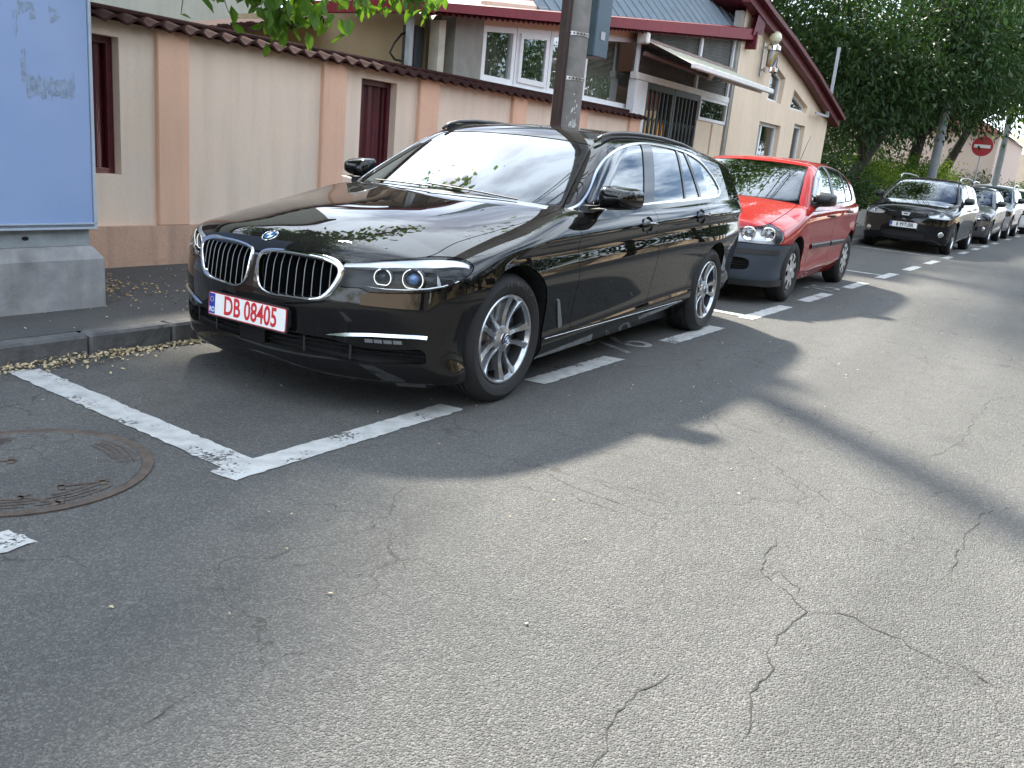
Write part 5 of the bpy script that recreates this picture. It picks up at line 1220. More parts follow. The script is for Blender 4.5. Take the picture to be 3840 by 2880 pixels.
# manhole
MH = tag(empty('manhole_cover', (2.07, .19, 0)), 'round iron manhole cover filled with asphalt beside the parking bay corner', 'manhole cover')
b = MB(); b.lathe([(.425, .001), (.425, .006), (.415, .007), (.39, .0065), (.385, .002)], 'z', 72); b.build('outer_rim', MATS['iron_cover'], MH, True, 30)
b = MB(); b.lathe([(.385, .0035), (.0, .0035)], 'z', 60); b.build('asphalt_fill', MATS['road_asphalt'], MH)
for r_ in (.365, .342, .319, .296):
    for a0, a1 in ((-35, 12), (25, 62), (70, 105), (150, 195), (250, 280)):
        a0 += random.uniform(-6, 6); a1 += random.uniform(-6, 6); n_ = 10
        A = [(r_ * math.cos(R(a0 + (a1 - a0) * k / n_)), r_ * math.sin(R(a0 + (a1 - a0) * k / n_)), .0058) for k in range(n_ + 1)]; B = [((r_ - .012) * math.cos(R(a0 + (a1 - a0) * k / n_)), (r_ - .012) * math.sin(R(a0 + (a1 - a0) * k / n_)), .0058) for k in range(n_ + 1)]
        b = MB(); b.quadstrip(A, B); b.build('rib', MATS['iron_cover'], MH)
for x_, y_, a in ((.05, -.12, .4), (-.05, .27, .5), (.12, .30, -.2)):
    b = MB(); b.box(-.08, .08, -.006, .006, .003, .0075); b.box(-.08, -.06, -.03, .03, .003, .0075); b.box(.05, .07, -.03, .03, .003, .0075); b.build('lifting_slot', MATS['iron_cover'], MH, loc=(x_, y_, 0), rot=(0, 0, a + 2.2))

# ------------------------------------------------------------------ garden wall
GW = sthing('garden_wall', 4, -3, .1, 'long beige plastered garden wall with orange-pink pilasters and a dark tiled cap', 'wall')
W1 = (-.12, .38, .80, 1.775); W2 = (2.90, 3.41, .72, 1.785)
HOL = [[(a, c) for a, c in ((w[0], w[2]), (w[1], w[2]), (w[1], w[3]), (w[0], w[3]))] for w in (W1, W2)]
b = holed_wall([(-4, .42), (8.86, .42), (8.86, 1.885), (-4, 1.885)], HOL, -2.945, .16); b.build('wall_panel', MATS['panel_plaster'], GW)
b = SB(); b.box(-4, 8.86, -3.2, -3.11, .0, 1.885); b.box(8.80, 8.858, -3.11, -2.95, .42, 1.885); b.build('wall_back', MATS['court_plaster'], GW)
b = SB(); b.box(-4, 8.86, -3.11, -2.895, 0, .42); b.build('plinth', MATS['plinth_plaster'], GW)
for a, c in ((-1.10, -.80), (.67, .945), (2.37, 2.66), (3.73, 4.04), (5.45, 5.74), (6.98, 7.26), (8.52, 8.855)):
    b = SB(); b.bevbox(a, c, -2.95, -2.900, .421, 1.884, .006); b.build('pilaster', MATS['pilaster_plaster'], GW)
for w in (W1, W2):
    o = empty('wall_opening', (0, 0, 0), 0, GW)
    b = SB(); k = 60; A, B = [], []
    for i in range(k + 1):
        s_ = w[0] + (w[1] - w[0]) * i / k; ph = (s_ / .125) % 1; d = .016 * max(-1, min(1, 2.2 * math.sin(2 * math.pi * ph))); A.append((s_, -3.085 + d, w[2] - .02)); B.append((s_, -3.085 + d, w[3] + .02))
    b.quadstrip(A, B); b.build('corrugated_sheet', MATS['maroon_sheet'], o)
    b = SB(); b.box(w[1] - .05, w[1] - .001, -3.07, -3.03, w[2], w[3]); b.box(w[0], w[1] - .05, -3.07, -3.03, w[3] - .05, w[3] - .001); b.box(w[0], w[1] - .05, -3.07, -3.03, w[2] + .001, w[2] + .04); b.build('metal_frame', MATS['maroon_sheet'], o)
# cap tiles, one by one
tb = MB(); prof = []; n_ = 12
for i in range(n_ + 1):
    t = i / n_; x_ = -.093 + .186 * t; h = .020 * math.cos(2 * math.pi * t) if t < .0 else .022 * (math.cos(2 * math.pi * (t - .5))); prof.append((x_, h))
v, f = [], []
for (y_, z_, lift) in ((.0, -.012, 0), (0, .008, 0), (.23, .070, 0), (.23, .055, 0)):
    for x_, h in prof: v.append((x_, y_, z_ + h * (1 if y_ < .1 else .8)))
m_ = n_ + 1
for r_ in range(3):
    for i in range(n_): f.append((r_ * m_ + i, r_ * m_ + i + 1, (r_ + 1) * m_ + i + 1, (r_ + 1) * m_ + i))
for i in range(n_): f.append((3 * m_ + i, 3 * m_ + i + 1, i + 1, i))
tme = mesh('tile', [(-a, y, z) for a, y, z in v], f, True, 50); tme.materials.append(MATS['roof_tile'])
s_ = -2.5
while s_ < 8.85:
    for row, (nn, z0, up_) in enumerate(((-2.815, 1.888, 0), (-3.255, 1.888, 1))):
        if row and (s_ < 0 or s_ > 5): continue
        o = link('tile', tme, None, GW); o.location = Vector(ST(s_, nn, z0)) - GW.location
        o.rotation_euler = (random.uniform(-.03, .03), random.uniform(-.03, .03), math.pi - SA + random.uniform(-.03, .03) + (math.pi if row else 0)); 
    s_ += .174
b = SB(); b.bevbox(-2.6, 8.86, -3.09, -2.975, 1.945, 1.985, .012); b.build('ridge', MATS['roof_tile'], GW)

# ------------------------------------------------------------------ advertising board on its concrete block
AD = sthing('advertising_board', -1.25, -1.75, .11, 'tall blank blue-grey advertising panel standing on a stained concrete block', 'advertising board')
b = SB(); PF = [(-.49 - 1.5, -1.645, .11), (-.49, -1.645, .11), (-.49, -2.15, .11), (-1.99, -2.15, .11)]
v = [(-1.99, -1.645, .08), (-.555, -1.645, .08), (-.555, -2.1, .08), (-1.99, -2.1, .08), (-1.99, -1.645, .40), (-.555, -1.645, .40), (-.555, -2.1, .40), (-1.99, -2.1, .40), (-1.93, -1.685, .475), (-.61, -1.685, .475), (-.61, -2.06, .475), (-1.93, -2.06, .475)]
b.add(v, [(0, 4, 5, 1), (1, 5, 6, 2), (2, 6, 7, 3), (3, 7, 4, 0), (4, 8, 9, 5), (5, 9, 10, 6), (6, 10, 11, 7), (7, 11, 8, 4), (8, 11, 10, 9)]); o = b.build('concrete_block', MATS['block_concrete'], AD)
md = o.modifiers.new('bevel', 'BEVEL'); md.width = .02; md.segments = 3
b = SB(); b.box(-1.92, -.625, -2.0, -1.70, .476, .572); b.build('foot_rail', MATS['panel_foot'], AD)
b = SB(); b.lathe([(.012, 0), (.012, .003), (0, .003)], 'y', 12, (-1.0, -1.70, .525)); b.v = [((q[0] + 1.0) * 1.6 - 1.0, q[1], q[2]) for q in b.v]; b.build('bolt_slot', MATS['dark_void'], AD)
b = SB(); b.bevbox(-1.96, -.60, -2.02, -1.66, .574, 2.95, .02); b.build('cabinet', MATS['panel_trim'], AD)
b = SB(); b.box(-1.94, -.628, -1.662, -1.650, .612, 2.93); b.build('face_sheet', MATS['blue_panel'], AD)
for a, c, z0, z1 in ((-1.955, -.604, .578, .590), (-1.955, -.604, .606, .614), (-.622, -.606, .59, 2.94)):
    b = SB(); b.box(a, c, -1.662, -1.642, z0, z1); b.build('edge_trim', MATS['panel_trim'], AD)
def smear(region, k, seed, lw=.006, lh=.05): # torn glue left by an old poster: many short upright strokes
    b = SB(); rg = random.Random(seed); (s0, s1, z0, z1) = region
    for i in range(k):
        s_ = rg.uniform(s0, s1); z_ = z1 - (z1 - z0) * rg.random()**1.3; w_ = lw * rg.uniform(.3, 1.4); h_ = lh * rg.uniform(.2, 1.2)
        b.add([(s_ - w_, -1.6492 + .00002 * i, z_ - h_), (s_ + w_ * rg.uniform(.2, 1), -1.6492 + .00002 * i, z_ - h_ * rg.uniform(.5, 1)), (s_ + w_, -1.6492 + .00002 * i, z_ + h_ * .4), (s_ - w_, -1.6492 + .00002 * i, z_ + h_ * rg.uniform(.2, .5))], [(3, 2, 1, 0)])
    tag(b.build('glue_smear', MATS['glue_mark'], AD), kind='stuff')
smear((-.97, -.71, 1.31, 1.40), 110, 1, .008, .035); smear((-1.0, -.975, 1.38, 1.52), 22, 2, .004); smear((-1.0, -.91, 1.70, 1.76), 28, 3, .006, .025); smear((-.84, -.78, 1.70, 1.76), 20, 4, .006, .025); smear((-1.03, -1.0, 1.60, 1.72), 10, 5, .003, .03); smear((-.72, -.71, 1.35, 1.45), 6, 6, .003, .03)

# ------------------------------------------------------------------ utility pole
UP = sthing('utility_pole', 3.68, -1.10, .1, 'thick grey concrete utility pole with a brown cable channel, behind the black estate car', 'pole')
b = MB(); b.lathe([(.145, 0), (.138, 1.2), (.128, 3), (.15, 9), (0, 9)], 'z', 28); b.build('shaft', MATS['pole_concrete'], UP, True, 40)
b = SB(); b.box(3.475, 3.548, -1.13, -1.06, .1, 5.2); o = b.build('cable_channel', MATS['brown_channel'], UP)
b = SB(); b.bevbox(3.93, 4.20, -1.22, -1.02, 2.16, 3.4, .01); o = b.build('junction_box', MATS['cabinet_blue'], UP); b = SB(); b.box(4.03, 4.11, -1.019, -1.015, 2.32, 2.39); b.build('box_label', mat('label_grey', (.38, .38, .42), .5), o)
for z_ in (2.305, 1.925):
    b = MB(); b.lathe([(.130, -.016), (.138, -.016), (.138, .016), (.130, .016)], 'z', 40, (0, 0, z_ - .1)); o = b.build('steel_strap', MATS['strap_steel'], UP)
    for k in range(12):
        a = R(15 + k * 14); h = MB(); h.lathe([(0, .001), (.008, .001)], 'z', 8); q = h.build('strap_hole', MATS['dark_void'], o); q.matrix_local = frame_at((.139 * math.cos(a), .139 * math.sin(a), z_ - .1), (math.cos(a), math.sin(a), 0))
b = SB(); rg = random.Random(9)
for k in range(70):
    a = R(rg.gauss(58, 11)); z_ = rg.gauss(1.50, .09); r_ = .1385 + .00003 * k; w_ = rg.uniform(.003, .010); h_ = rg.uniform(.006, .024); c = Vector(ST(3.68, -1.10, 0))
    q = [(c.x + r_ * math.cos(a + dx), c.y + r_ * math.sin(a + dx), z_ + dz) for dx, dz in ((-w_ * 5, -h_), (w_ * 5, -h_ * .4), (w_ * 3, h_), (-w_ * 4, h_ * .6))]
    MB.add(b, [tuple(Vector(p_) - UP.location) for p_ in q], [(0, 1, 2, 3)])
MB.build(b, 'peeled_poster', MATS['peeled_white'], UP)
# overhead cables
CB = []
for i, (n0, z0, n1, z1, sag) in enumerate(((-1.1, 8.3, -1.4, 8.2, .5), (-.95, 7.9, -1.1, 7.8, .6), (-1.5, 7.6, -1.7, 7.5, .7), (-1.0, 7.0, -1.2, 6.9, .8), (-1.25, 6.6, -1.3, 6.5, .9))):
    for (s0, s1) in ((3.93, 43), (3.93, -34)):
        pts = [ST(s0 + (s1 - s0) * t, n0 + (n1 - n0) * t, z0 + (z1 - z0) * t - sag * 4 * t * (1 - t)) for t in np.linspace(0, 1, 22)]
        b = MB(); b.tube(pts, .016 + .006 * (i % 2), 5); o = b.build('overhead_cable', MATS['cable_black']); tag(o, 'black overhead cable strung from the utility pole along the street', 'cable', 'overhead cables')
for (s1, n1, z1) in ((9, 10.5, 6.2), (1, 10.5, 6.4), (-6, 10.5, 6.0)):
    pts = [ST(3.93 + (s1 - 3.93) * t, -1.25 + (n1 + 1.25) * t, 7.6 + (z1 - 7.6) * t - 2.0 * t * (1 - t)) for t in np.linspace(0, 1, 20)]
    b = MB(); b.tube(pts, .018, 5); o = b.build('overhead_cable', MATS['cable_black']); tag(o, 'black overhead cable crossing the street from the utility pole', 'cable', 'overhead cables')
# ------------------------------------------------------------------ annex with white windows behind the garden wall
AX = sthing('house_annex', 6.5, -3.5, .1, 'low annex with white framed windows under a dark red fascia, behind the garden wall', 'building')
TZ = lambda s_: 2.59 + .111 * (s_ - 5.0)          # window heads climb with the roof
FZ = lambda s_: 2.52 + .116 * (s_ - 3.7)          # fascia bottom
b = SB(); b.box(4.22, 8.62, -3.20, -3.125, .1, 1.995); b.build('wall', MATS['house_plaster'], AX)
b = SB(); b.zbox(4.48, 4.995, -3.30, -3.10, 1.9, FZ(4.48) + .1, 1.9, FZ(5) + .1); b.build('grey_pier', MATS['grey_plaster'], AX)
b = SB(); b.zbox(4.24, 4.35, -3.26, -3.13, 1.9, 2.52, 1.9, 2.54); b.build('meter_box', mat('cream_metal', (.50, .46, .37), .5, noise=(6, .2)), AX)
for s0, s1, mu in ((5.0, 5.665, ()), (5.68, 6.425, ()), (6.44, 7.33, ()), (7.35, 8.95, ())):
    P = [(s0, 2.0), (s1, 2.0), (s1, TZ(s1)), (s0, TZ(s0))]
    w = window(AX, P, -3.10, .065, mu, .07)
    if s0 == 5.68:                                                    # opening sash
        Q = poly_inset(P, .055); window(AX, Q, -3.075, .06, (), .03)
b = SB(); b.zbox(4.995, 8.96, -3.17, -3.104, 0, 0, 0, 0) if False else None
b = SB(); b.zbox(4.995, 9.0, -3.17, -3.095, TZ(4.995) + .002, FZ(5.0) + .18, TZ(9) + .002, FZ(9) + .18); b.build('window_head', MATS['house_plaster'], AX)
b = SB(); b.box(4.96, 8.98, -3.16, -3.04, 1.965, 1.998); b.build('window_sill', MATS['white_frame'], AX)
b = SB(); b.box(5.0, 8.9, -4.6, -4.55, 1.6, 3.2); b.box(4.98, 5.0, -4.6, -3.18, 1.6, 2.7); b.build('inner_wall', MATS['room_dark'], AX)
b = SB(); k = 80; A, B = [], []
for i in range(k + 1):
    s_ = 7.9 + .95 * i / k; d = .02 * math.sin(s_ * 60); A.append((s_, -3.4 + d, 2.0)); B.append((s_, -3.4 + d, 2.95))
b.quadstrip(A, B); b.build('curtain', MATS['curtain'], AX)
b = SB(); A, B = [], []
for i in range(121):
    s_ = 5.02 + 2.75 * i / 120; d = .012 * math.sin(s_ * 75); A.append((s_, -3.32 + d, 2.0)); B.append((s_, -3.32 + d, TZ(s_) + .02))
b.quadstrip(A, B); b.build('net_curtain', mat('net_grey', (.20, .20, .18), .9), AX)
FA = empty('fascia', (0, 0, 0), 0, AX)
SEG = [3.66, 5.1, 7.0, 9.3, 11.0, 12.68]
for a, c in zip(SEG[:-1], SEG[1:]):
    b = SB(); b.zbox(a + .002, c - .002, -2.80, -2.745, FZ(a), FZ(a) + .075 + .012 * (a - 3.7), FZ(c), FZ(c) + .075 + .012 * (c - 3.7)); b.build('fascia_board', MATS['red_metal'], FA)
b = SB(); k = 420; A, B = [], []
for i in range(k + 1):
    s_ = 3.7 + 8.95 * i / k; d = .016 * math.sin(2 * math.pi * s_ / .105); A.append((s_, -2.86 + .0 * d, FZ(s_) - .018 + d)); B.append((s_, -3.35, FZ(s_) + .10 + d))
b.quadstrip(A, B); b.quadstrip([(q[0], q[1], q[2] - .012) for q in A], A); b.build('corrugated_roof_edge', MATS['red_metal'], FA)
b = SB(); b.add([(3.7, -2.8, FZ(3.7) + .085), (12.66, -2.8, FZ(12.66) + .19), (12.66, -4.7, FZ(12.66) + .5), (3.7, -4.7, FZ(3.7) + .3)], [(0, 1, 2, 3)]); b.build('roof_deck', MATS['red_metal'], AX)
b = SB(); b.zbox(3.62, 3.70, -4.9, -2.76, 2.50, 2.62, 2.50, 2.62); b.v = [(q[0], q[1], q[2] + (-.03 * (q[1] + 2.76)) * -1 * .0) for q in b.v]; b.build('end_fascia', MATS['red_metal'], FA)
# standing seam wall of grey sheets above
for i in range(28):
    a = 6.05 + i * .255; c = a + .255
    zb = lambda s_: FZ(s_) + .10 + .012 * (s_ - 3.7)
    b = SB(); L = lambda s_, t: (s_, -3.05 - 1.5 * t, zb(s_) + .0 + 1.55 * t)
    b.add([L(a + .012, 0), L(c - .012, 0), L(c - .012, 1), L(a + .012, 1)], [(0, 1, 2, 3)])
    b.add([L(a - .012, 0), (a - .012, -3.042, zb(a) + .012), (a - .012, -4.54, zb(a) + 1.562), L(a - .012, 1), L(a + .012, 0), (a + .012, -3.042, zb(a) + .012), (a + .012, -4.54, zb(a) + 1.562), L(a + .012, 1)], [(1, 2, 6, 5), (0, 3, 2, 1), (4, 5, 6, 7)])
    b.build('roof_sheet', MATS['grey_sheet'], AX)

# ------------------------------------------------------------------ gabled house
GH_ = sthing('gabled_house', 15.5, -4, .1, 'beige gabled house with white windows and dark red rake boards, beyond the gate', 'house')
RK = lin((12.2, 4.12), (13.1, 3.92), (14.55, 3.66), (16.46, 3.25), (18.87, 2.62), (19.4, 2.48))
H1 = [(14.25, 2.68), (15.18, 2.67), (15.22, 3.18), (14.33, 3.40)]; H2 = [(15.82, 2.64), (17.03, 2.64), (17.06, 2.78), (15.93, 3.04)]; H3 = [(14.08, 1.2), (15.42, 1.2), (15.42, 2.25), (14.08, 2.25)]; H4 = [(16.33, .5), (17.12, .5), (17.12, 2.37), (16.33, 2.37)]
b = holed_wall([(12.46, .1), (18.86, .1), (18.86, 2.62), (16.46, 3.27), (14.55, 3.68), (13.1, 3.94), (12.46, 4.06)], [H1, H2, H3, H4], -2.9, .14); b.build('gable_wall', MATS['house_plaster'], GH_)
b = SB(); b.box(18.80, 18.855, -9, -2.905, .1, 2.6); b.build('side_wall', MATS['house_plaster'], GH_)
window(GH_, H1, -3.0, .055, (14.55,)); window(GH_, H2, -3.0, .05); window(GH_, H3, -3.0, .06, (14.5,)); window(GH_, H4, -3.0, .07)
b = SB(); b.box(12.5, 18.7, -4.4, -4.35, .1, 3.6); b.build('inner_wall', MATS['room_dark'], GH_)
xs_ = [12.1, 13.1, 14.55, 16.46, 18.87, 19.2]
for i in range(5):
    a, c = xs_[i], xs_[i + 1]
    b = SB(); b.zbox(a, c, -2.86, -2.70, float(RK(a)) - .02, float(RK(a)) + .13, float(RK(c)) - .02, float(RK(c)) + .13); b.build('rake_board', MATS['red_wood'], GH_)
    b = SB(); b.zbox(a, c, -2.78, -2.58, float(RK(a)) + .131, float(RK(a)) + .21, float(RK(c)) + .131, float(RK(c)) + .21); b.build('rake_cap', MATS['red_wood'], GH_)
    b = SB(); b.zbox(a, c, -9.5, -2.861, float(RK(a)) + .02, float(RK(a)) + .14, float(RK(c)) + .02, float(RK(c)) + .14); b.build('roof_slab', MATS['red_wood'], GH_)
b = SB(); b.add([(12.50, -2.72, 3.62), (13.02, -2.72, 3.70), (13.05, -2.72, 4.02), (12.75, -2.72, 4.3), (12.50, -2.80, 3.62), (13.02, -2.80, 3.70), (13.05, -2.80, 4.02), (12.75, -2.80, 4.3)], [(0, 1, 2, 3), (7, 6, 5, 4), (0, 4, 5, 1), (1, 5, 6, 2), (2, 6, 7, 3)]); b.build('end_board', MATS['red_wood'], GH_)
b = SB(); b.box(12.66, 12.72, -3.4, -2.70, 3.40, 3.70); b.build('end_board', MATS['red_wood'], GH_)
# ------------------------------------------------------------------ entrance between them
EN = sthing('entrance_porch', 10.6, -3.2, .1, 'porch front with translucent corrugated glazing above an iron gate', 'porch')
b = SB(); b.box(8.60, 9.0, -3.05, -2.93, .1, 2.42); b.build('white_post', MATS['white_frame'], EN)
b = SB(); b.box(8.56, 12.36, -3.02, -2.92, 2.425, 2.52); b.build('door_head', MATS['awning_white'], EN)
b = holed_wall([(11.07, .1), (12.36, .1), (12.36, 2.04), (11.07, 2.04)], [], -2.95, .1); b.build('wall', MATS['house_plaster'], EN); b = SB(); b.bevbox(11.75, 11.98, -2.95, -2.92, .1, 2.03, .004); b.build('pilaster', MATS['house_plaster'], EN)
window(EN, [(11.07, 2.042), (12.34, 2.042), (12.34, 2.424), (11.07, 2.424)], -2.93, .05, (), .05, 'white_frame', 'house_glass')
b = SB(); b.box(12.34, 12.46, -3.05, -2.905, .1, 4.0); b.build('corner_post', MATS['grey_plaster'], EN)
b = SB(); k = 260; A, B = [], []
for i in range(61):
    t_ = i / 60; d = .012 * (1 if i % 2 else -1); A.append((8.6, -3.0 + d, 2.52 + t_ * (FZ(8.6) - 2.50))); B.append((12.34, -3.0 + d, 2.52 + t_ * (FZ(12.34) - 2.50)))
b.quadstrip(B, A); b.build('corrugated_glazing', MATS['corrugated_clear'], EN)
for s_ in (8.62, 10.86, 12.31): b = SB(); b.box(s_ - .035, s_ + .035, -2.985, -2.945, 2.52, FZ(s_) + .02); b.build('glazing_bar', MATS['white_frame'], EN)
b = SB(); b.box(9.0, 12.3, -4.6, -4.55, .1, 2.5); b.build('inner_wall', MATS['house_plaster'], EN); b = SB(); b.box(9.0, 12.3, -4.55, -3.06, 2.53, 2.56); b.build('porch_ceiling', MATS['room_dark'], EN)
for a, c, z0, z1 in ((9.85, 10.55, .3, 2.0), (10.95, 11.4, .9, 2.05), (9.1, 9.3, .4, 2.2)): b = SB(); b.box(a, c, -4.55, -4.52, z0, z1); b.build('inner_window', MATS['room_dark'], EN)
# iron gate
GA = sthing('iron_gate', 10.03, -2.96, .1, 'black iron double gate with oval ornaments and yellow plaques', 'gate')
for (a, c) in ((9.02, 10.02), (10.04, 11.05)):
    lf = empty('gate_leaf', (0, 0, 0), 0, GA)
    b = SB(); b.box(a, a + .06, -2.99, -2.94, .15, 2.42); b.box(c - .06, c, -2.99, -2.94, .15, 2.42); b.box(a + .06, c - .06, -2.99, -2.94, 2.33, 2.42); b.box(a + .06, c - .06, -2.99, -2.94, .15, .22); b.build('gate_frame', MATS['iron_black'], lf)
    for i in range(5):
        s_ = a + .06 + (c - a - .12) * (i + 1) / 6; b = SB(); b.box(s_ - .014, s_ + .014, -2.978, -2.95, .22, 2.33); b.build('bar', MATS['iron_black'], lf)
    for i in range(6):
        s_ = a + .06 + (c - a - .12) * (i + .5) / 6; b = SB(); b.tube([(s_ + .058 * math.cos(t), -2.955, 1.72 + .20 * math.sin(t)) for t in np.linspace(0, 2 * math.pi, 21)], .010, 6, False); b.build('oval_ornament', MATS['iron_black'], lf)
for s_ in (9.13, 9.62, 9.78):
    b = SB(); b.add([(s_ + .042 * math.cos(t), -2.962, 1.72 + .17 * math.sin(t)) for t in np.linspace(0, 2 * math.pi, 17)[:-1]], [tuple(range(16))]); b.build('plaque', MATS['yellow_paint'], GA)
# awning
AW = sthing('awning', 10.4, -2.4, 2.4, 'green and cream striped fabric awning with a white front bar, over the gate', 'awning')
k = 30; cols = [(.72, .68, .54), (.03, .10, .085), (.60, .44, .22), (.72, .68, .54), (.04, .12, .10), (.50, .50, .46)]
b = SB()
for i in range(k):
    a0 = 8.62 + 3.5 * i / k; a1 = 8.62 + 3.5 * (i + 1) / k; f0 = 8.44 + 3.36 * i / k; f1 = 8.44 + 3.36 * (i + 1) / k
    b.add([(a0, -2.90, 2.98), (a1, -2.90, 2.98), (f1, -2.0, 2.63), (f0, -2.0, 2.63)], [(0, 1, 2, 3)], i % 6)
b.build('fabric', [mat('awning_%d' % i, c, .8) for i, c in enumerate(cols)], AW)
b = SB(); b.bevbox(8.42, 11.84, -2.02, -1.95, 2.575, 2.655, .012); b.build('front_bar', MATS['awning_white'], AW)
b = SB(); b.tube([(8.60, -2.88, 2.96), (12.15, -2.88, 2.96)], .05, 12); b.build('roller', MATS['brown_metal'], AW); b = SB(); b.bevbox(8.50, 8.60, -2.96, -2.78, 2.90, 3.06, .02); b.build('roller_bracket', MATS['awning_white'], AW)
for pts in ([(8.62, -2.86, 2.78), (10.4, -2.55, 2.66), (9.3, -2.05, 2.58)], [(12.1, -2.86, 2.78), (10.9, -2.5, 2.68), (11.5, -2.05, 2.58)]):
    for p0, p1 in zip(pts[:-1], pts[1:]): b = SB(); b.tube([p0, p1], .032, 8); b.build('folding_arm', MATS['brown_metal'] if p0[1] < -2.8 else MATS['awning_white'], AW)
    b = SB(); b.tube([(pts[1][0], pts[1][1], pts[1][2] - .04), (pts[1][0], pts[1][1], pts[1][2] + .05)], .045, 10); b.build('arm_joint', MATS['awning_white'], AW)
# barber lamp
BL = sthing('barber_lamp', 13.6, -2.72, 3.05, 'barber pole lamp with yellow stripes and a cream globe, on the gable wall', 'lamp')
b = SB(); b.lathe([(.0, 3.10), (.10, 3.10), (.13, 3.13), (.13, 3.20), (.105, 3.22)], 'z', 24, (13.65, -2.70, 0)); b.build('metal_base', MATS['chrome'], BL, True, 40); b = SB(); b.lathe([(.105, 3.50), (.13, 3.52), (.13, 3.59), (.10, 3.62), (.07, 3.65), (0, 3.65)], 'z', 24, (13.65, -2.70, 0)); b.build('metal_cap', MATS['chrome'], BL, True, 40)
b = SB(); n_ = 32
for i in range(10):
    for j in range(n_):
        z0, z1 = 3.22 + .028 * i, 3.22 + .028 * (i + 1); a0, a1 = 2 * math.pi * j / n_, 2 * math.pi * (j + 1) / n_; sh = .19
        q = [(13.65 + .085 * math.cos(a - i_ * sh), -2.70 + .085 * math.sin(a - i_ * sh), z) for a, z, i_ in ((a0, z0, i), (a1, z0, i), (a1, z1, i + 1), (a0, z1, i + 1))]
        b.add(q, [(0, 1, 2, 3)], [1, 0, 1, 2, 0, 1, 1, 0][j * 8 // n_])
b.build('striped_drum', [MATS['stripe_yellow'], MATS['sign_white'], MATS['stripe_grey']], BL, True)
b = SB(); b.lathe([(.104, 3.22), (.104, 3.50)], 'z', 24, (13.65, -2.70, 0)); b.build('glass_tube', MATS['tube_glass'], BL, True)
b = SB(); b.lathe([(.115 * math.sin(t), 3.745 - .115 * math.cos(t)) for t in np.linspace(.25, math.pi, 12)], 'z', 24, (13.65, -2.70, 0)); b.build('globe', MATS['globe_cream'], BL, True)
b = SB(); b.box(13.60, 13.66, -2.895, -2.87, 3.05, 3.66); b.box(13.61, 13.65, -2.87, -2.80, 3.14, 3.18); b.box(13.61, 13.65, -2.87, -2.80, 3.54, 3.58); b.build('bracket', MATS['strap_steel'], BL)
# mast on the gable wall
MS = sthing('antenna_mast', 17.8, -2.7, 2.6, 'thin grey metal mast on a bracket at the low end of the gable', 'mast'); b = SB(); b.box(17.2, 18.15, -2.76, -2.72, 2.655, 2.70); b.build('bracket', MATS['galvanised'], MS); b = SB(); b.box(18.12, 18.18, -2.77, -2.71, 2.66, 4.2); b.build('mast', MATS['galvanised'], MS)
# ------------------------------------------------------------------ courtyard behind the wall
CY = sthing('courtyard_shed', 3.0, -6, .1, 'shaded beige shed wall in the yard behind the garden wall', 'shed')
b = SB(); b.zbox(2.6, 4.25, -6.5, -6.4, .1, 2.1, .1, 2.42); b.build('wall', MATS['court_plaster'], CY); b = SB(); b.box(4.26, 4.3, -6.5, -3.35, .1, 2.6); b.build('side_wall', MATS['court_plaster'], CY)
b = SB(); b.zbox(2.35, 4.25, -6.6, -4.9, 2.05, 2.12, 2.45, 2.54); b.build('shed_roof', MATS['roof_tile'], CY)
b = SB()
rg = random.Random(5)
for i in range(90): s_ = 2.37 + 1.86 * i / 90; h = rg.uniform(.01, .035); z_ = 2.12 + .221 * (s_ - 2.35); b.box(s_, s_ + .025, -4.93, -4.90, z_ - .01, z_ + h)
b.build('moss_edge', MATS['roof_tile'], CY)
MP = sthing('metal_post', 3.98, -3.32, .1, 'slim grey metal post under the red eave, left of the annex', 'post'); b = SB(); b.box(3.95, 4.01, -3.35, -3.29, .1, 2.58); b.build('post', MATS['galvanised'], MP)
b = SB(); b.tube([(4.02, -3.4, 2.36), (3.92, -3.38, 2.33), (3.80, -3.37, 2.22), (3.74, -3.37, 2.12), (3.82, -3.37, 2.06), (3.93, -3.37, 2.06)], .012, 6); b.tube([(4.02, -3.42, 2.36), (4.12, -3.42, 2.32), (4.1, -3.42, 2.2), (4.0, -3.42, 2.1)], .01, 6); tag(b.build('loose_cable', MATS['cable_black'], smooth=True), 'black cable looped beside the metal post under the eave', 'cable')
b = SB(); b.bevbox(4.06, 4.20, -3.5, -3.3, 1.8, 2.44, .01); tag(b.build('meter_cabinet', MATS['iron_black']), 'dark meter cabinet against the end of the annex', 'cabinet')
# building far behind, top left
FB_ = sthing('apartment_block', 3, -14, 0, 'plain pale grey-green building rising behind the garden wall at upper left', 'building'); b = SB(); b.box(-14, 11.5, -20, -14, 0, 9); b.build('wall', MATS['far_plaster'], FB_)
b = SB(); b.box(-14.2, 11.7, -20.2, -13.8, 9, 9.3); b.build('roof', MATS['roof_tile'], FB_)
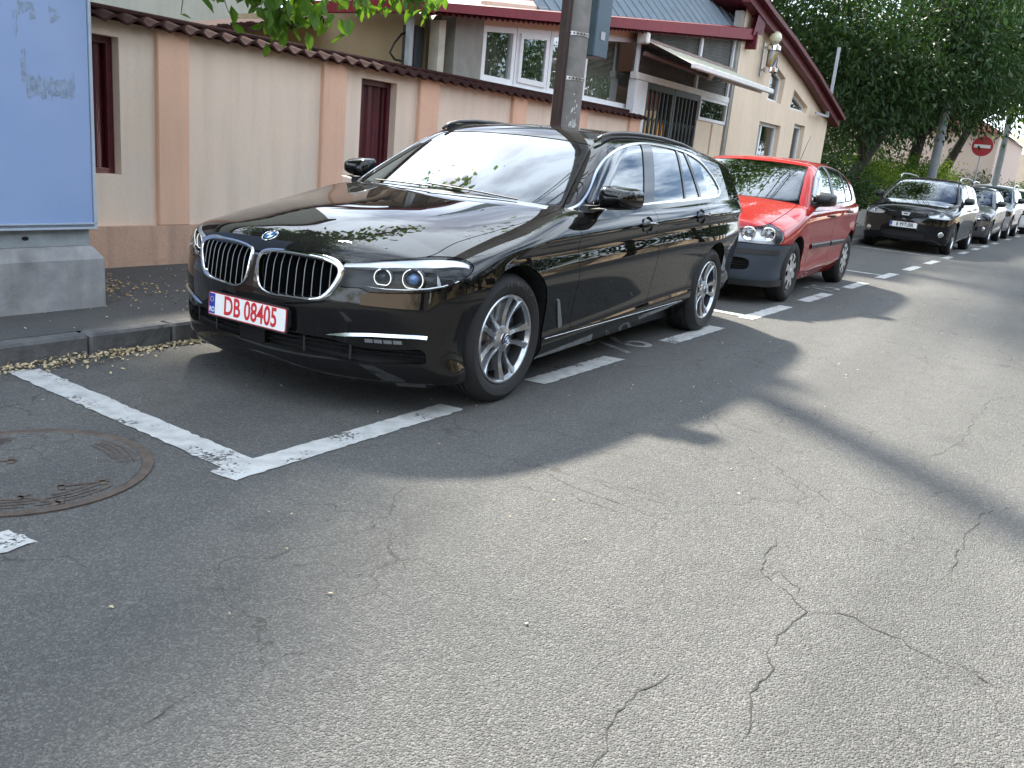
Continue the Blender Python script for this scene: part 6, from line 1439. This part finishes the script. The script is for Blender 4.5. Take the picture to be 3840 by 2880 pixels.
# ------------------------------------------------------------------ far end of the street
HS1 = sthing('pink_house', 52, -4, 0, 'pale pink rendered house behind the no-entry sign', 'house')
b = SB(); b.box(47, 60, -11, -2.2, 0, 4.3); b.build('wall', MATS['pink_plaster'], HS1); b = SB(); b.add([(46.6, -2.0, 4.25), (60.4, -2.0, 4.25), (60.4, -6.5, 6.4), (46.6, -6.5, 6.4), (46.6, -11, 4.25), (60.4, -11, 4.25)], [(0, 1, 2, 3), (3, 2, 5, 4), (0, 3, 4)]); b.build('roof', mat('far_roof', (.26, .11, .08), .8), HS1)
HS2 = sthing('tan_house', 75, -2, 0, 'tan house with a pale metal roof at the far end of the street', 'house')
b = SB(); b.box(68, 90, -9, -1.0, 0, 4.2); b.build('wall', MATS['tan_plaster'], HS2); b = SB(); b.add([(67.5, -.7, 4.15), (90.5, -.7, 4.15), (90.5, -5, 6.0), (67.5, -5, 6.0)], [(0, 1, 2, 3)]); b.build('roof', mat('pale_roof', (.45, .46, .46), .5), HS2)
for (s_, n_, h, r_, lab) in ((43.5, -1.6, 9, .17, 'tall round concrete pole right of the no-entry sign'), (27.5, -1.75, 7.5, .15, 'leaning concrete pole in front of the dark tree trunk behind the black hatchback')):
    o = sthing('concrete_pole', s_, n_, 0, lab, 'pole', 'far concrete poles'); b = MB(); b.lathe([(r_, 0), (r_ * .7, h), (0, h)], 'z', 16); b.build('shaft', MATS['far_concrete'], o, True, 40); o.rotation_euler = (0, R(-2), 0)
SG = sthing('no_entry_sign', 34.1, -1.3, 0, 'round red no-entry sign with a white bar on a thin grey post', 'traffic sign')
b = MB(); b.tube([(0, 0, 0), (0, 0, 3.3)], .03, 8); b.build('post', MATS['galvanised'], SG)
b = MB(); b.lathe([(0, .0), (.36, .0), (.36, -.02), (0, -.02)], 'x', 40, (.05, 0, 2.98)); b.build('disc', MATS['sign_red'], SG); b = MB(); b.box(.052, .058, -.275, .275, 2.92, 3.04); b.build('white_bar', MATS['sign_white'], SG)
SG.rotation_euler = (0, 0, R(6))
# low wall along the planted strip
LW = sthing('low_fence_wall', 24, -2.3, 0, 'low dark wall along the shrubs behind the parked hatchback', 'wall'); b = SB(); b.box(19.2, 40, -2.5, -2.35, .1, .55); b.build('wall', MATS['grey_plaster'], LW)
# ------------------------------------------------------------------ across the street (seen mirrored in the cars)
OP = sthing('opposite_house', 4, 12, 0, 'long pale house across the street, seen only mirrored in the black paint', 'house')
b = SB(); b.box(-9, 14, 10.5, 17, 0, 4.2); b.build('wall', MATS['court_plaster'], OP); b = SB(); b.add([(-9.4, 10.1, 4.1), (14.4, 10.1, 4.1), (14.4, 13.8, 6.0), (-9.4, 13.8, 6.0), (-9.4, 17.4, 4.1), (14.4, 17.4, 4.1)], [(3, 2, 1, 0), (4, 5, 2, 3)]); b.build('roof', mat('far_roof', (.26, .11, .08), .8), OP)
for s_ in (-7, -3.5, 0, 3.5, 7, 10.5): b = SB(); b.box(s_, s_ + 1.2, 10.47, 10.49, 1.2, 2.7); b.build('window', MATS['gloss_black'], OP)
OW = sthing('opposite_wall', 25, 10.4, 0, 'rendered wall across the street, seen only mirrored in the parked cars', 'wall'); b = SB(); b.box(14.5, 60, 10.3, 10.5, 0, 2.1); b.build('wall', MATS['house_plaster'], OW); b = SB(); b.box(-40, -9.5, 10.3, 10.5, 0, 2.1); b.build('wall', MATS['house_plaster'], OW)
# ------------------------------------------------------------------ plants
def leaf_mat(name, c1, c2, trans=.45, scale=.9):
    m = bpy.data.materials.new(name); MATS[name] = m; m.use_nodes = True; n = m.node_tree; b = n.nodes['Principled BSDF']; o = n.nodes['Material Output']; N = n.nodes.new; K = n.links.new
    tc = N('ShaderNodeTexCoord'); t = N('ShaderNodeTexNoise'); t.inputs['Scale'].default_value = scale; t.inputs['Detail'].default_value = 6; t.inputs['Roughness'].default_value = .7; K(tc.outputs['Object'], t.inputs['Vector'])
    rp = N('ShaderNodeValToRGB'); rp.color_ramp.elements[0].position = .3; rp.color_ramp.elements[1].position = .7; rp.color_ramp.elements[0].color = (*c1, 1); rp.color_ramp.elements[1].color = (*c2, 1); K(t.outputs['Fac'], rp.inputs[0])
    K(rp.outputs[0], b.inputs['Base Color']); b.inputs['Roughness'].default_value = .5; b.inputs['Specular IOR Level'].default_value = .3
    tr = N('ShaderNodeBsdfTranslucent'); hs = N('ShaderNodeHueSaturation'); hs.inputs['Hue'].default_value = .485; hs.inputs['Saturation'].default_value = 1.1; hs.inputs['Value'].default_value = 1.7; K(rp.outputs[0], hs.inputs['Color']); K(hs.outputs[0], tr.inputs[0])
    mx_ = N('ShaderNodeMixShader'); mx_.inputs[0].default_value = trans; K(b.outputs[0], mx_.inputs[1]); K(tr.outputs[0], mx_.inputs[2]); K(mx_.outputs[0], o.inputs['Surface'])
    return m
leaf_mat('leaf_near', (.050, .115, .018), (.085, .175, .025), .52, 3); leaf_mat('leaf_dark', (.013, .034, .010), (.034, .074, .018), .28, .5); leaf_mat('leaf_mid', (.045, .10, .014), (.095, .185, .028), .42, .6); leaf_mat('leaf_lime', (.09, .16, .018), (.16, .25, .03), .3, .9)
mat('bark', (.035, .028, .023), .9, noise=(8, .4), bump=(25, .8, .02)); mat('twig', (.06, .045, .03), .85)

def leaf_mesh(name, C, D, U, L, Wd, fold=.25):
    """many leaves: centre C, axis D, normal U (arrays), length L, width Wd"""
    k = len(C); S_ = np.cross(D, U); S_ /= np.maximum(np.linalg.norm(S_, axis=1), 1e-6)[:, None]; U2 = np.cross(S_, D)
    L = np.asarray(L)[:, None]; Wd = np.asarray(Wd)[:, None]
    base = C; tip = C + D * L - U2 * L * .12; m1 = C + D * L * .42 + S_ * Wd * .5 + U2 * Wd * fold; m2 = C + D * L * .42 - S_ * Wd * .5 + U2 * Wd * fold; q1 = C + D * L * .75 + S_ * Wd * .33 + U2 * Wd * fold * .4; q2 = C + D * L * .75 - S_ * Wd * .33 + U2 * Wd * fold * .4; mid = C + D * L * .55
    V = np.stack([base, m1, q1, tip, q2, m2], 1).reshape(-1, 3)
    me = bpy.data.meshes.new(name); me.vertices.add(6 * k); me.vertices.foreach_set('co', V.ravel().astype(np.float32))
    idx = (np.arange(k) * 6)[:, None] + np.array([0, 1, 2, 3, 0, 3, 4, 5])[None]
    me.loops.add(8 * k); me.loops.foreach_set('vertex_index', idx.ravel().astype(np.int32)); me.polygons.add(2 * k); me.polygons.foreach_set('loop_start', (np.arange(2 * k) * 4).astype(np.int32)); me.update(calc_edges=True); me.validate()
    return me

def rand_dirs(rg, k): d = rg.normal(size=(k, 3)); return d / np.linalg.norm(d, axis=1)[:, None]

def crown(rg, c, rad, nclump, per, csize, L, droop=.5, shell=.55):
    """leaves in clumps spread through an ellipsoid; -> arrays"""
    c = np.array(c, float); rad = np.array(rad, float)
    d = rand_dirs(rg, nclump); r = rg.uniform(shell, 1, nclump)**.6; cc = c + d * rad * r[:, None]; sz = csize * rg.uniform(.55, 1.35, nclump)
    i = np.repeat(np.arange(nclump), per); off = rg.normal(size=(len(i), 3)) * np.array([1, 1, .62]) * sz[i][:, None] * .55
    P = cc[i] + off
    D = off / np.maximum(np.linalg.norm(off, axis=1), .05)[:, None] * .6 + rg.normal(size=P.shape) * .5 + np.array([0, 0, -droop]); D /= np.linalg.norm(D, axis=1)[:, None]
    U = rg.normal(size=P.shape) * .55 + np.array([0, 0, 1.]); U /= np.linalg.norm(U, axis=1)[:, None]
    Ls = L * rg.uniform(.6, 1.25, len(P))
    return P, D, U, Ls, cc

def tree(name, label, base, trunk, crowns, lm, L, wr=.42, per=110, nclump=60, csize=.8, seed=1, group=None, droop=.5, cat='tree', tr=(.2, .08), limbs=14, shell=.5):
    """trunk: list of points; crowns: list of (centre, radii)"""
    rg = np.random.default_rng(seed); root = tag(empty(name, base), label, cat, group); bo = Vector(base)
    P, D, U, Ls, CC = [], [], [], [], []
    for c, rad in crowns:
        k = int(nclump * (rad[0] * rad[1] * rad[2])**(1 / 3) / 2.5) + 6; a = crown(rg, c, rad, k, per, csize, L, droop, shell)
        for l, q in zip((P, D, U, Ls, CC), a): l.append(q)
    P, D, U, Ls, CC = (np.concatenate(q) for q in (P, D, U, Ls, CC))
    me = leaf_mesh('crown', P - np.array(base), D, U, Ls, Ls * wr); link('crown', me, MATS[lm], root)
    b = MB(); n_ = len(trunk); rr = [tr[0] + (tr[1] - tr[0]) * (i / max(1, n_ - 1))**.8 for i in range(n_)]
    b.tube([Vector(q) - bo for q in trunk], rr, 12)
    tpts = [Vector(q) for q in trunk]
    for j in rg.choice(len(CC), min(limbs, len(CC)), replace=False):
        e = Vector(CC[j]); s0 = tpts[rg.integers(max(1, n_ // 2), n_)]; m_ = s0.lerp(e, .5) + Vector((rg.normal() * .25, rg.normal() * .25, .2 + .1 * rg.normal()))
        b.tube([s0 - bo, s0.lerp(m_, .5) - bo + Vector((0, 0, .08)), m_ - bo, e - bo], [tr[1] * .8, tr[1] * .55, tr[1] * .35, .012], 7)
    b.build('trunk', MATS['bark'], root, True)
    return root

W = lambda s_, n_, z_: ST(s_, n_, z_)
# the near tree behind the advertising board; one low bough hangs into the picture
rg = np.random.default_rng(11)
TREE = tree('street_tree', 'broad-leaved tree beside the advertising board, a leafy bough hanging in at the top', W(-1.15, -2.45, .1), [W(-1.15, -2.45, .0), W(-1.12, -2.4, 1.2), W(-1.0, -2.3, 2.3), W(-.9, -2.1, 3.4), W(-.9, -2.0, 4.6)],
    [(W(1.0, -4.2, 4.9), (1.7, 1.15, 1.1)), (W(-.4, -3.5, 4.9), (1.5, 1.2, 1.0)), (W(-.9, -2.7, 4.6), (1.3, 1.1, 1.0)), (W(-2.5, -2.0, 4.3), (1.3, 1.1, .9)), (W(-3.8, -1.0, 4.2), (1.0, 1.0, .8))], 'leaf_near', .13, .55, per=150, nclump=120, csize=.6, seed=4, droop=.8, tr=(.13, .06), shell=.1)
# the bough: stems with hanging leaves
def bough(parent, pts, nleaf, spread, seed, L=.115):
    rg = np.random.default_rng(seed); off = np.array(parent.location); P = np.array([W(*q) for q in pts]); seg = np.linspace(0, len(P) - 1, nleaf); C = np.array([P[int(min(t, len(P) - 1.001))] * (1 - t % 1) + P[min(int(t) + 1, len(P) - 1)] * (t % 1) for t in np.minimum(seg, len(P) - 1.001)])
    C = C + rg.normal(size=C.shape) * spread * np.array([1, 1, .75]); D = rg.normal(size=C.shape) * .55 + np.array([0, 0, -.75]); D /= np.linalg.norm(D, axis=1)[:, None]; U = rg.normal(size=C.shape) * .7 + np.array([.35, .35, .7]); U /= np.linalg.norm(U, axis=1)[:, None]
    Ls = L * rg.uniform(.6, 1.2, nleaf); link('bough_leaves', leaf_mesh('bough_leaves', C - off, D, U, Ls, Ls * .55, .18), MATS['leaf_near'], parent)
    b = MB(); b.tube([Vector(q) - Vector(off) for q in P], [max(.022 - .004 * i, .005) for i in range(len(P))], 6)
    for i in range(0, nleaf, 5): j = int(min(seg[i], len(P) - 1)); b.tube([Vector(P[j] - off), Vector((P[j] * .4 + C[i] * .6) - off + np.array([0, 0, .02])), Vector(C[i] - off)], [.005, .004, .002], 4, False)
    b.build('bough', MATS['twig'], parent, True)
bough(TREE, [(-.9, -2.1, 3.3), (-.5, -1.7, 2.75), (-.15, -1.35, 2.3), (.05, -1.2, 2.08)], 230, .17, 1)
bough(TREE, [(-.5, -1.7, 2.75), (.0, -1.3, 2.35), (.3, -1.12, 2.12), (.45, -1.0, 2.0)], 220, .14, 2)
bough(TREE, [(.0, -1.3, 2.35), (.55, -1.05, 2.2), (.95, -.9, 2.17), (1.25, -.8, 2.2)], 170, .10, 3)
bough(TREE, [(.05, -1.2, 2.1), (.25, -1.12, 1.96), (.38, -1.1, 1.84)], 60, .07, 5)

# trees down the street
tree('street_tree', 'dark leafy tree with a curved leaning trunk behind the black hatchback', W(23.5, -3.6, 0), [W(23.5, -3.6, 0), W(23.6, -3.5, .8), W(24.2, -3.2, 1.8), W(25.2, -2.9, 2.9), W(26, -2.8, 4.2)], [(W(26, -3.2, 5.6), (3.4, 2.6, 2.2)), (W(24, -3.6, 3.9), (2.2, 1.6, 1.3)), (W(27.0, -1.9, 5.6), (2.4, 1.2, 1.5))], 'leaf_dark', .21, .36, 130, 62, 1.25, 21, 'trees along the street', tr=(.24, .12))
tree('street_tree', 'dense dark green tree whose crown hangs over the far parked cars', W(31, -3.2, 0), [W(31, -3.2, 0), W(31, -3.1, 1.5), W(31.4, -3.0, 3), W(32, -2.8, 5)], [(W(32, -2.2, 6.6), (4.2, 3.4, 3.0)), (W(30, -3, 4.9), (2.6, 2.2, 1.4)), (W(35, -2.2, 7.4), (2.2, 2.0, 1.3))], 'leaf_dark', .22, .36, 130, 66, 1.3, 22, 'trees along the street', tr=(.3, .14))
tree('street_tree', 'brighter green tree hanging over the street at the right edge', W(39, -3.4, 0), [W(39, -3.4, 0), W(39, -3.2, 2), W(39.4, -2.6, 4), W(39.8, -1.6, 6)], [(W(39, .2, 7.2), (4.2, 3.6, 3.0)), (W(38, -1.4, 6.6), (2.8, 2.0, 1.3))], 'leaf_mid', .23, .36, 130, 66, 1.3, 23, 'trees along the street', tr=(.28, .13))
tree('street_tree', 'tall dark tree with a forked trunk behind the gabled house', W(21.5, -8.0, 0), [W(21.5, -8, 0), W(21.4, -7.9, 2), W(21.5, -7.9, 4), W(21.7, -8, 6), W(21.9, -8, 8)], [(W(21.5, -8, 8.6), (4.2, 3.6, 3.2)), (W(24.5, -6.5, 5.6), (3.0, 2.4, 2.0)), (W(19, -8.5, 7.4), (2.6, 2.2, 1.8))], 'leaf_dark', .20, .38, 120, 58, 1.25, 24, 'trees along the street', tr=(.34, .16), limbs=26)
tree('street_tree', 'shady tree filling the gap behind the leaning trunk', W(30, -8.5, 0), [W(30, -8.5, 0), W(30, -8.4, 2), W(30.2, -8.3, 4)], [(W(30, -7.5, 4.4), (4.6, 3.0, 3.0)), (W(36, -6.5, 4.8), (4.0, 2.6, 3.0))], 'leaf_dark', .18, .36, 120, 80, 1.1, 25, 'trees along the street', tr=(.25, .12))
tree('street_tree', 'tall tree behind the roofs, its crown above the picture shading the road', W(15.5, -5.6, 0), [W(15.5, -5.6, 0), W(15.4, -5.5, 3), W(15.3, -5.2, 6), W(15.4, -4.8, 8.4)], [(W(13.2, -4.0, 9.4), (2.8, 1.5, 1.3)), (W(17.0, -3.8, 9.2), (2.8, 1.6, 1.3)), (W(21, -3.4, 9.2), (2.6, 1.8, 1.4)), (W(15.2, -2.6, 10.2), (3.2, 1.4, 1.2))], 'leaf_mid', .2, .4, 110, 90, 1.0, 27, 'trees along the street', tr=(.28, .12))
# shrubs
SHR = [(20.8, -3.3, 1.0, .9, 'leaf_dark', 'dark green shrub at the corner of the gabled house'), (22.6, -3.0, .9, .8, 'leaf_dark', 'small dark green shrub left of the leaning trunk'), (25.2, -3.1, 1.1, 1.0, 'leaf_lime', 'lime green shrub right of the leaning trunk'), (27.6, -3.4, 1.2, 1.2, 'leaf_mid', 'rounded green shrub behind the leaning pole'), (30.2, -2.9, 1.15, 1.1, 'leaf_mid', 'green shrub right of the leaning pole'), (33.4, -3.0, 1.1, 1.1, 'leaf_lime', 'bright lime shrub beneath the no-entry sign'), (37.5, -3.1, 1.2, 1.2, 'leaf_lime', 'lime shrub right of the no-entry sign'), (46, -3.0, 1.3, 1.4, 'leaf_dark', 'dark shrub in front of the pink house'), (52, -1.6, 1.0, 1.3, 'leaf_mid', 'green shrub beyond the tall concrete pole'), (60, -1.2, 1.2, 1.6, 'leaf_dark', 'dark shrub in front of the tan house')]
for i, (s_, n_, h, r_, lm, lab) in enumerate(SHR):
    tree('shrub', lab, W(s_, n_, 0), [W(s_, n_, 0), W(s_ + .05, n_, h * .5), W(s_, n_ + .1, h)], [(W(s_, n_, h), (r_ * 1.25, r_, h * .95))], lm, .11, .45, 90, 60, .5, 60 + i, 'shrubs along the pavement', .2, 'shrub', (.04, .015), 8, .2)
# trees across the street (mirrored in the paint and panes)
for i, (s_, n_, h) in enumerate(((-9, 8.9, 5.4), (-3.5, 9.3, 6.2), (2.5, 9.0, 5.6), (8.5, 9.4, 6.4), (15, 9.0, 5.8), (22, 9.4, 6.2), (28, 9.2, 6), (34, 9.4, 6.4), (40, 9.2, 6), (47, 9.4, 6.5), (55, 9.3, 6.3))):
    tree('street_tree', 'leafy street tree across the road, seen only mirrored in the cars and panes', W(s_, n_, 0), [W(s_, n_, 0), W(s_, n_, 1.5), W(s_ + .1, n_, h - 2)], [(W(s_, n_, h - 2), (2.2, 1.9, 1.7))], 'leaf_dark', .24, .45, 60, 60, 1.1, 31 + i, 'trees across the street', tr=(.2, .1))
# fallen leaves
def litter(name, label, k, fn, L, m, seed):
    rg = np.random.default_rng(seed); C = np.array([fn(rg) for _ in range(k)]); D = rg.normal(size=C.shape) * np.array([1, 1, .25]); D /= np.linalg.norm(D, axis=1)[:, None]; U = rg.normal(size=C.shape) * .35 + np.array([0, 0, 1.]); U /= np.linalg.norm(U, axis=1)[:, None]; Ls = L * rg.uniform(.6, 1.3, k)
    tag(link(name, leaf_mesh(name, C, D, U, Ls, Ls * rg.uniform(.45, .8, k), .12), MATS[m]), label, 'leaves', None, 'stuff')
mat('dry_leaf', (.50, .36, .20), .8, noise=(40, 0, (.30, .18, .09))); mat('pale_leaf', (.58, .46, .27), .8, noise=(40, 0, (.40, .32, .2)))
def gut(rg):
    s_ = -1.6 + abs(rg.normal()) * .0 + rg.uniform(0, 1.35); dens = math.exp(-((s_ + 1.15) / .35)**2); n_ = -1.0 + abs(rg.normal()) * (.035 + .07 * dens); return W(s_, n_, .008 + rg.uniform(0, .022) * dens)
litter('fallen_leaves', 'heap of dry pale leaves in the gutter along the kerb', 750, gut, .021, 'pale_leaf', 1)
litter('fallen_leaves', 'brown leaves scattered on the pavement beside the concrete block', 330, lambda rg: (lambda a: W(a[0], a[1], .114 + rg.uniform(0, .006)))((rg.normal(-.2, .22), rg.normal(-2.25, .28))), .024, 'dry_leaf', 2)
litter('fallen_leaves', 'thin scatter of pale leaf scraps on the pavement', 260, lambda rg: W(rg.uniform(-1.6, 1.5), rg.uniform(-2.8, -1.2), .112), .016, 'pale_leaf', 3)
litter('fallen_leaves', 'thin scatter of pale leaf scraps on the road', 170, lambda rg: W(rg.uniform(-2.6, 8), rg.uniform(-.9, 2.4), .006), .014, 'pale_leaf', 4)
